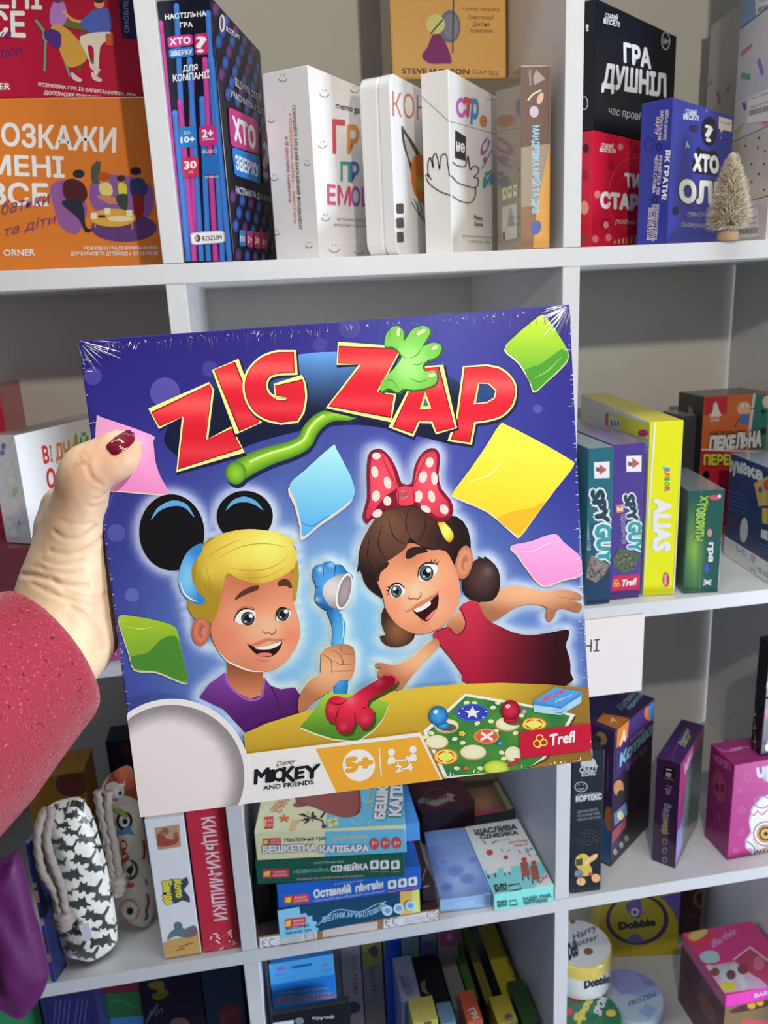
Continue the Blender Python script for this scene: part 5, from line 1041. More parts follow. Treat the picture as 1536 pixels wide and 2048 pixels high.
for lab, x0, x1, yb, yt, y, d, c, tx in std_list:
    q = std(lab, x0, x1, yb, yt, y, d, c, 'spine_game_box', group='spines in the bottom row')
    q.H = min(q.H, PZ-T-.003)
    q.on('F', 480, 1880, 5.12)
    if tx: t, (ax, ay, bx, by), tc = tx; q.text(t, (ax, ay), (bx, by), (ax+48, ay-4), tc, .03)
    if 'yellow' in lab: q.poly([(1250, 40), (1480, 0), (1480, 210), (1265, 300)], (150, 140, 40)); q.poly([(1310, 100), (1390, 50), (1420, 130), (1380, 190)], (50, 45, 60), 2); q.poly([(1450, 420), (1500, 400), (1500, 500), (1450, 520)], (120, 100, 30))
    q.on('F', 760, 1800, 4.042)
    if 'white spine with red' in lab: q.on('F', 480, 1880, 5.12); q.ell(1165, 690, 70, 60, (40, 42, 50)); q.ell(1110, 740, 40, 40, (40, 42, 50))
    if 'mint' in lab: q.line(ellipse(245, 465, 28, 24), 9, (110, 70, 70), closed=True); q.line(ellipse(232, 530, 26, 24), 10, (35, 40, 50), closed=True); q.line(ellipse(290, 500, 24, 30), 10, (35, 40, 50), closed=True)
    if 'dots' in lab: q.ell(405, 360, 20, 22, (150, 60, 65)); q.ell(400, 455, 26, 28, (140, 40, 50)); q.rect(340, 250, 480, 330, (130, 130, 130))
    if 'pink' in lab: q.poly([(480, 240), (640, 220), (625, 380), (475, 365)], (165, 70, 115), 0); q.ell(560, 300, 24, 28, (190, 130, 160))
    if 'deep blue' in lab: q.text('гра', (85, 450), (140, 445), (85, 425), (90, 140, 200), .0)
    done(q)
def lean(name, label, x0, y0, x1, y1, x2, y2, x3, y3, yf, yb, c, d=.035, wl=188, draw=None):
    """box lying on its back edge: its upper face is the quad far-left, far-right, near-right, near-left"""
    zt = ony((x2+x3)/2, (y2+y3)/2, yf)[2]
    nl, nr = ony(x3, y3, yf, zt), ony(x2, y2, yf, zt)
    q = Box(name, label, 'board game box', (nl[0], nl[1], Z4), (nr[0], nr[1], Z4), zt-Z4, yb-yf, c, G6, wl=wl)
    if draw: draw(q)
    return done(q)
def dyel(q):
    q.on('T', 760, 1800, 4.042); q.text('НАСТІЛЬНА ГРА', (958, 340), (1085, 665), (990, 330), (70, 65, 40), .02); q.line([(872, 258), (940, 455), (1080, 440)], 3, (120, 108, 30))
    q.on('F', 760, 1800, 4.042); q.rect(1060, 770, 1180, 820, (150, 140, 60))
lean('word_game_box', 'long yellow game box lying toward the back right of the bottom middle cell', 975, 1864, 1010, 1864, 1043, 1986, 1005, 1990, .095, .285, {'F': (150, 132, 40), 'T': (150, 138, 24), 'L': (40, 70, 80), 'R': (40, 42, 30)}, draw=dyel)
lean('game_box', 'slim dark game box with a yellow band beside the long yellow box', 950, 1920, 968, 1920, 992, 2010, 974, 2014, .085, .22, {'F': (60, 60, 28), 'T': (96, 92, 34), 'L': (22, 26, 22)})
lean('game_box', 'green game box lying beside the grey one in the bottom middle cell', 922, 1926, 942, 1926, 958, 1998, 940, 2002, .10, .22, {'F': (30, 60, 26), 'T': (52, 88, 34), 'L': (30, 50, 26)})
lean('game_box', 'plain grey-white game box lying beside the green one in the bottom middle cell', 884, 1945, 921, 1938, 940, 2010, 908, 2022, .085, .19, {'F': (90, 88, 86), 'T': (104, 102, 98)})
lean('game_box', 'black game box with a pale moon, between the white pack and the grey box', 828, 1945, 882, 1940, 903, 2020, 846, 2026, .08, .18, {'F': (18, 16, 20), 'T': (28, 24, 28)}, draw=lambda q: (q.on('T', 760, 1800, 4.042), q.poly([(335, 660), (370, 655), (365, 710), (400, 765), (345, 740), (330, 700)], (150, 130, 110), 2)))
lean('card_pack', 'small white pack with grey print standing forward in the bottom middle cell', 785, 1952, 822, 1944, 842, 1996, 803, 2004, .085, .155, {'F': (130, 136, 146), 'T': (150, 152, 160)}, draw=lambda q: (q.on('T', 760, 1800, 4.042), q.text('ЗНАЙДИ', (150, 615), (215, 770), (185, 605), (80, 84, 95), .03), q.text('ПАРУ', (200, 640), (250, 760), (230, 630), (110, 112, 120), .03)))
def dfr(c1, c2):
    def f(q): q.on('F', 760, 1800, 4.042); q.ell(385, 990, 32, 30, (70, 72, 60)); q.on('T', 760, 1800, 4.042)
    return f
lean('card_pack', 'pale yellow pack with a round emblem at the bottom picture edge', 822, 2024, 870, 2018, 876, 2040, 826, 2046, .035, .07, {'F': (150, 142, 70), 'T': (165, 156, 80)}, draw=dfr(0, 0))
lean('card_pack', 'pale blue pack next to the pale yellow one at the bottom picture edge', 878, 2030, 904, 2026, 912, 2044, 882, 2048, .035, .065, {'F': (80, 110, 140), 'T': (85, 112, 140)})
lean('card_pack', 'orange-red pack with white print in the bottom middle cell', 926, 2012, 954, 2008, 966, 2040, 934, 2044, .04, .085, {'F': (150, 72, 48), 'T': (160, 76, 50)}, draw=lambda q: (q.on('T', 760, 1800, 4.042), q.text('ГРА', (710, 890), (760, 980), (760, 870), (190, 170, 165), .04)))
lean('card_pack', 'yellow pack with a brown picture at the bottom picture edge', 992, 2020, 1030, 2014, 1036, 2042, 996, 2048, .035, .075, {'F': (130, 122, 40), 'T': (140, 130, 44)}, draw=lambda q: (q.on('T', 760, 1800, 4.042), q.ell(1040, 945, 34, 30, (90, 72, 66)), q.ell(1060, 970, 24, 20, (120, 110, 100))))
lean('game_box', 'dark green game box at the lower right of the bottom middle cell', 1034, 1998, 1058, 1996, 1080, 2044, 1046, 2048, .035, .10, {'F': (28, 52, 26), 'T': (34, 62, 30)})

# right cell of the bottom row
class Tin(Paint):
    def __init__(s, name, label, cx, cy, z, r, h, cols, wl=180, group=None):
        super().__init__(wl); s.name, s.label, s.r, s.h, s.cols, s.group = name, label, r, h, cols, group; s.c = np.array((cx, cy, z))
    def place(s, x, y):
        if s.face == 'T':
            p = onz(x, y, s.c[2]+s.h)-s.c; q = math.hypot(p[0], p[1]); k = min(1, s.r*.97/q) if q else 1
            return (p[0]*k, p[1]*k, s.h+3e-5+s.k*1e-5)
        d = ray(x, y); o = CAM-s.c; a = d[0]**2+d[1]**2; b_ = o[0]*d[0]+o[1]*d[1]; e = o[0]**2+o[1]**2-(s.r+5e-5+s.k*1e-5)**2
        q = b_*b_-a*e; t = (-b_-math.sqrt(max(q, 0)))/a; p = o+d*t; p[2] = min(max(p[2], .002), s.h-.002); return tuple(p)
    def done(s):
        root = link(s.name, None, None, s.label, 'game tin', s.group, Matrix.Translation(s.c)); zs = s.h*.62
        def lathe(prof):
            bm = bmesh.new(); n = 56; R = []
            for r, z in prof: R.append([bm.verts.new((r*math.cos(6.28319*i/n), r*math.sin(6.28319*i/n), z)) for i in range(n)])
            for u, v in zip(R, R[1:]):
                for i in range(n): bm.faces.new((u[i], u[(i+1) % n], v[(i+1) % n], v[i]))
            bm.faces.new(R[0][::-1]); bm.faces.new(R[-1]); return bm
        r, h = s.r, s.h
        base = Paint(); base.gain = s.gain; base.place = s.place
        k = s.split if hasattr(s, 'split') else None
        link('base', base.finish('base', lathe([(r-.002, 0), (r-.0006, .001), (r-.0006, zs-.0005)]), lambda n, c: s.cols[1], print_mat('metal')), root)
        link('lid', s.finish('lid', lathe([(r, zs), (r+.0006, zs+.001), (r, zs+.002), (r, h-.0035), (r-.0008, h-.001), (r-.0028, h), (r-.004, h)]), lambda n, c: s.cols[0] if n.z > .9 else s.cols[2], print_mat('metal')), root)
        return root
o7 = (1100, 1700, 3.523)
c = onz(1262, 1990, Z4+.022); t = Tin('round_tin', 'lilac-blue round game tin lying flat in the bottom right cell', c[0], c[1], Z4, .047, .022, ((136, 152, 205), (110, 125, 180), (130, 146, 195)), wl=160, group='round tins')
t.on('T', *o7); t.ell(600, 900, 215, 120, (120, 130, 190), 25); t.poly([(420, 860), (560, 800), (760, 940), (500, 1020)], (112, 118, 176), 2)
for i in range(7): t.line([(600+i*24, 830+i*6), (690+i*16, 960-i*4)], 4, (80, 86, 130), up=False)
t.text('FROZEN', (560, 1105), (745, 1030), (550, 1070), (70, 80, 130), .03); t.text('Disney', (575, 1075), (640, 1050), (570, 1055), (90, 100, 150), 0); t.poly([(620, 1140), (680, 1080), (760, 1120), (700, 1190)], (110, 135, 190), 0); t.done()
c = onz(1180, 2030, Z4+.030); t = Tin('round_tin', 'green round game tin with yellow letters, under the white tin', c[0]-.004, c[1], Z4, .048, .030, ((26, 92, 62), (30, 90, 60), (34, 104, 72)), wl=170, group='round tins')
t.on('T', *o7); t.text('Spot', (205, 1226), (300, 1060), (165, 1180), (205, 170, 70), .09); t.text('it!', (320, 1040), (350, 970), (280, 1010), (205, 170, 70), .06); t.text('SPORTS', (355, 1170), (425, 990), (305, 1140), (205, 205, 210), .06); t.ell(430, 1150, 36, 26, (190, 160, 60)); t.ell(140, 1140, 22, 26, (190, 50, 60)); t.poly([(140, 1035), (210, 1030), (215, 1080), (150, 1075)], (110, 50, 35), 2); t.done()
zt = Z4+.030+.0006
c = onz(1165, 1880, zt+.058); t = Tin('round_tin', 'white and gold round game tin stacked on the green tin', c[0]-.006, c[1]-.004, zt, .046, .058, ((192, 190, 198), (200, 198, 204), (190, 165, 80)), wl=180, group='round tins')
t.on('T', *o7); t.text('Harry', (165, 640), (330, 560), (160, 590), (70, 62, 60), .02); t.text('Potter', (160, 690), (335, 630), (158, 645), (70, 62, 60), .02); t.text('Dob', (135, 770), (200, 735), (120, 660), (30, 30, 40), .07); t.ell(270, 715, 34, 26, (110, 70, 50)); t.ell(160, 505, 18, 16, (100, 80, 50))
t.on('S', *o7); t.done()
for q in [o for o in bpy.data.objects if o.parent and o.parent.get('label', '').startswith('white and gold') and o.name.startswith('base')]:
    tt = Tin('x', '', c[0]-.006, c[1]-.004, zt, .0454, .058, ((0, 0, 0),)*3, wl=180); tt.on('S', *o7); tt.text('Dobble', (245, 975), (420, 930), (245, 920), (28, 30, 50), .08)
    me = tt.finish('base', bmesh.new(), None, print_mat('metal')); bm = bmesh.new(); bm.from_mesh(q.data); bm.from_mesh(me); bm.to_mesh(q.data); bm.free()
A = ony(1211, 1910, .24, Z4); e = ony(1355, 1890, .225, Z4); A = ony(1196, 1910, .245, Z4)
b = Box('board_game_box', 'yellow and violet symbol game box standing at the back of the bottom right cell', 'board game box', A, e, hz(A, 1191, 1790)-Z4, .05, {'F': (150, 135, 30), 'R': (80, 70, 130)}, None, wl=160)
b.on('F', *o7); b.poly([(780, 330), (1000, 280), (1000, 500), (930, 560), (870, 440), (800, 350)], (88, 76, 140), 2); b.ell(615, 490, 222, 180, (52, 42, 70)); b.ell(612, 485, 192, 160, (142, 130, 34)); b.poly([(530, 380), (640, 350), (640, 470), (590, 480), (560, 450)], (86, 74, 130), 2); b.ell(598, 438, 30, 30, (190, 185, 200)); b.ell(598, 438, 13, 13, (60, 50, 90)); b.line([(620, 450), (660, 445), (690, 420)], 9, (86, 74, 130)); b.poly([(540, 640), (600, 585), (660, 635), (600, 655)], (86, 74, 130), 2)
b.text('Dobble', (490, 560), (740, 530), (485, 510), (34, 32, 40), .08); done(b)
b = Box('board_game_box', 'dark maroon game box at the back wall of the bottom right cell', 'board game box', ony(1358, 1870, .262, Z4), ony(1436, 1850, .245, Z4), hz(ony(1358, 1870, .262, Z4), 1362, 1760)-Z4, .03, (62, 26, 30), None, wl=170); b.W = min(b.W, .688-b.A[0]); b.on('F', *o7); b.line(ellipse(1070, 340, 50, 60, 20), 22, (120, 84, 50), closed=True); b.line([(930, 470), (1000, 460), (1060, 490)], 3, (110, 90, 90), sm=3); done(b)
# pink fashion box and its neighbour
zt = Z4+.100
A = onz(1450, 2016, zt); e = onz(1600, 1986, zt); A[2] = e[2] = Z4
b = Box('gift_box', 'brown and gold box with dark sides under the pink craft box', 'gift box', A, e, .0994, (1360, 1872, 1), {'F': (96, 78, 52), 'T': (110, 88, 60), 'L': (58, 30, 36)}, None, wl=165)
DP = (onz(1360, 1866, zt+.02)-A) @ b.v; b.D = DP; b.on('F', *o7); b.poly([(1270, 1130), (1400, 1075), (1536, 1050), (1536, 1100), (1300, 1150)], (60, 36, 34), 2); b.ell(1420, 1095, 30, 26, (150, 116, 40)); b.ell(1480, 1075, 26, 24, (160, 126, 40)); b.rect(1350, 1195, 1536, 1250, (150, 60, 70)); b.ell(1360, 1110, 22, 22, (60, 30, 40))
b.on('L', *o7); b.poly([(880, 640), (960, 700), (1060, 900), (1000, 960), (880, 760)], (40, 20, 26), 2); b.poly([(1080, 1000), (1180, 1180), (1120, 1200), (1040, 1060)], (74, 50, 40), 2); done(b)
A2, e2 = A.copy(), e.copy(); A2[2] = e2[2] = zt
b = Box('craft_box', 'thin pink craft box with a picture cover seen from above at the lower right corner', 'craft set box', A2, e2, .020, DP-.001, {'F': (196, 44, 130), 'T': (178, 42, 104), 'L': (120, 40, 76)}, None, wl=165, m='film')
b.on('T', *o7)
b.poly([(920, 560), (1100, 530), (1200, 640), (1010, 690)], (180, 44, 66), 0); b.poly([(975, 605), (1030, 560), (1100, 555), (1105, 590), (1050, 630), (1000, 640)], (170, 150, 80), 2); b.text('Barbie', (1145, 690), (1310, 590), (1130, 640), (205, 110, 155), .04, it=.2)
b.poly([(1055, 740), (1110, 710), (1180, 720), (1195, 780), (1120, 800), (1070, 780)], (140, 165, 200), 2); b.poly([(1095, 820), (1330, 780), (1536, 960), (1536, 1000), (1220, 1010)], (170, 140, 165), 0)
for q, cc in (([(1180, 815), (1240, 812), (1300, 930), (1215, 940)], (150, 165, 185)), ([(1260, 810), (1310, 800), (1400, 960), (1360, 985)], (160, 175, 195)), ([(1290, 775), (1400, 690), (1536, 790), (1536, 930), (1440, 890)], (150, 50, 80))): b.poly(q, cc)
b.line([(1290, 775), (1410, 685), (1536, 780)], 12, (190, 160, 175)); b.ell(1160, 860, 36, 30, (110, 60, 50)); b.ell(1275, 880, 34, 34, (90, 50, 60)); b.ell(1360, 840, 40, 36, (120, 40, 50)); b.ell(1255, 960, 56, 34, (185, 160, 50)); b.ell(1120, 830, 30, 20, (200, 180, 140)); b.ell(1470, 800, 40, 50, (190, 90, 120))
b.on('F', *o7); b.text('BARBIE', (1440, 1040), (1600, 1000), (1440, 1010), (220, 150, 190), .04); done(b)

# left cell of the bottom row: dark boxes
b = std('dark blue game box with rows of pale text, under the purple pouch', 88, 200, 2040, 1985, .06, .036, {'F': (26, 28, 66), 'T': (32, 30, 62)}, 'board_game_box', wl=170, group=None)
b.on('F', 0, 1480, 3.072)
for i in range(4): b.line([(345+i*28, 1600), (330+i*28, 1745)], 6, (62, 62, 110), up=False)
for i in range(3): b.line([(480+i*28, 1590), (460+i*28, 1745)], 6, (60, 60, 105), up=False)
done(b)
b = std('dark box with a green picture panel in the bottom left cell', 196, 288, 2040, 1965, .10, .12, {'F': (40, 30, 44)}, 'board_game_box', wl=170, group=None)
b.on('F', 0, 1480, 3.072); b.poly([(610, 1560), (880, 1540), (870, 1690), (605, 1715)], (34, 82, 48)); b.poly([(610, 1510), (880, 1480), (880, 1535), (610, 1555)], (92, 30, 44)); b.poly([(610, 1718), (880, 1690), (880, 1760), (610, 1760)], (50, 100, 150)); b.line([(640, 1660), (720, 1600), (830, 1640)], 4, (60, 120, 70), sm=3); done(b)
b = std('navy game box with small yellow figures in the bottom left cell', 292, 412, 2040, 1955, .11, .12, {'F': (24, 24, 62)}, 'board_game_box', wl=170, group=None)
b.on('F', 0, 1480, 3.072); b.poly([(915, 1490), (1000, 1480), (1010, 1530), (1040, 1550), (1000, 1590), (950, 1595), (970, 1540), (920, 1525)], (150, 130, 50), 2); b.poly([(940, 1560), (1035, 1545), (1000, 1590), (945, 1595)], (110, 130, 40), 2); b.text('Imagin', (880, 1745), (960, 1625), (905, 1750), (130, 135, 170), .03); b.text('УП', (950, 1700), (1000, 1670), (945, 1675), (130, 135, 170), .03); b.ell(1105, 1745, 60, 40, (150, 110, 100)); done(b)
b = std('teal-blue game box with a red disc against the post, bottom left cell', 414, 492, 2040, 1940, .10, .12, {'F': (22, 56, 88)}, 'board_game_box', wl=170, group=None)
b.on('F', 0, 1480, 3.072); b.ell(1415, 1690, 72, 70, (110, 44, 58)); b.text('гра', (1370, 1720), (1440, 1680), (1365, 1690), (140, 80, 90), .02); done(b)
b = std('green game box at the far left of the bottom row, behind the purple pouch', -60, 84, 2040, 1990, .07, .12, {'F': (34, 104, 64), 'T': (26, 70, 48)}, 'board_game_box', wl=170, group=None); done(b)
# ------------------------------------------------------------------ the board game box held up in front
TL, TR_, BR, BL = (np.array(q) for q in ((-.0270, -.2759, 1.3710), (.2326, -.2900, 1.3766), (.2353, -.3251, 1.1179), (-.0243, -.3110, 1.1123)))
uu = (BR-BL)/np.linalg.norm(BR-BL); ww = (TL-BL); ww = ww-uu*(ww @ uu); hh = np.linalg.norm(ww); ww /= hh
NAVY = (38, 33, 112)
zroot = link('board_game_box', None, None, 'big square blue game box with two cartoon children, held up by a hand', 'board game box')
Zb = Box('lid', None, None, BL, BR, hh, .043, {'F': NAVY, 'L': (60, 66, 140), 'T': NAVY, 'R': (70, 80, 150)}, up=ww, wl=200, m='film', parent=zroot)
b = Zb; b.step = 7e-6
zroot.matrix_basis = Matrix(b.M())
CA, CB, CC, CD = ('F', 150, 600, 2.793), ('F', 600, 600, 2.56), ('F', 200, 950, 2.926), ('F', 600, 1050, 2.56)
def px(c, pts): return [(c[1]+x/c[3], c[2]+y/c[3]) for x, y in pts]
# outlines that carry a printed pale glow
ear1 = ellipse(422, 335, 190, 223, -4, 40); ear2 = ellipse(848, 240, 164, 148, 0, 40)
boyhead = [(520, 440), (600, 390), (700, 345), (830, 318), (980, 325), (1075, 335), (1140, 370), (1165, 590), (1150, 690), (1172, 930), (1105, 1070), (960, 1148), (800, 1110), (690, 1020), (600, 995), (540, 920), (490, 705), (458, 610), (475, 520)]
shirt = [(735, 1150), (745, 1210), (800, 1270), (880, 1308), (945, 1285), (960, 1180), (1000, 1232), (1060, 1252), (1140, 1240), (1175, 1290), (1195, 1385), (1060, 1425), (850, 1502), (730, 1372), (580, 1300), (640, 1220)]
bow = [(350, 790), (380, 765), (420, 765), (465, 810), (500, 880), (520, 937), (572, 937), (585, 860), (610, 800), (650, 763), (692, 760), (716, 800), (708, 890), (722, 965), (768, 1020), (784, 1080), (760, 1122), (710, 1135), (650, 1095), (590, 1055), (540, 1052), (470, 1065), (400, 1085), (345, 1142), (320, 1100), (345, 1010), (343, 900)]
girlhair = [(300, 170), (310, 100), (350, 20), (410, -60), (500, -105), (590, -105), (700, -50), (800, -40), (860, 30), (872, 140), (915, 170), (960, 165), (1005, 205), (1022, 265), (1018, 340), (985, 385), (930, 390), (830, 400), (770, 470), (700, 530), (600, 560), (575, 590), (530, 615), (450, 612), (412, 575), (440, 555), (425, 480), (430, 400), (350, 320)]
dress = [(815, 420), (860, 390), (905, 388), (930, 440), (965, 488), (1030, 520), (1090, 548), (1170, 562), (1260, 552), (1340, 536), (1374, 536), (1372, 575), (1358, 615), (1378, 680), (1382, 750), (1356, 822), (880, 818), (830, 760), (780, 690), (725, 622), (682, 572), (692, 540), (760, 520), (790, 558), (825, 545), (845, 495)]
armR = [(910, 400), (965, 375), (1015, 335), (1080, 312), (1145, 318), (1230, 337), (1290, 338), (1330, 328), (1385, 335), (1425, 348), (1440, 368), (1430, 382), (1380, 374), (1436, 402), (1440, 425), (1425, 445), (1395, 440), (1345, 425), (1312, 435), (1300, 470), (1280, 490), (1260, 485), (1256, 450), (1262, 425), (1230, 408), (1150, 405), (1085, 430), (1015, 478), (970, 490), (930, 445)]
armL = [(690, 575), (712, 622), (640, 692), (575, 768), (525, 832), (492, 842), (455, 800), (402, 778), (398, 745), (420, 732), (385, 724), (390, 704), (432, 706), (480, 715), (550, 690), (612, 640)]
boyarm = [(-8, 890), (20, 830), (62, 780), (105, 752), (108, 655), (150, 618), (220, 606), (272, 622), (284, 682), (276, 750), (252, 792), (200, 792), (150, 850), (80, 892), (0, 965)]
paw = [(62, 250), (75, 207), (110, 198), (125, 188), (160, 182), (182, 200), (215, 202), (240, 235), (268, 260), (262, 330), (232, 400), (150, 430), (100, 410), (76, 370), (82, 310)]
stick = [(135, 420), (195, 430), (228, 490), (232, 530), (222, 620), (240, 760), (242, 858), (176, 858), (180, 760), (162, 640), (168, 540), (160, 490)]
GL = np.array([p for c, o in ((CC, ear1), (CC, ear2), (CC, boyhead), (CC, shirt), (CB, bow), (CD, girlhair), (CD, dress), (CD, armR), (CD, armL), (CD, boyarm), (CD, paw), (CD, stick)) for p in smooth(px(c, o), 4)])
def bgc(x, y):
    t = min(max((y-700)/620, 0), 1); c = mix((36, 31, 108), (44, 48, 130), t)
    g = math.exp(-(((x-690)/330)**2+((y-1290)/330)**2)); c = mix(c, (118, 170, 204), min(1, g*1.1))
    g = math.exp(-(((x-1010)/260)**2+((y-1330)/190)**2)); c = mix(c, (106, 152, 198), g*.6)
    g = math.exp(-(((x-870)/190)**2+((y-760)/260)**2)); c = mix(c, (72, 84, 165), g*.45)
    d = math.sqrt(((GL-(x, y))**2).sum(1).min()); return mix(c, (206, 218, 236), .78*math.exp(-(d/14)**2))
b.on('F'); b.poly([(162, 683), (1141, 611), (1182, 1518), (283, 1630)], NAVY, grad=bgc, step=10)
b.k += 1; b.on('F')
for x, y, r, a in ((330, 785, 30, .32), (186, 752, 18, .25), (262, 1176, 0, 0), (233, 1066, 18, .25), (264, 1190, 14, .3), (420, 738, 16, .18), (300, 1440, 26, .12), (560, 640, 0, 0), (1075, 818, 9, .25), (700, 655, 22, .14), (640, 690, 14, .15)):
    if r: b.ell(x, y, r, r, mix(bgc(x, y), (150, 140, 215), a), up=False)
# blue swoosh behind the letters
sw = [(330, 888), (338, 852), (372, 806), (430, 765), (520, 728), (620, 706), (720, 706), (820, 722), (900, 752), (936, 790), (940, 850), (925, 890), (860, 878), (760, 855), (690, 850), (600, 862), (500, 890), (430, 925), (370, 920)]
b.poly(sw, NAVY, 4, grad=lambda x, y: mix((86, 140, 205), (18, 22, 48), min(1, max(0, (y-705)/120+(abs(x-640)/900)))), step=14)
# green snake-like tail
b.on('F')
tail = [(472, 946), (500, 928), (540, 911), (580, 899), (608, 884), (620, 862), (638, 842), (664, 830), (698, 830), (716, 826)]
tw = [40, 42, 37, 33, 32, 32, 30, 26, 22, 16]
def ftail(dx, dy, k, c, c2=None):
    b.line([(x+dx, y+dy) for x, y in smooth(tail, 6, False)], [w_*k for w_ in tw], c, c2=c2); b.ell(472+dx, 946+dy, 21*k, 23*k, c, 0, c2)
ftail(3, 7, 1.02, (26, 30, 70)); ftail(0, 0, 1, (132, 182, 48), (60, 112, 30)); b.line([(x-1, y-4) for x, y in smooth(tail, 6, False)][6:40], 5, (178, 214, 110))
# ZIG ZAP letters
YEL, LR = (250, 238, 128), (200, 36, 52)
def letter(cnv, pts, sm=0, holes=(), yw=30):
    b.on(*cnv); P = smooth(pts, sm) if sm else pts; ys = [p[1] for p in P]; y0, y1 = min(ys), max(ys)
    b.line([(x+5, y+9) for x, y in P], yw+10, (26, 26, 62), closed=True); b.line(P, yw, YEL, closed=True)
    def g(x, y):
        t = (y-y0)/(y1-y0); return mix(mix((205, 34, 48), (178, 22, 42), t), (226, 96, 88), .7*math.exp(-((t-.24)/.12)**2)+.35*math.exp(-((t-.8)/.1)**2))
    b.line(P, 7, (110, 12, 30), closed=True); b.poly(P, LR, grad=g, step=22)
def arc(pts): return pts
letter(CA, [(430, 632), (755, 472), (762, 500), (728, 783), (872, 722), (928, 826), (577, 943), (613, 648), (470, 704)])
letter(CA, [(780, 390), (888, 350), (1028, 686), (922, 730)])
G = [(1220, 292)] + smooth([(1130, 294), (1050, 322), (980, 388), (952, 465), (962, 550), (1005, 622), (1072, 664), (1150, 682)], 4, False) + [(1240, 672)] + smooth([(1268, 625), (1282, 540), (1272, 450)], 4, False) + [(1118, 481), (1128, 532), (1184, 540), (1180, 568)] + smooth([(1125, 560), (1078, 522), (1064, 470), (1086, 425), (1145, 406)], 4, False) + [(1222, 404)]
letter(CA, G)
letter(CB, [(200, 242), (510, 252), (388, 470), (476, 490), (462, 597), (150, 543), (316, 334), (197, 320)], yw=27)
Pp = [(846, 346), (955, 343)] + smooth([(1010, 352), (1060, 385), (1096, 445), (1084, 530), (1030, 588), (960, 611)], 4, False) + [(886, 622), (868, 727), (777, 712), (812, 600)]
letter(CB, Pp, yw=27)
b.line([(918, 428), (962, 430), (1000, 465), (992, 500), (955, 522), (900, 528)], 12, YEL, closed=True, sm=0); b.poly([(918, 428), (962, 430), (1000, 465), (992, 500), (955, 522), (900, 528)], (34, 58, 110))
letter(CB, [(640, 350), (706, 345), (790, 655), (700, 673), (680, 617), (604, 617), (575, 680), (482, 650), (562, 470)], yw=27)
b.poly([(641, 470), (612, 560), (672, 556)], YEL); b.poly([(641, 500), (628, 546), (659, 543)], (52, 100, 110))
# green hand over the letters
gh = [(416, 470), (414, 425), (440, 392), (480, 352), (518, 300), (505, 265), (470, 238), (434, 235), (440, 180), (470, 140), (505, 135), (528, 160), (530, 210), (548, 190), (575, 152), (620, 133), (656, 142), (665, 170), (642, 212), (628, 238), (672, 220), (712, 225), (724, 252), (700, 292), (650, 312), (628, 340), (642, 366), (688, 362), (702, 392), (690, 428), (640, 450), (580, 460), (530, 455), (500, 474), (455, 452)]
b.on(*CB); b.line([(x+5, y+6) for x, y in smooth(gh, 3)], 10, (44, 84, 40), closed=True)
b.poly(gh, (0, 0, 0), 3, grad=lambda x, y: mix((96, 164, 62), (146, 208, 118), math.exp(-(((x-560)/90)**2+((y-330)/110)**2))), step=22)
for p in ([(490, 240), (520, 285), (545, 300)], [(560, 300), (600, 280), (625, 240)], [(575, 330), (610, 330), (640, 315)], [(560, 400), (610, 420), (650, 405)], [(430, 420), (470, 410), (500, 450)]): b.line(p, [2, 7, 2], (74, 138, 50), sm=3)
for x, y, rx, ry, r in ((505, 165, 10, 22, 10), (620, 165, 26, 10, -30), (690, 245, 18, 9, -20), (675, 385, 20, 10, -10)): b.ell(x, y, rx, ry, (196, 232, 150), r)
# picture cards, plain colour grounds
def card(cnv, pts, c1, c2, edge_pts=None):
    b.on(*cnv); P = np.array(pts); yy = P[:, 1]; xx = P[:, 0]; s_ = 8
    b.poly([(x-3, y+s_) for x, y in pts], (196, 186, 172)); b.poly(pts, c1, grad=lambda x, y: mix(c1, c2, min(1, max(0, (y-yy.min())/(yy.max()-yy.min())))), step=40)
card(CA, smooth([(125, 652), (150, 655), (425, 752), (438, 790), (450, 900), (480, 990), (522, 1080), (400, 1078), (270, 1066), (190, 1056), (140, 960), (118, 820)], 3), (232, 150, 196), (222, 128, 182))
card(CB, smooth([(1240, 75), (1275, 110), (1330, 190), (1378, 285), (1340, 345), (1270, 410), (1200, 468), (1175, 410), (1120, 320), (1046, 250), (1100, 185), (1170, 125)], 3), (168, 192, 46), (70, 138, 44))
card(CB, smooth([(1022, 638), (1060, 642), (1200, 712), (1380, 815), (1398, 850), (1320, 950), (1215, 1090), (1130, 1205), (1090, 1190), (960, 1080), (800, 1010), (782, 985), (860, 880), (950, 750)], 3), (240, 204, 70), (226, 180, 40))
card(CB, smooth([(1078, 1258), (1180, 1235), (1300, 1196), (1350, 1240), (1448, 1328), (1440, 1405), (1350, 1430), (1262, 1462), (1215, 1440), (1160, 1370), (1110, 1300)], 3), (226, 150, 200), (214, 130, 186))
b.on('F'); card(('F', 0, 0, 1), smooth([(664, 892), (672, 897), (690, 930), (705, 962), (708, 992), (680, 1018), (640, 1046), (606, 1073), (602, 1045), (592, 1005), (579, 970), (610, 940)], 3), (150, 204, 226), (74, 152, 208))
card(CC, smooth([(112, 824), (200, 826), (330, 850), (440, 890), (470, 990), (500, 1120), (514, 1215), (440, 1195), (330, 1150), (205, 1138), (170, 1040), (130, 920)], 3), (150, 178, 44), (84, 138, 46))
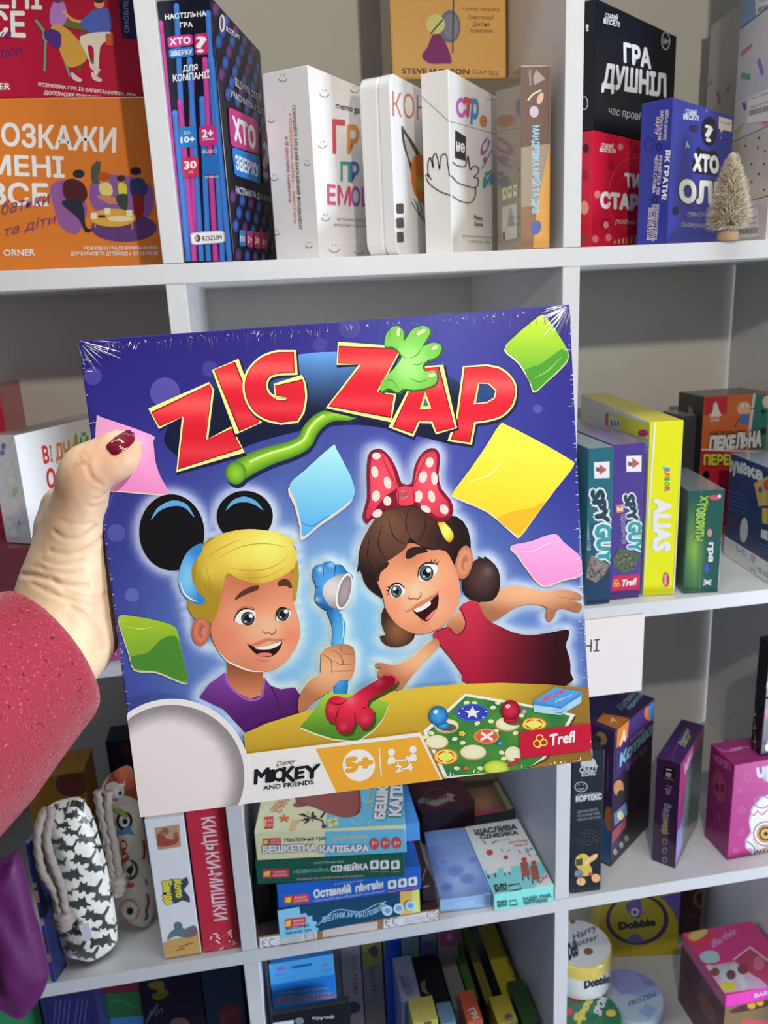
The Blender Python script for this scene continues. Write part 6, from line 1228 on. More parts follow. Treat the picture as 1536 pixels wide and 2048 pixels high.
# loose two-tone shapes of the card grounds
b.on(*CB); b.poly([(1190, 440), (1150, 360), (1230, 330), (1340, 250), (1372, 290), (1330, 345), (1262, 408), (1200, 462)], (62, 128, 44), 2); b.line([(1200, 400), (1270, 360), (1340, 290)], [2, 8, 2], (120, 168, 60), sm=3)
b.poly([(1120, 1196), (1080, 1176), (1010, 1120), (1100, 1080), (1200, 1060), (1260, 1026), (1200, 1105)], (232, 160, 40), 2); b.line([(840, 930), (960, 900), (1060, 800)], [2, 10, 2], (248, 226, 130), sm=3)
b.line([(1100, 1280), (1180, 1290), (1260, 1250), (1330, 1240)], [2, 7, 2], (240, 186, 218), sm=3)
b.on(*CA); b.line([(150, 760), (260, 800), (360, 790), (430, 850)], [2, 8, 2], (244, 184, 214), sm=3); b.line([(1262, 1240), (1330, 1262), (1420, 1200)], [2, 5, 2], (40, 100, 160), sm=3)
b.on(*CC); b.poly([(200, 1130), (185, 1060), (280, 1040), (360, 960), (440, 940), (470, 1000), (498, 1120), (508, 1200), (440, 1188), (330, 1144)], (66, 122, 44), 2); b.line([(140, 880), (240, 900), (330, 880)], [2, 8, 2], (178, 200, 90), sm=3)
# ---- boy
SK, SKD, SKL = (214, 146, 112), (160, 88, 62), (232, 178, 140)
BLK = (16, 14, 18)
def shade(cx, cy, rx, ry, c_in, c_out, hi=None):
    def g(x, y):
        d = math.sqrt(((x-cx)/rx)**2+((y-cy)/ry)**2); c = mix(c_in, c_out, min(1, d**1.8))
        if hi:
            for hx, hy, hr, hc, ha in hi: c = mix(c, hc, ha*math.exp(-(((x-hx)**2+(y-hy)**2)/hr**2)))
        return c
    return g
b.on(*CC)
for o, hi in ((ear1, [(300, 262), (345, 200), (425, 165), (500, 180), (552, 245)]), (ear2, [(738, 205), (780, 160), (842, 142), (905, 160), (955, 205)])):
    b.poly(o, BLK); b.line(hi, [3, 22, 34, 24, 3], (84, 144, 190), sm=5)
# back of the hair, ear, neck, shirt
b.poly([(510, 760), (520, 700), (490, 600), (540, 470), (620, 390), (700, 360), (1100, 380), (1150, 480), (1165, 590), (1150, 690), (1135, 740), (1000, 800), (700, 850), (655, 872), (600, 832), (545, 830)], (150, 120, 36), 2)
b.poly([(745, 1060), (950, 1100), (958, 1230), (935, 1290), (880, 1312), (800, 1275), (742, 1215)], (0, 0, 0), 0, grad=lambda x, y: mix((120, 62, 40), (186, 120, 84), min(1, max(0, (y-1090)/190))), step=26)
b.poly(shirt, (0, 0, 0), 0, grad=lambda x, y: mix((122, 62, 148), (72, 26, 92), min(1, max(0, (y-1180)/260+(abs(x-760)/900)))), step=26)
b.line([(738, 1165), (748, 1215), (802, 1276), (880, 1316), (948, 1290), (962, 1185)], 12, (140, 86, 168), sm=3); b.line([(1000, 1232), (1040, 1320), (1060, 1420)], 10, (66, 24, 84), sm=3)
b.ell(592, 908, 55, 90, (196, 120, 96), 5, c2=(160, 84, 66)); b.ell(596, 910, 30, 60, (150, 74, 62), 5, c2=(196, 118, 94)); b.ell(606, 915, 12, 26, (190, 112, 90), 10)
face = [(735, 600), (900, 570), (1100, 560), (1130, 640), (1130, 730), (1152, 800), (1170, 870), (1173, 930), (1150, 1000), (1105, 1070), (1040, 1126), (960, 1149), (880, 1142), (800, 1112), (740, 1080), (690, 1022), (655, 950), (650, 880), (680, 800), (710, 690)]
b.poly(face, SK, 3, grad=shade(960, 900, 330, 340, (222, 158, 124), (186, 112, 82), [(900, 640, 140, (166, 92, 64), .75), (750, 950, 90, (200, 108, 88), .6), (1110, 940, 60, (200, 104, 84), .6), (990, 880, 60, (236, 172, 144), .7), (880, 1110, 110, (176, 100, 74), .5), (980, 700, 80, (200, 130, 98), .4)]), step=20)
b.line([(690, 1022), (740, 1082), (800, 1114), (880, 1144), (960, 1150)], [2, 9, 10, 2], (240, 226, 200), sm=3)
# hair in front
hairf = [(520, 770), (545, 700), (560, 560), (570, 480), (620, 405), (700, 350), (760, 330), (830, 318), (905, 316), (985, 325), (1076, 334), (1052, 350), (1142, 370), (1122, 398), (1148, 440), (1152, 500), (1140, 540), (1095, 575), (1030, 608), (945, 632), (870, 624), (800, 600), (745, 575), (722, 640), (706, 720), (692, 790), (668, 845), (648, 868), (625, 845), (600, 838), (550, 835)]
b.poly(hairf, (0, 0, 0), 2, grad=shade(930, 440, 420, 300, (224, 202, 92), (150, 124, 34), [(1000, 390, 90, (236, 220, 120), .6), (640, 560, 60, (206, 186, 70), .6), (880, 600, 70, (160, 132, 40), .6)]), step=22)
for p in ([(740, 570), (860, 600), (980, 590), (1080, 540)], [(700, 480), (820, 420), (960, 400), (1080, 420)], [(640, 470), (720, 420), (820, 380)], [(760, 540), (880, 560), (1000, 540), (1100, 480)], [(590, 560), (600, 660), (650, 760)], [(620, 520), (650, 640), (690, 700)]): b.line(p, [2, 6, 2], (168, 142, 40), sm=4)
for x in (700, 730, 760, 800, 840): b.line([(x, 352-(x-700)*.2), (x+45, 322-(x-700)*.12)], [1, 5, 1], (60, 48, 20), up=False)
b.poly([(1112, 610), (1150, 500), (1166, 590), (1152, 690), (1136, 728), (1126, 650)], (158, 130, 42), 0)
b.poly([(592, 398), (520, 440), (476, 520), (458, 610), (478, 685), (522, 732), (570, 757), (606, 752), (616, 724), (590, 698), (556, 650), (538, 590), (542, 530), (575, 478), (600, 440)], (0, 0, 0), 3, grad=shade(510, 600, 90, 170, (112, 176, 222), (52, 116, 180)), step=20)
b.line([(472, 620), (490, 685), (530, 722), (575, 740)], [2, 8, 8, 2], (206, 230, 242), sm=3)
EB = (78, 46, 30)
b.poly([(788, 730), (818, 688), (868, 658), (926, 643), (924, 670), (870, 690), (825, 712)], EB, 2); b.poly([(1044, 622), (1080, 606), (1110, 618), (1124, 655), (1112, 660), (1085, 646), (1046, 650)], EB, 2)
def eye(wh, ix, iy, rx, ry, ic, lid, hx, hy, lw=9):
    b.poly(wh, (232, 228, 226), 3); b.ell(ix, iy, rx, ry, mix(ic, (160, 190, 190), .25), 0, c2=(28, 26, 30)); b.ell(ix, iy, rx*.55, ry*.58, (18, 16, 20)); b.ell(hx, hy, rx*.34, ry*.3, (245, 245, 245)); b.ell(ix-rx*.35, iy+ry*.45, rx*.2, ry*.14, (150, 180, 180)); b.line(lid, [3, lw, lw, 4], (34, 22, 20), sm=4)
eye([(790, 848), (812, 802), (850, 784), (892, 786), (912, 812), (905, 862), (870, 874), (820, 870)], 866, 838, 40, 40, (70, 88, 96), [(782, 852), (808, 802), (850, 780), (905, 788)], 884, 822)
eye([(1032, 848), (1038, 802), (1062, 778), (1098, 778), (1116, 797), (1106, 836), (1076, 850)], 1070, 812, 36, 40, (70, 88, 96), [(1028, 850), (1036, 800), (1064, 774), (1114, 788)], 1088, 797)
b.line([(800, 792), (850, 768), (905, 778)], [2, 5, 2], (150, 84, 60), sm=3); b.line([(955, 908), (968, 924), (990, 920), (1008, 930), (1028, 915), (1030, 895)], [3, 7, 6, 7, 3], (150, 82, 62), sm=3)
b.poly([(866, 986), (915, 1008), (985, 998), (1064, 966), (1056, 1010), (1026, 1046), (985, 1062), (930, 1052), (890, 1022)], (44, 14, 16), 2); b.poly([(905, 1008), (985, 997), (1058, 970), (1050, 992), (1000, 1016), (935, 1018)], (240, 236, 230), 2); b.ell(965, 1048, 44, 11, (200, 112, 96))
b.line([(858, 980), (890, 992), (930, 980), (985, 960), (1030, 962), (1085, 958)], [4, 8, 15, 15, 10, 4], (188, 104, 84), sm=3); b.line([(905, 1068), (960, 1082), (1010, 1074)], [2, 9, 2], (206, 120, 96), sm=3)
# ---- girl: far arm, dress, neck, hair, face
b.on(*CD)
b.poly(armR, SK, 2, grad=shade(1150, 340, 330, 110, (214, 160, 122), (150, 98, 70)), step=22)
for p in ([(1310, 432), (1262, 425)], [(1380, 374), (1320, 365)], [(1395, 440), (1330, 405)]): b.line(p, [2, 6, 2], (140, 88, 62))
b.poly([(770, 480), (830, 430), (848, 505), (822, 560), (780, 555), (750, 520)], (0, 0, 0), 2, grad=lambda x, y: mix((206, 146, 108), (150, 90, 64), min(1, max(0, (y-440)/110))), step=20)
b.poly(dress, (0, 0, 0), 2, grad=lambda x, y: mix(mix((176, 44, 66), (150, 24, 50), min(1, max(0, (y-420)/350))), (36, 8, 16), min(1, max(0, (x-900)/400))**1.0*.95), step=28)
b.line([(692, 545), (758, 522), (792, 560), (828, 548), (848, 498), (820, 425)], 6, (110, 16, 38), sm=3)
b.poly(armL, SK, 2, grad=shade(600, 680, 180, 120, (214, 160, 120), (166, 108, 78)), step=20)
b.poly([(880, 190), (915, 170), (905, 155), (940, 172), (945, 158), (1000, 205), (1022, 262), (1018, 335), (985, 383), (930, 392), (880, 382), (842, 350), (828, 290)], (0, 0, 0), 2, grad=shade(930, 270, 110, 130, (74, 50, 46), (28, 18, 20), [(960, 235, 26, (120, 104, 110), .6)]), step=20)
b.poly([(430, 420), (418, 500), (442, 560), (408, 566), (440, 612), (500, 622), (560, 602), (588, 555), (520, 500)], (0, 0, 0), 2, grad=shade(500, 540, 90, 100, (120, 82, 50), (52, 32, 26)), step=20)
b.poly([(300, 175), (312, 100), (350, 20), (410, -60), (500, -105), (590, -105), (700, -55), (800, -45), (858, 20), (873, 140), (862, 190), (800, 200), (740, 150), (600, 110), (460, 190), (390, 240), (430, 370), (350, 320), (318, 250)], (34, 22, 22), 2)
b.ell(838, 190, 44, 88, (206, 142, 108), 10, c2=(166, 100, 76)); b.ell(842, 192, 24, 58, (150, 86, 68), 10, c2=(200, 136, 106)); b.ell(846, 205, 9, 22, (190, 124, 96), 10)
gf = [(460, 170), (560, 90), (650, 125), (740, 130), (785, 200), (812, 280), (818, 360), (790, 440), (740, 505), (680, 540), (620, 556), (560, 546), (490, 502), (440, 430), (424, 360), (395, 290), (388, 240)]
b.poly(gf, SK, 3, grad=shade(610, 330, 260, 270, (230, 170, 134), (188, 116, 84), [(570, 150, 110, (170, 96, 66), .65), (480, 420, 55, (206, 122, 96), .5), (740, 340, 60, (214, 124, 100), .55), (590, 335, 36, (240, 186, 156), .7), (600, 540, 70, (190, 116, 84), .5)]), step=19)
# fringe
fr = [(300, 190), (312, 100), (350, 20), (410, -62), (500, -106), (592, -106), (700, -56), (800, -45), (860, 25), (873, 120), (850, 100), (812, 130), (795, 180), (760, 140), (740, 130), (690, 122), (640, 112), (600, 92), (560, 62), (545, 110), (500, 150), (445, 185), (392, 232), (385, 290), (425, 372), (395, 350), (350, 318), (322, 252), (310, 225), (292, 240)]
b.poly(fr, (0, 0, 0), 2, grad=shade(480, 40, 330, 230, (92, 60, 46), (32, 20, 20), [(450, -20, 60, (112, 80, 62), .6), (700, 60, 80, (44, 28, 26), .6)]), step=22)
for p in ([(560, 60), (540, -20), (560, -90)], [(545, 100), (480, 60), (450, -40)], [(440, 180), (400, 100), (420, 0)], [(385, 240), (345, 160), (360, 40)], [(600, 90), (640, 10), (640, -80)], [(700, 120), (720, 40), (700, -40)]): b.line(p, [2, 6, 2], (40, 24, 22), sm=4)
b.on(*CB); b.poly([(700, 1122), (742, 1140), (782, 1190), (782, 1222), (762, 1240), (738, 1218), (716, 1172)], (0, 0, 0), 2, grad=shade(745, 1180, 50, 60, (240, 218, 110), (176, 142, 30)), step=16)
b.on(*CD)
DB = (44, 28, 26)
b.poly([(540, 168), (548, 126), (588, 110), (630, 114), (654, 136), (604, 146), (566, 170)], DB, 2); b.poly([(392, 282), (384, 242), (418, 202), (452, 186), (446, 212), (412, 242), (402, 286)], DB, 2)
eye([(606, 256), (614, 222), (648, 196), (690, 196), (704, 222), (690, 250), (652, 284), (616, 284)], 646, 244, 36, 40, (96, 140, 160), [(602, 262), (612, 218), (648, 192), (704, 200)], 657, 230, 8)
eye([(458, 336), (470, 312), (504, 300), (530, 318), (536, 345), (510, 362), (470, 366)], 492, 337, 28, 31, (96, 140, 160), [(450, 345), (466, 310), (502, 296), (536, 322)], 484, 324, 8)
for p in ([(690, 200), (712, 182)], [(680, 192), (696, 172)], [(668, 188), (676, 170)], [(455, 335), (436, 330)], [(462, 320), (444, 312)], [(458, 350), (440, 352)]): b.line(p, [6, 2], (34, 22, 20))
b.line([(552, 362), (562, 376), (582, 372), (600, 378), (618, 360), (618, 340)], [3, 7, 5, 7, 3], (160, 90, 68), sm=3)
b.poly([(576, 430), (622, 416), (672, 382), (706, 350), (706, 400), (692, 440), (664, 478), (640, 490), (606, 466)], (44, 14, 18), 2); b.poly([(580, 429), (622, 414), (660, 388), (668, 404), (634, 430), (598, 444)], (240, 234, 230), 2); b.poly([(640, 482), (670, 446), (694, 428), (688, 446), (664, 476)], (208, 112, 106), 2)
b.line([(540, 442), (572, 428), (600, 408), (640, 386), (680, 362), (702, 348)], [4, 8, 14, 14, 9, 5], (192, 106, 86), sm=3); b.line([(612, 478), (640, 500), (672, 486)], [2, 9, 2], (214, 134, 108), sm=3); b.line([(706, 336), (702, 352)], 5, (150, 84, 64))
# bow with spots
b.on(*CB); b.poly(bow, (112, 22, 44), 2)
b.poly([(366, 800), (392, 780), (430, 788), (470, 850), (492, 930), (500, 960), (440, 1000), (390, 1060), (352, 1118), (336, 1095), (360, 1010), (358, 900)], (0, 0, 0), 2, grad=shade(420, 930, 110, 180, (210, 72, 88), (176, 44, 66)), step=26)
b.poly([(600, 850), (625, 800), (660, 778), (690, 778), (700, 810), (694, 900), (708, 975), (752, 1028), (766, 1078), (748, 1105), (710, 1112), (655, 1075), (590, 1025), (578, 960)], (0, 0, 0), 2, grad=shade(660, 940, 110, 180, (214, 76, 92), (176, 44, 66)), step=26)
b.poly([(498, 960), (575, 958), (590, 1030), (545, 1052), (500, 1040)], (196, 58, 78), 2)
for x, y, rx, ry, r in ((390, 798, 22, 18, 0), (382, 880, 18, 30, -10), (447, 935, 18, 32, -15), (388, 1002, 21, 28, 10), (446, 1028, 20, 25, 0), (395, 1092, 26, 20, -30), (662, 830, 20, 26, 10), (628, 905, 21, 30, 15), (686, 912, 17, 34, -5), (604, 1005, 21, 30, 10), (672, 1005, 17, 31, -15), (735, 1070, 21, 27, -30), (642, 1068, 28, 16, 30), (526, 996, 25, 22, -10)): b.ell(x, y, rx, ry, (234, 188, 184), r, up=False)
b.k += 1
for p in ([(420, 800), (455, 880), (495, 955)], [(650, 800), (610, 880), (582, 955)], [(500, 965), (505, 1040)], [(578, 962), (582, 1035)]): b.line(p, [2, 7, 3], (150, 34, 56), sm=4)
# ---- boy's arm, blue stick with the suction cup
b.on(*CD)
b.poly(stick, (0, 0, 0), 2, grad=shade(200, 640, 55, 300, (88, 164, 214), (28, 92, 160)), step=18)
b.poly(paw, (0, 0, 0), 3, grad=shade(150, 290, 120, 130, (74, 150, 208), (26, 80, 146), [(105, 225, 16, (190, 220, 240), .8), (160, 200, 14, (190, 220, 240), .8), (90, 380, 14, (190, 220, 240), .7)]), step=16)
for p in ([(118, 205), (122, 260)], [(182, 205), (176, 255)], [(80, 310), (100, 320)]): b.line(p, [6, 2], (20, 66, 130))
b.poly([(116, 350), (122, 305), (162, 268), (236, 244), (268, 280), (262, 350), (232, 410), (205, 432), (150, 412)], (0, 0, 0), 2, grad=shade(160, 320, 110, 110, (196, 192, 196), (118, 112, 116)), step=16)
b.ell(226, 338, 38, 96, (214, 210, 212), 14); b.ell(228, 338, 30, 84, (150, 142, 146), 14, c2=(120, 112, 116))
b.poly(boyarm, SK, 2, grad=shade(150, 740, 180, 150, (212, 158, 116), (160, 104, 72)), step=18)
for p in ([(162, 640), (200, 655), (220, 700), (205, 712), (170, 690)], [(215, 655), (278, 660)], [(205, 712), (282, 705)], [(165, 745), (278, 742)], [(108, 655), (160, 690), (160, 760)]): b.line(p, [2, 6, 2], (140, 86, 60), sm=3)
b.line([(208, 618), (214, 650)], 4, (140, 86, 60)); b.line([(216, 460), (222, 540), (208, 600)], [2, 8, 2], (150, 206, 236), sm=3)
# ---- table, board and pieces
tbl = [(488, 1466), (530, 1446), (600, 1424), (680, 1402), (760, 1385), (850, 1372), (930, 1366), (1000, 1364), (1090, 1367), (1179, 1374), (1190, 1540), (880, 1560), (500, 1600)]
b.on('F'); b.poly(tbl, (0, 0, 0), 0, grad=lambda x, y: mix(mix((196, 166, 52), (150, 116, 34), min(1, max(0, (y-1370-abs(x-1000)*.12)/120))), (122, 92, 40), min(1, max(0, (x-980)/170))*.85), step=16)
b.on(*CD); P1 = [(0, 1030), (60, 960), (132, 858), (240, 860), (335, 872), (458, 905), (425, 985), (378, 1042), (292, 1102), (170, 1090), (80, 1062)]
b.poly([(x, y+8) for x, y in P1], (206, 200, 180)); b.poly(P1, (0, 0, 0), grad=lambda x, y: mix((150, 186, 60), (70, 120, 36), min(1, max(0, (y-860)/200))), step=30)
glove = [(438, 762), (470, 762), (494, 782), (488, 808), (425, 850), (355, 888), (345, 925), (370, 935), (378, 985), (352, 1028), (312, 1036), (285, 1000), (262, 1052), (215, 1062), (182, 1040), (182, 1008), (142, 1000), (128, 950), (140, 896), (180, 870), (245, 880), (310, 838), (380, 798)]
b.poly([(x+12, y+16) for x, y in glove], (60, 66, 20), 2)
b.poly(glove, (0, 0, 0), 3, grad=shade(260, 920, 190, 150, (206, 40, 66), (128, 12, 34), [(255, 888, 30, (240, 130, 140), .6), (400, 800, 24, (230, 90, 104), .5), (160, 935, 20, (228, 90, 104), .5), (220, 1030, 18, (232, 110, 120), .5), (335, 990, 20, (228, 96, 110), .5)]), step=18)
for p in ([(200, 930), (185, 975), (182, 1008)], [(278, 950), (284, 1000)], [(345, 925), (315, 935)], [(150, 900), (200, 915), (240, 890)]): b.line(p, [2, 7, 3], (112, 8, 30), sm=3)
b.line([(436, 764), (470, 764), (494, 784), (488, 806)], 10, (214, 60, 84), sm=3)
bd = [(628, 1050), (842, 858), (1120, 905), (1404, 965), (1340, 1080), (1250, 1190), (1160, 1260), (1000, 1282), (860, 1284), (738, 1296)]
b.poly([(x+6, y+14) for x, y in bd], (88, 64, 30)); b.poly(bd, (226, 226, 214)); b.poly([(650, 1056), (846, 872), (1120, 918), (1380, 972), (1322, 1078), (1236, 1186), (1150, 1250), (1000, 1270), (860, 1272), (752, 1280)], (0, 0, 0), grad=lambda x, y: mix((44, 104, 60), (70, 128, 50), .5+.5*math.sin(x*.03)*math.cos(y*.035)), step=24)
for x, y, rx, ry in ((748, 1022, 64, 38), (698, 1104, 60, 38), (884, 1156, 68, 40), (1060, 1012, 64, 38), (1088, 1166, 44, 42)): b.ell(x, y+4, rx, ry, (150, 130, 92)); b.ell(x, y, rx-3, ry-4, (232, 216, 182), c2=(214, 192, 150))
random.seed(3)
for x, y in ((850, 905), (890, 908), (985, 930), (1010, 905), (975, 1000), (1100, 1060), (905, 1010), (670, 1060), (790, 1090), (830, 1110), (1030, 1160), (1040, 1190), (920, 1240), (640, 1080), (1130, 970), (1000, 1050), (800, 1240)): b.ell(x, y, 15, 10, (226, 200, 158), random.uniform(-20, 20), up=False)
b.k += 1
b.ell(880, 956, 86, 46, (60, 90, 180)); b.ell(880, 956, 76, 38, (46, 62, 150)); b.poly([(880+(44 if i % 2 == 0 else 20)*math.sin(i*math.pi/5), 956-(34 if i % 2 == 0 else 14)*math.cos(i*math.pi/5)) for i in range(10)], (226, 226, 238)); 
for x, y in ((812, 960), (950, 950), (830, 935), (935, 980)): b.ell(x, y, 5, 4, WH, up=False)
b.ell(952, 1076, 64, 38, (226, 150, 90)); b.ell(952, 1076, 57, 33, (206, 76, 54)); b.line([(924, 1058), (984, 1096)], 14, (240, 232, 222)); b.line([(986, 1056), (922, 1096)], 14, (240, 232, 222))
for cx, cy, rx, ry in ((1194, 1014, 64, 34), (744, 1180, 62, 40)):
    b.ell(cx, cy, rx, ry, (214, 130, 50)); b.ell(cx, cy, rx-8, ry-6, (240, 208, 90))
    for a0 in (20, 110, 200, 290): b.line(ellipse(cx, cy, rx*.66, ry*.66, 0, 6, a0, a0+50), 7, (196, 60, 40)); q = ellipse(cx, cy, rx*.66, ry*.66, 0, 2, a0+50, a0+72); b.poly([(q[0][0]-8, q[0][1]-5), (q[0][0]+8, q[0][1]+5), q[-1]], (196, 60, 40))
b.ell(1002, 1236, 68, 40, (120, 150, 40)); b.ell(1002, 1236, 60, 33, (196, 206, 80), c2=(160, 180, 56)); b.poly([(1052, 1226), (1100, 1196), (1092, 1186), (1124, 1188), (1116, 1214), (1108, 1206), (1062, 1234)], (176, 36, 56))
for cx, cy, r, c in ((826, 1062, 11, (226, 190, 60)), (1020, 1112, 10, (60, 110, 190)), (1142, 950, 9, (210, 130, 190)), (846, 1238, 9, (190, 80, 60))):
    for i in range(5): b.ell(cx+r*math.cos(i*1.257), cy+r*.8*math.sin(i*1.257), r*.62, r*.5, c, n=8, up=False)
    b.k += 1; b.ell(cx, cy, r*.5, r*.4, (230, 150, 60), n=8)
for cx, cy, rx, ry, bx, by, c1, c2 in ((706, 970, 50, 50, 730, 1020, (66, 150, 204), (16, 78, 140)), (1074, 942, 50, 52, 1072, 990, (196, 40, 66), (112, 10, 30))):
    b.ell(bx+24, by+10, 46, 18, (90, 80, 50)); b.ell(bx, by, 34, 20, c1, c2=c2); b.ell(cx, cy, rx, ry, c1, c2=c2); b.ell(cx-14, cy-20, 13, 10, mix(c1, (255, 255, 255), .6), -20)
for i in range(4): dy = 12*(3-i); b.poly([(1190, 902+dy), (1302, 828+dy), (1438, 852+dy), (1428, 872+dy), (1330, 932+dy), (1196, 916+dy)], (150, 190, 220) if i < 3 else (60, 120, 190)); b.poly([(1190, 896+dy), (1302, 824+dy), (1438, 848+dy), (1330, 924+dy)], mix((40, 80, 150), (70, 140, 200), i/3))
b.text('ZIG ZAP', (1225, 905), (1345, 850), (1240, 880), (200, 60, 60), .05); b.text('Disney', (1300, 905), (1385, 868), (1305, 890), WH, .0, it=.2)
# red maker's panel
b.poly([(1120, 1052), (1490, 1008), (1500, 1144), (1127, 1188)], (176, 24, 52)); b.text('Trefl', (1272, 1122), (1398, 1102), (1264, 1066), WH, .035, it=.22)
for x, y in ((1208, 1112), (1242, 1106), (1222, 1084)): b.line(ellipse(x, y, 17, 16), 7, (232, 190, 70), closed=True)
b.line([(1226, 1100), (1224, 1130), (1205, 1132)], 6, (232, 190, 70), sm=3)
# bottom banner
b.on('F'); b.poly([(455, 1510), (500, 1504), (840, 1462), (884, 1558), (283, 1634), (278, 1600)], (212, 206, 206))
b.on(*CD); b.poly([(80, 1138), (608, 1076), (718, 1298), (186, 1362)], (218, 150, 48))
b.ell(300, 1222, 83, 82, (232, 228, 222)); b.text('5+', (240, 1256), (366, 1240), (236, 1186), (214, 146, 46), .08); b.line([(404, 1138), (414, 1280)], 6, WH)
for hx, hy, s_ in ((466, 1156, 1), (576, 1142, -1)):
    b.ell(hx, hy, 18, 19, WH); b.poly([(hx-20, hy+62), (hx-19, hy+38), (hx-10, hy+24), (hx+10, hy+22), (hx+19, hy+34), (hx+19, hy+56)], WH); b.line([(hx, hy+34), (hx+s_*24, hy+42), (hx+s_*38, hy+38)], 9, WH)
b.line([(488, 1200), (562, 1191)], 8, WH); b.line([(498, 1206), (500, 1218)], 7, WH); b.line([(552, 1198), (554, 1210)], 7, WH); b.text('2-4', (490, 1256), (572, 1246), (488, 1222), WH, .05)
b.on(*CC)
b.text('Disney', (1032, 1696), (1138, 1676), (1040, 1664), (30, 28, 34), .0, it=.2)
for ch, x0, x1, y0, y1, y2 in (('M', 906, 985, 1797, 1785, 1712), ('I', 986, 1012, 1786, 1782, 1716), ('C', 1015, 1066, 1783, 1776, 1708), ('K', 1070, 1140, 1784, 1778, 1696), ('E', 1142, 1192, 1768, 1760, 1698), ('Y', 1196, 1282, 1768, 1756, 1690)): b.text(ch, (x0, y0), (x1, y1), (x0+4, y2), (26, 24, 30), .04)
b.text('AND FRIENDS', (958, 1832), (1252, 1796), (956, 1806), (34, 32, 38), .02)
# white round badge, left blank
b.on(*CC); b.k += 1
cc_ = ellipse(428, 1745, 450, 445, 0, 72); b.poly([(x, y) for x, y in cc_ if y < 2010 or True], (214, 208, 208))
b.poly(ellipse(425, 1752, 422, 416, 0, 72), (0, 0, 0), grad=lambda x, y: mix((206, 200, 202), (128, 122, 126), min(1, max(0, (math.hypot(x-405, y-1775)-330)/85))), step=40)
lid_me = b.done(); lid_me['label'] = 'glossy printed lid'
# base tray under the lid, just showing at the back
bm = bmesh.new(); add_box(bm, -b.W/2+.0018, -b.D/2+.030, .0018, b.W/2-.0018, b.D/2+.0030, b.H-.0018, .0008)
link('base_tray', mesh_bm('base_tray', bm, mat('blue_card', tuple(lin((58, 64, 140))), .5)), zroot)
# crumpled shrink film: small clear ridges along the edges and fanning out of the corners
fm = bpy.data.materials.new('clear_film'); fm.use_nodes = True; nt = fm.node_tree; nt.nodes.clear()
o_ = nt.nodes.new('ShaderNodeOutputMaterial'); mx = nt.nodes.new('ShaderNodeMixShader'); tr = nt.nodes.new('ShaderNodeBsdfTransparent'); gl = nt.nodes.new('ShaderNodeBsdfGlossy'); gl.inputs['Roughness'].default_value = .22
fr_ = nt.nodes.new('ShaderNodeFresnel'); fr_.inputs[0].default_value = 1.75
nt.links.new(fr_.outputs[0], mx.inputs[0]); nt.links.new(tr.outputs[0], mx.inputs[1]); nt.links.new(gl.outputs[0], mx.inputs[2]); nt.links.new(mx.outputs[0], o_.inputs[0])
bm = bmesh.new(); rnd = random.Random(11); yF = -b.D/2-.0016
def ridge(x0, z0, x1, z1, w_, h_):
    t = Vector((x1-x0, 0, z1-z0)); n = Vector((-t.z, 0, t.x)).normalized()*w_
    R = []
    for q, k in ((0, .15), (.35, 1), (.7, .7), (1, .1)):
        c = Vector((x0, yF, z0))+t*q+n*rnd.uniform(-.5, .5); R.append([bm.verts.new(c+n*a*k+Vector((0, -h_*e*k, 0))) for a, e in ((-1, 0), (-.5, .75), (0, 1), (.5, .75), (1, 0))])
    for p, q in zip(R, R[1:]):
        for i in range(4): bm.faces.new((p[i], p[i+1], q[i+1], q[i]))
W, H = b.W, b.H
for i in range(150): x = rnd.uniform(-W/2+.012, W/2-.004); L = rnd.choice((.0015, .002, .003, .005, .009)); ridge(x, H-.0012-rnd.random()*.003, x+rnd.uniform(-.002, .002), H-.002-L, .0003, .0004)
for i in range(70): z = rnd.uniform(.02, H-.01); L = rnd.choice((.001, .0015, .002, .004)); ridge(W/2-.0008, z, W/2-.0008-L, z+rnd.uniform(-.001, .001), .00028, .0003)
for i in range(60): z = rnd.uniform(.004, H-.01); L = rnd.choice((.001, .0012, .002, .005)); ridge(-W/2+.0008, z, -W/2+.0008+L, z+rnd.uniform(-.001, .001), .00028, .0003)
for i in range(60): x = rnd.uniform(-W/2+.004, W/2-.004); L = rnd.choice((.001, .0015, .003)); ridge(x, .001, x+rnd.uniform(-.001, .001), .001+L, .00028, .0003)
for sx, sz, n in ((W/2, H, 26), (-W/2, H, 18), (W/2, 0, 8), (-W/2, 0, 6)):
    for i in range(n):
        a = rnd.uniform(.08, 1.5); r0, r1 = rnd.uniform(.001, .008), rnd.uniform(.010, .024); cx, cz = -math.copysign(math.cos(a), sx), (-math.sin(a) if sz else math.sin(a)); ridge(sx+cx*r0, sz+cz*r0, sx+cx*r1, sz+cz*r1, .00035, .0004)
fl = link('film_wrinkles', mesh_bm('film_wrinkles', bm, fm, True), zroot); fl['label'] = 'clear crumpled shrink film along the edges'
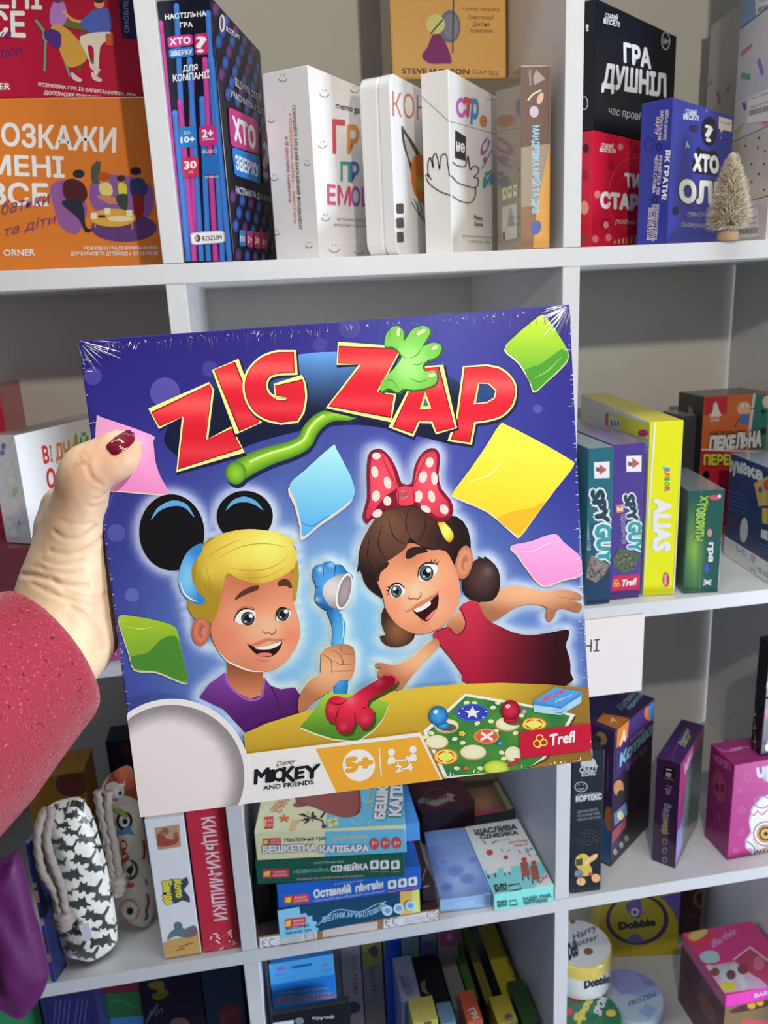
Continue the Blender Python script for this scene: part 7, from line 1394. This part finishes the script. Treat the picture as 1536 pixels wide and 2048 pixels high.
# ------------------------------------------------------------------ the person's hand and sleeve
nz = -b.v                                   # out of the front of the held box
def hp(x, y, g):
    """point seen at pixel x,y, lying g in front of the held box's front plane"""
    return hit(x, y, BL+nz*g, nz)
def S(x, y, g, r): return (hp(x, y, g), r)
CH = [  # chains of (point, radius): thumb, thenar, wrist and forearm, palm, four fingers
 [S(245, 898, .0090, .0086), S(237, 905, .0106, .0101), S(222, 918, .0112, .0103), S(196, 929, .0118, .0105), S(174, 939, .0118, .0113), S(166, 960, .0108, .0112), S(161, 985, .008, .0108), S(153, 1015, .004, .0117), S(146, 1045, .000, .0132), S(140, 1090, -.006, .0168), S(134, 1140, -.010, .0205), S(126, 1195, -.012, .0235), S(118, 1245, -.010, .0240)],
 [S(190, 980, .003, .0056), S(190, 1002, .000, .0058)],
 [S(118, 1245, -.010, .0235), S(105, 1290, -.004, .0235), S(70, 1350, .008, .0255), S(0, 1415, .030, .0290), S(-90, 1490, .055, .0330)],
 [S(146, 1045, -.004, .0125), S(176, 1090, -.014, .0100), S(186, 1150, -.014, .0112), S(190, 1215, -.014, .0118), S(184, 1272, -.012, .0138), S(158, 1305, -.006, .0150), S(130, 1325, .002, .0180)],
 [S(112, 1180, -.030, .0170), S(112, 1110, -.038, .0130), S(116, 1055, -.041, .0118), S(124, 1014, -.045, .0110)],
 [S(124, 1014, -.045, .0110), S(160, 975, -.056, .0100), S(240, 925, -.0565, .0088), S(290, 900, -.0560, .0080), S(325, 886, -.0545, .0070)],
 [S(150, 1180, -.040, .0160), S(165, 1070, -.054, .0115), S(250, 1005, -.0575, .0098), S(335, 965, -.0570, .0085), S(380, 948, -.0550, .0073)],
 [S(165, 1210, -.046, .0150), S(190, 1120, -.056, .0108), S(270, 1070, -.0570, .0092), S(345, 1042, -.0560, .0080), S(388, 1028, -.0545, .0069)],
 [S(178, 1240, -.046, .0145), S(210, 1175, -.056, .0098), S(280, 1145, -.0555, .0082), S(335, 1128, -.0545, .0070), S(368, 1120, -.0535, .0060)],
]
VX = .00125
allp = np.array([p for c in CH[:2]+CH[3:] for p, r in c]+[p for p, r in CH[2][:3]]); lo = allp.min(0)-.032; hi = allp.max(0)+.032
nx, ny, nzz = ((hi-lo)/VX).astype(int)+1
gx, gy, gz = (lo[i]+VX*np.arange(n) for i, n in enumerate((nx, ny, nzz)))
FLD = np.full((nx, ny, nzz), .05)
def cone_sdf(P, a, ra, c, rc):
    d = c-a; t = np.clip(((P-a) @ d)/(d @ d), 0, 1); q = P-a-t[..., None]*d
    return np.sqrt((q*q).sum(-1))-(ra+(rc-ra)*t)
def smin(a, c, k):
    h = np.clip(.5+.5*(c-a)/k, 0, 1); return c+(a-c)*h-k*h*(1-h)
for ci, c in enumerate(CH):
    k = .0035 if ci >= 5 else .006
    for (p, r), (q, s_) in zip(c, c[1:]):
        l0, h0 = np.minimum(p, q)-max(r, s_)-.012, np.maximum(p, q)+max(r, s_)+.012
        i0 = np.clip(((l0-lo)/VX).astype(int), 0, None); i1 = np.minimum(((h0-lo)/VX).astype(int)+1, (nx, ny, nzz))
        if (i1 <= i0).any(): continue
        sl = tuple(slice(m, n) for m, n in zip(i0, i1)); P = np.stack(np.meshgrid(gx[sl[0]], gy[sl[1]], gz[sl[2]], indexing='ij'), -1)
        FLD[sl] = smin(FLD[sl], cone_sdf(P, p, r, q, s_), k)
def sample(p):
    q = (np.asarray(p)-lo)/VX; i = np.clip(np.floor(q).astype(int), 0, np.array(FLD.shape)-2); f = np.clip(q-i, 0, 1); v = 0
    for dx in (0, 1):
        for dy in (0, 1):
            for dz in (0, 1):
                wgt = (f[..., 0] if dx else 1-f[..., 0])*(f[..., 1] if dy else 1-f[..., 1])*(f[..., 2] if dz else 1-f[..., 2]); v = v+wgt*FLD[i[..., 0]+dx, i[..., 1]+dy, i[..., 2]+dz]
    return v
def grad(p):
    e = VX; g = np.stack([sample(p+np.eye(3)[i]*e)-sample(p-np.eye(3)[i]*e) for i in range(3)], -1); return g/(np.linalg.norm(g, axis=-1, keepdims=True)+1e-9)
def surface_nets():
    s = FLD < 0; n = FLD.shape; acc = np.zeros((n[0]-1, n[1]-1, n[2]-1, 3)); cnt = np.zeros(acc.shape[:3])
    for ax in range(3):
        for o1 in (0, 1):
            for o2 in (0, 1):
                st = [0, 0, 0]; oth = [i for i in range(3) if i != ax]; st[oth[0]], st[oth[1]] = o1, o2; en = list(st); en[ax] = 1
                A_ = FLD[tuple(slice(st[i], st[i]+n[i]-1) for i in range(3))]; B_ = FLD[tuple(slice(en[i], en[i]+n[i]-1) for i in range(3))]
                m = (A_ < 0) != (B_ < 0); t = np.where(m, A_/np.where(m, A_-B_, 1), 0)
                for i in range(3): acc[..., i] += np.where(m, st[i]+(t if i == ax else 0), 0)
                cnt += m
    act = cnt > 0; idx = -np.ones(act.shape, int); idx[act] = np.arange(act.sum()); I = np.argwhere(act)
    V = lo+VX*(I+acc[act]/cnt[act][:, None]); F = []
    for ax in range(3):
        oth = [i for i in range(3) if i != ax]; en = [0, 0, 0]; en[ax] = 1
        A_ = s[tuple(slice(0, n[i]-en[i]) for i in range(3))]; B_ = s[tuple(slice(en[i], n[i]) for i in range(3))]
        E = np.argwhere(A_ != B_); E = E[(E[:, oth[0]] > 0) & (E[:, oth[1]] > 0) & (E[:, oth[0]] < n[oth[0]]-1) & (E[:, oth[1]] < n[oth[1]]-1)]
        ins = A_[tuple(E.T)]; q = []
        for d0, d1 in ((1, 1), (0, 1), (0, 0), (1, 0)):
            c = E.copy(); c[:, oth[0]] -= d0; c[:, oth[1]] -= d1; q.append(idx[tuple(c.T)])
        q = np.stack(q, 1); flip = ins if ax != 1 else ~ins; q[~flip] = q[~flip][:, ::-1]; F.append(q)
    return V, np.concatenate(F)
HV, HF = surface_nets()
cm = np.arange(len(HV))                      # keep the one connected body
while True:
    m_ = cm[HF].min(1); nw = cm.copy(); np.minimum.at(nw, HF.ravel(), np.repeat(m_, 4)); nw = nw[nw]
    if (nw == cm).all(): break
    cm = nw
big = np.bincount(cm).argmax(); keep = cm == big; ren = np.cumsum(keep)-1; HF = ren[HF[keep[HF[:, 0]]]]; HV = HV[keep]
for _ in range(3):      # settle the net onto the true surface, lightly relaxed
    sm_ = np.zeros_like(HV); c_ = np.zeros(len(HV))
    for a, d in ((0, 1), (1, 2), (2, 3), (3, 0)):
        np.add.at(sm_, HF[:, a], HV[HF[:, d]]); np.add.at(sm_, HF[:, d], HV[HF[:, a]]); np.add.at(c_, HF[:, a], 1); np.add.at(c_, HF[:, d], 1)
    HV = HV*.5+.5*sm_/np.maximum(c_, 1)[:, None]
N_ = grad(HV)
def topx(P):
    q = P-CAM; z = q @ FW; return np.stack([768+FPX*(q @ RT)/z, 1024-FPX*(q @ UP)/z], -1)
PXY = topx(HV); facing = ((CAM-HV)*N_).sum(1) > 0
front = facing & ((HV-BL) @ nz > -.034)
def pdist(P, pts):
    pts = np.array(smooth(pts, 5, False)); a, d = pts[:-1], pts[1:]-pts[:-1]; out = np.full(len(P), 1e9)
    for s0, dd in zip(a, d):
        t = np.clip(((P-s0) @ dd)/(dd @ dd+1e-9), 0, 1); out = np.minimum(out, np.linalg.norm(P-s0-t[:, None]*dd, axis=1))
    return out
K1 = lambda pts: [(x/3.938, 820+y/3.938) for x, y in pts]
creases = [ # traced skin folds: points, depth (mm), half width (px)
 ([(430, 960), (520, 1012), (620, 1008), (700, 970), (760, 915)], .9, 4.5), ([(400, 1110), (500, 1130), (600, 1120), (700, 1085), (770, 1040), (800, 1000)], .8, 4.5), ([(330, 1180), (450, 1215), (560, 1210), (650, 1180)], .45, 4), ([(280, 1230), (420, 1270), (540, 1285), (640, 1270)], .5, 4), ([(180, 1295), (290, 1310), (400, 1335), (520, 1378), (600, 1388), (690, 1385)], 1.1, 5), ([(260, 1370), (360, 1420), (470, 1470), (580, 1505), (680, 1515)], .7, 5), ([(420, 1340), (520, 1420), (640, 1470), (760, 1470), (850, 1440)], .6, 4.5), ([(560, 1555), (640, 1600), (720, 1670), (780, 1760), (815, 1870)], .9, 6), ([(500, 1440), (600, 1500), (720, 1530), (850, 1470)], .35, 4),
 ([(690, 450), (705, 505), (745, 552), (800, 585)], .8, 4), ([(740, 700), (790, 700), (825, 660)], .7, 4), ([(560, 470), (610, 430), (660, 420), (700, 440)], .4, 4), ([(650, 330), (680, 360), (700, 400)], .3, 4), ([(620, 350), (640, 390), (660, 420)], .3, 4), ([(480, 870), (560, 890), (650, 900), (740, 885)], .4, 4), ([(700, 760), (760, 760), (785, 740)], .5, 4), ([(300, 1200), (380, 1290), (450, 1360)], .25, 4)]
disp = np.zeros(len(HV)); pink = np.zeros(len(HV))
for pts, dpt, w_ in creases:
    d_ = pdist(PXY, K1(pts)); disp -= np.where(front, dpt*.0008*np.exp(-(d_/(w_*.7))**2)-dpt*.0002*np.exp(-((d_-w_*2.2)/(w_*1.3))**2), 0); pink += np.where(front, .25*np.exp(-(d_/(w_*1.1))**2), 0)
HV = HV+N_*disp[:, None]
for (x, y), r, a in (((262, 900), 40, .5), ((205, 925), 60, .45), ((185, 990), 45, .35), ((215, 1270), 40, .3), ((160, 925), 35, .3), ((120, 1010), 40, .3)):
    pink += np.where((HV-BL) @ nz > -.05, a*np.exp(-(((PXY-(x, y))**2).sum(1))/r**2), 0)
rs = np.random.RandomState(2); blot = sum(np.sin(HV @ rs.normal(0, 1, 3)*f+rs.rand()*6) for f in (160, 230, 320, 420))*.06
pink = np.clip(pink*.8+blot+.05, 0, 1)
SKC = lin((238, 212, 174))[None]*(1-pink[:, None])+lin((214, 146, 122))[None]*pink[:, None]
proot = link('person', None, None, 'person out of frame, left hand with a dark red thumbnail gripping the blue game box', 'person', M=Matrix.Translation(hp(100, 1300, 0)))
porg = hp(100, 1300, 0)
me = bpy.data.meshes.new('hand'); me.from_pydata([tuple(p-porg) for p in HV], [], HF.tolist())
ca = me.color_attributes.new('Col', 'FLOAT_COLOR', 'POINT'); ca.data.foreach_set('color', np.column_stack([SKC, np.ones(len(SKC))]).ravel())
bm = bmesh.new(); bm.from_mesh(me); bmesh.ops.recalc_face_normals(bm, faces=bm.faces); bm.to_mesh(me); bm.free()
me.materials.append(mat('skin', rough=.46, attr=True, bump=(1100, .12, .0005), spec=.4, sss=.10)); me.shade_smooth()
link('hand', me, proot)
# nails
nailm = mat('dark_red_polish', tuple(lin((112, 8, 36))), .12, coat=1)
def nail(outline, name='fingernail'):
    v = [Vector(p) for p in smooth(outline, 3)]; n = len(v); a = np.array(v); l0, h0 = a.min(0), a.max(0)
    for x in np.arange(l0[0], h0[0], 3.0):
        for y in np.arange(l0[1], h0[1], 3.0): v.append(Vector((x, y)))
    vv, _, ff, *_ = delaunay_2d_cdt(v, [], [list(range(n))], 1, 1e-6); bm = bmesh.new(); f, k = [], []
    o_ = np.array(smooth(outline, 3))
    D_ = np.array([ray(q.x, q.y) for q in vv]); D_ /= np.linalg.norm(D_, axis=1)[:, None]
    t = np.full(len(D_), .30); go = np.ones(len(D_), bool)          # walk along each ray to the skin
    for _ in range(420):
        go &= sample(CAM+D_*t[:, None]) > 0; t = t+go*.0004
    P_ = CAM+D_*t[:, None]; G_ = grad(P_)
    for q, p, g in zip(vv, P_, G_):
        e = min(np.linalg.norm(o_-(q.x, q.y), axis=1).min()/7, 1)
        f.append(bm.verts.new(p+g*(.0004+.0008*math.sqrt(max(0, 1-(1-e)**2)))-porg)); k.append(bm.verts.new(p-g*.0008-porg))
    bd = {}
    for t in ff:
        bm.faces.new([f[i] for i in t]); bm.faces.new([k[i] for i in t][::-1])
        for i in range(3): bd.setdefault(frozenset((t[i], t[(i+1) % 3])), []).append((t[i], t[(i+1) % 3]))
    for e in bd.values():
        if len(e) == 1: i, j = e[0]; bm.faces.new((f[j], f[i], k[i], k[j]))
    bmesh.ops.recalc_face_normals(bm, faces=bm.faces)
    o = link(name, mesh_bm(name, bm, nailm, True), proot); o['label'] = 'dark red painted thumbnail'
nail([(212, 893), (221, 883), (238, 870), (254, 862), (263, 862), (268, 869), (269, 880), (262, 890), (250, 900), (236, 909), (227, 911), (219, 904)], 'thumbnail')
for c in CH[5:]:        # the four fingers behind the box carry the same polish on their far side
    p, r = c[-1]; q, _ = c[-2]; t = (p-q)/np.linalg.norm(p-q); nn = -nz; s_ = np.cross(t, nn)
    bm = bmesh.new(); bmesh.ops.create_uvsphere(bm, u_segments=14, v_segments=8, radius=1)
    for v in bm.verts: v.co = Vector(p+nn*(r*.80)+t*(v.co.x*r*1.05+r*.3)+s_*(v.co.y*r*.72)+nn*(v.co.z*r*.30)-porg)
    link('fingernail', mesh_bm('fingernail', bm, nailm, True), proot)
# knitted sleeve
Dv = -.75*RT-.66*UP-.95*FW; Dv /= np.linalg.norm(Dv); e1 = np.cross(Dv, FW); e1 /= np.linalg.norm(e1); e2 = np.cross(Dv, e1)
C0 = hp(94, 1308, .004); bm = bmesh.new(); rings = []; ns = 72
prof = [(.012, .0340), (.004, .0362), (-.0006, .0385), (.0000, .0398), (.004, .0412), (.012, .0422), (.025, .0440), (.045, .0470), (.07, .0500), (.10, .0530), (.14, .0560), (.18, .058), (.22, .060)]
for i, (sx, r) in enumerate(prof):
    R = []
    for j in range(ns):
        a = 2*math.pi*j/ns; f = 1+(.018*math.sin(3*a+sx*40)+.012*math.sin(5*a-sx*70)+.006*math.sin(11*a+sx*140))*min(1, sx*14) if i > 3 else 1
        low = max(0, (math.cos(a)*e1+math.sin(a)*e2) @ (-UP))      # the knit sags a little on its lower side
        p = C0+Dv*sx+(math.cos(a)*e1+math.sin(a)*e2)*r*f+(-UP)*low*min(.012, sx*.25); R.append(bm.verts.new(p-porg))
    rings.append(R)
for u_, v_ in zip(rings, rings[1:]):
    for j in range(ns): bm.faces.new((u_[j], u_[(j+1) % ns], v_[(j+1) % ns], v_[j]))
bmesh.ops.recalc_face_normals(bm, faces=bm.faces); bm.normal_update()
rnd = random.Random(4); fz = []          # loose fibres standing off the knit
fl_ = list(bm.faces)[3*ns:]; base_n = [(f.calc_center_median().copy(), f.normal.copy(), f.verts[0].co.copy(), f.verts[2].co.copy()) for f in fl_]
for i in range(2600):
    c, n, a, d = base_n[rnd.randrange(len(base_n))]; p = c+(a-c)*rnd.uniform(-.9, .9)+(d-c)*rnd.uniform(-.4, .4); L = rnd.uniform(.0008, .0022); t = Vector((rnd.uniform(-1, 1), rnd.uniform(-1, 1), rnd.uniform(-1, 1)))
    q = p+n*L*.8+t*L*.5; s_ = n.cross(t).normalized()*.00011; v = [bm.verts.new(x) for x in (p-s_-n*.0005, p+s_-n*.0005, q+s_*.4, q-s_*.4)]; bm.faces.new(v)
km = bpy.data.materials.new('rose_knit'); km.use_nodes = True; nt = km.node_tree; pb_ = nt.nodes['Principled BSDF']; pb_.inputs['Roughness'].default_value = .95; pb_.inputs['Specular IOR Level'].default_value = .15; pb_.inputs['Sheen Weight'].default_value = .35; pb_.inputs['Sheen Roughness'].default_value = .5
tc = nt.nodes.new('ShaderNodeTexCoord'); src = None; colr = tuple(lin((160, 48, 68)))
mp = nt.nodes.new('ShaderNodeMapping'); nt.links.new(tc.outputs['Object'], mp.inputs[0])
prev = None
for sc_, lo_, hi_, cc in ((420, .62, .70, lin((92, 22, 36))), (700, .60, .75, lin((205, 110, 122))), (130, .45, .75, lin((160, 50, 72)))):
    n = nt.nodes.new('ShaderNodeTexNoise'); n.inputs['Scale'].default_value = sc_; n.inputs['Detail'].default_value = 2; nt.links.new(mp.outputs[0], n.inputs['Vector'])
    r = nt.nodes.new('ShaderNodeMapRange'); r.inputs[1].default_value = lo_; r.inputs[2].default_value = hi_; nt.links.new(n.outputs['Fac'], r.inputs[0])
    m_ = nt.nodes.new('ShaderNodeMix'); m_.data_type = 'RGBA'; nt.links.new(r.outputs[0], m_.inputs[0])
    if prev: nt.links.new(prev, m_.inputs[6])
    else: m_.inputs[6].default_value = (*colr, 1)
    m_.inputs[7].default_value = (*cc, 1); prev = m_.outputs[2]
nt.links.new(prev, pb_.inputs['Base Color'])
n = nt.nodes.new('ShaderNodeTexNoise'); n.inputs['Scale'].default_value = 900; nt.links.new(tc.outputs['Object'], n.inputs['Vector']); bp = nt.nodes.new('ShaderNodeBump'); bp.inputs['Strength'].default_value = .6; bp.inputs['Distance'].default_value = .001; nt.links.new(n.outputs['Fac'], bp.inputs['Height']); nt.links.new(bp.outputs[0], pb_.inputs['Normal'])
sl_ = link('sleeve', mesh_bm('sleeve', bm, km, True), proot); sl_['label'] = 'dusty red knitted sleeve'
bpy.data.objects.remove(_to); bpy.data.curves.remove(_tc)
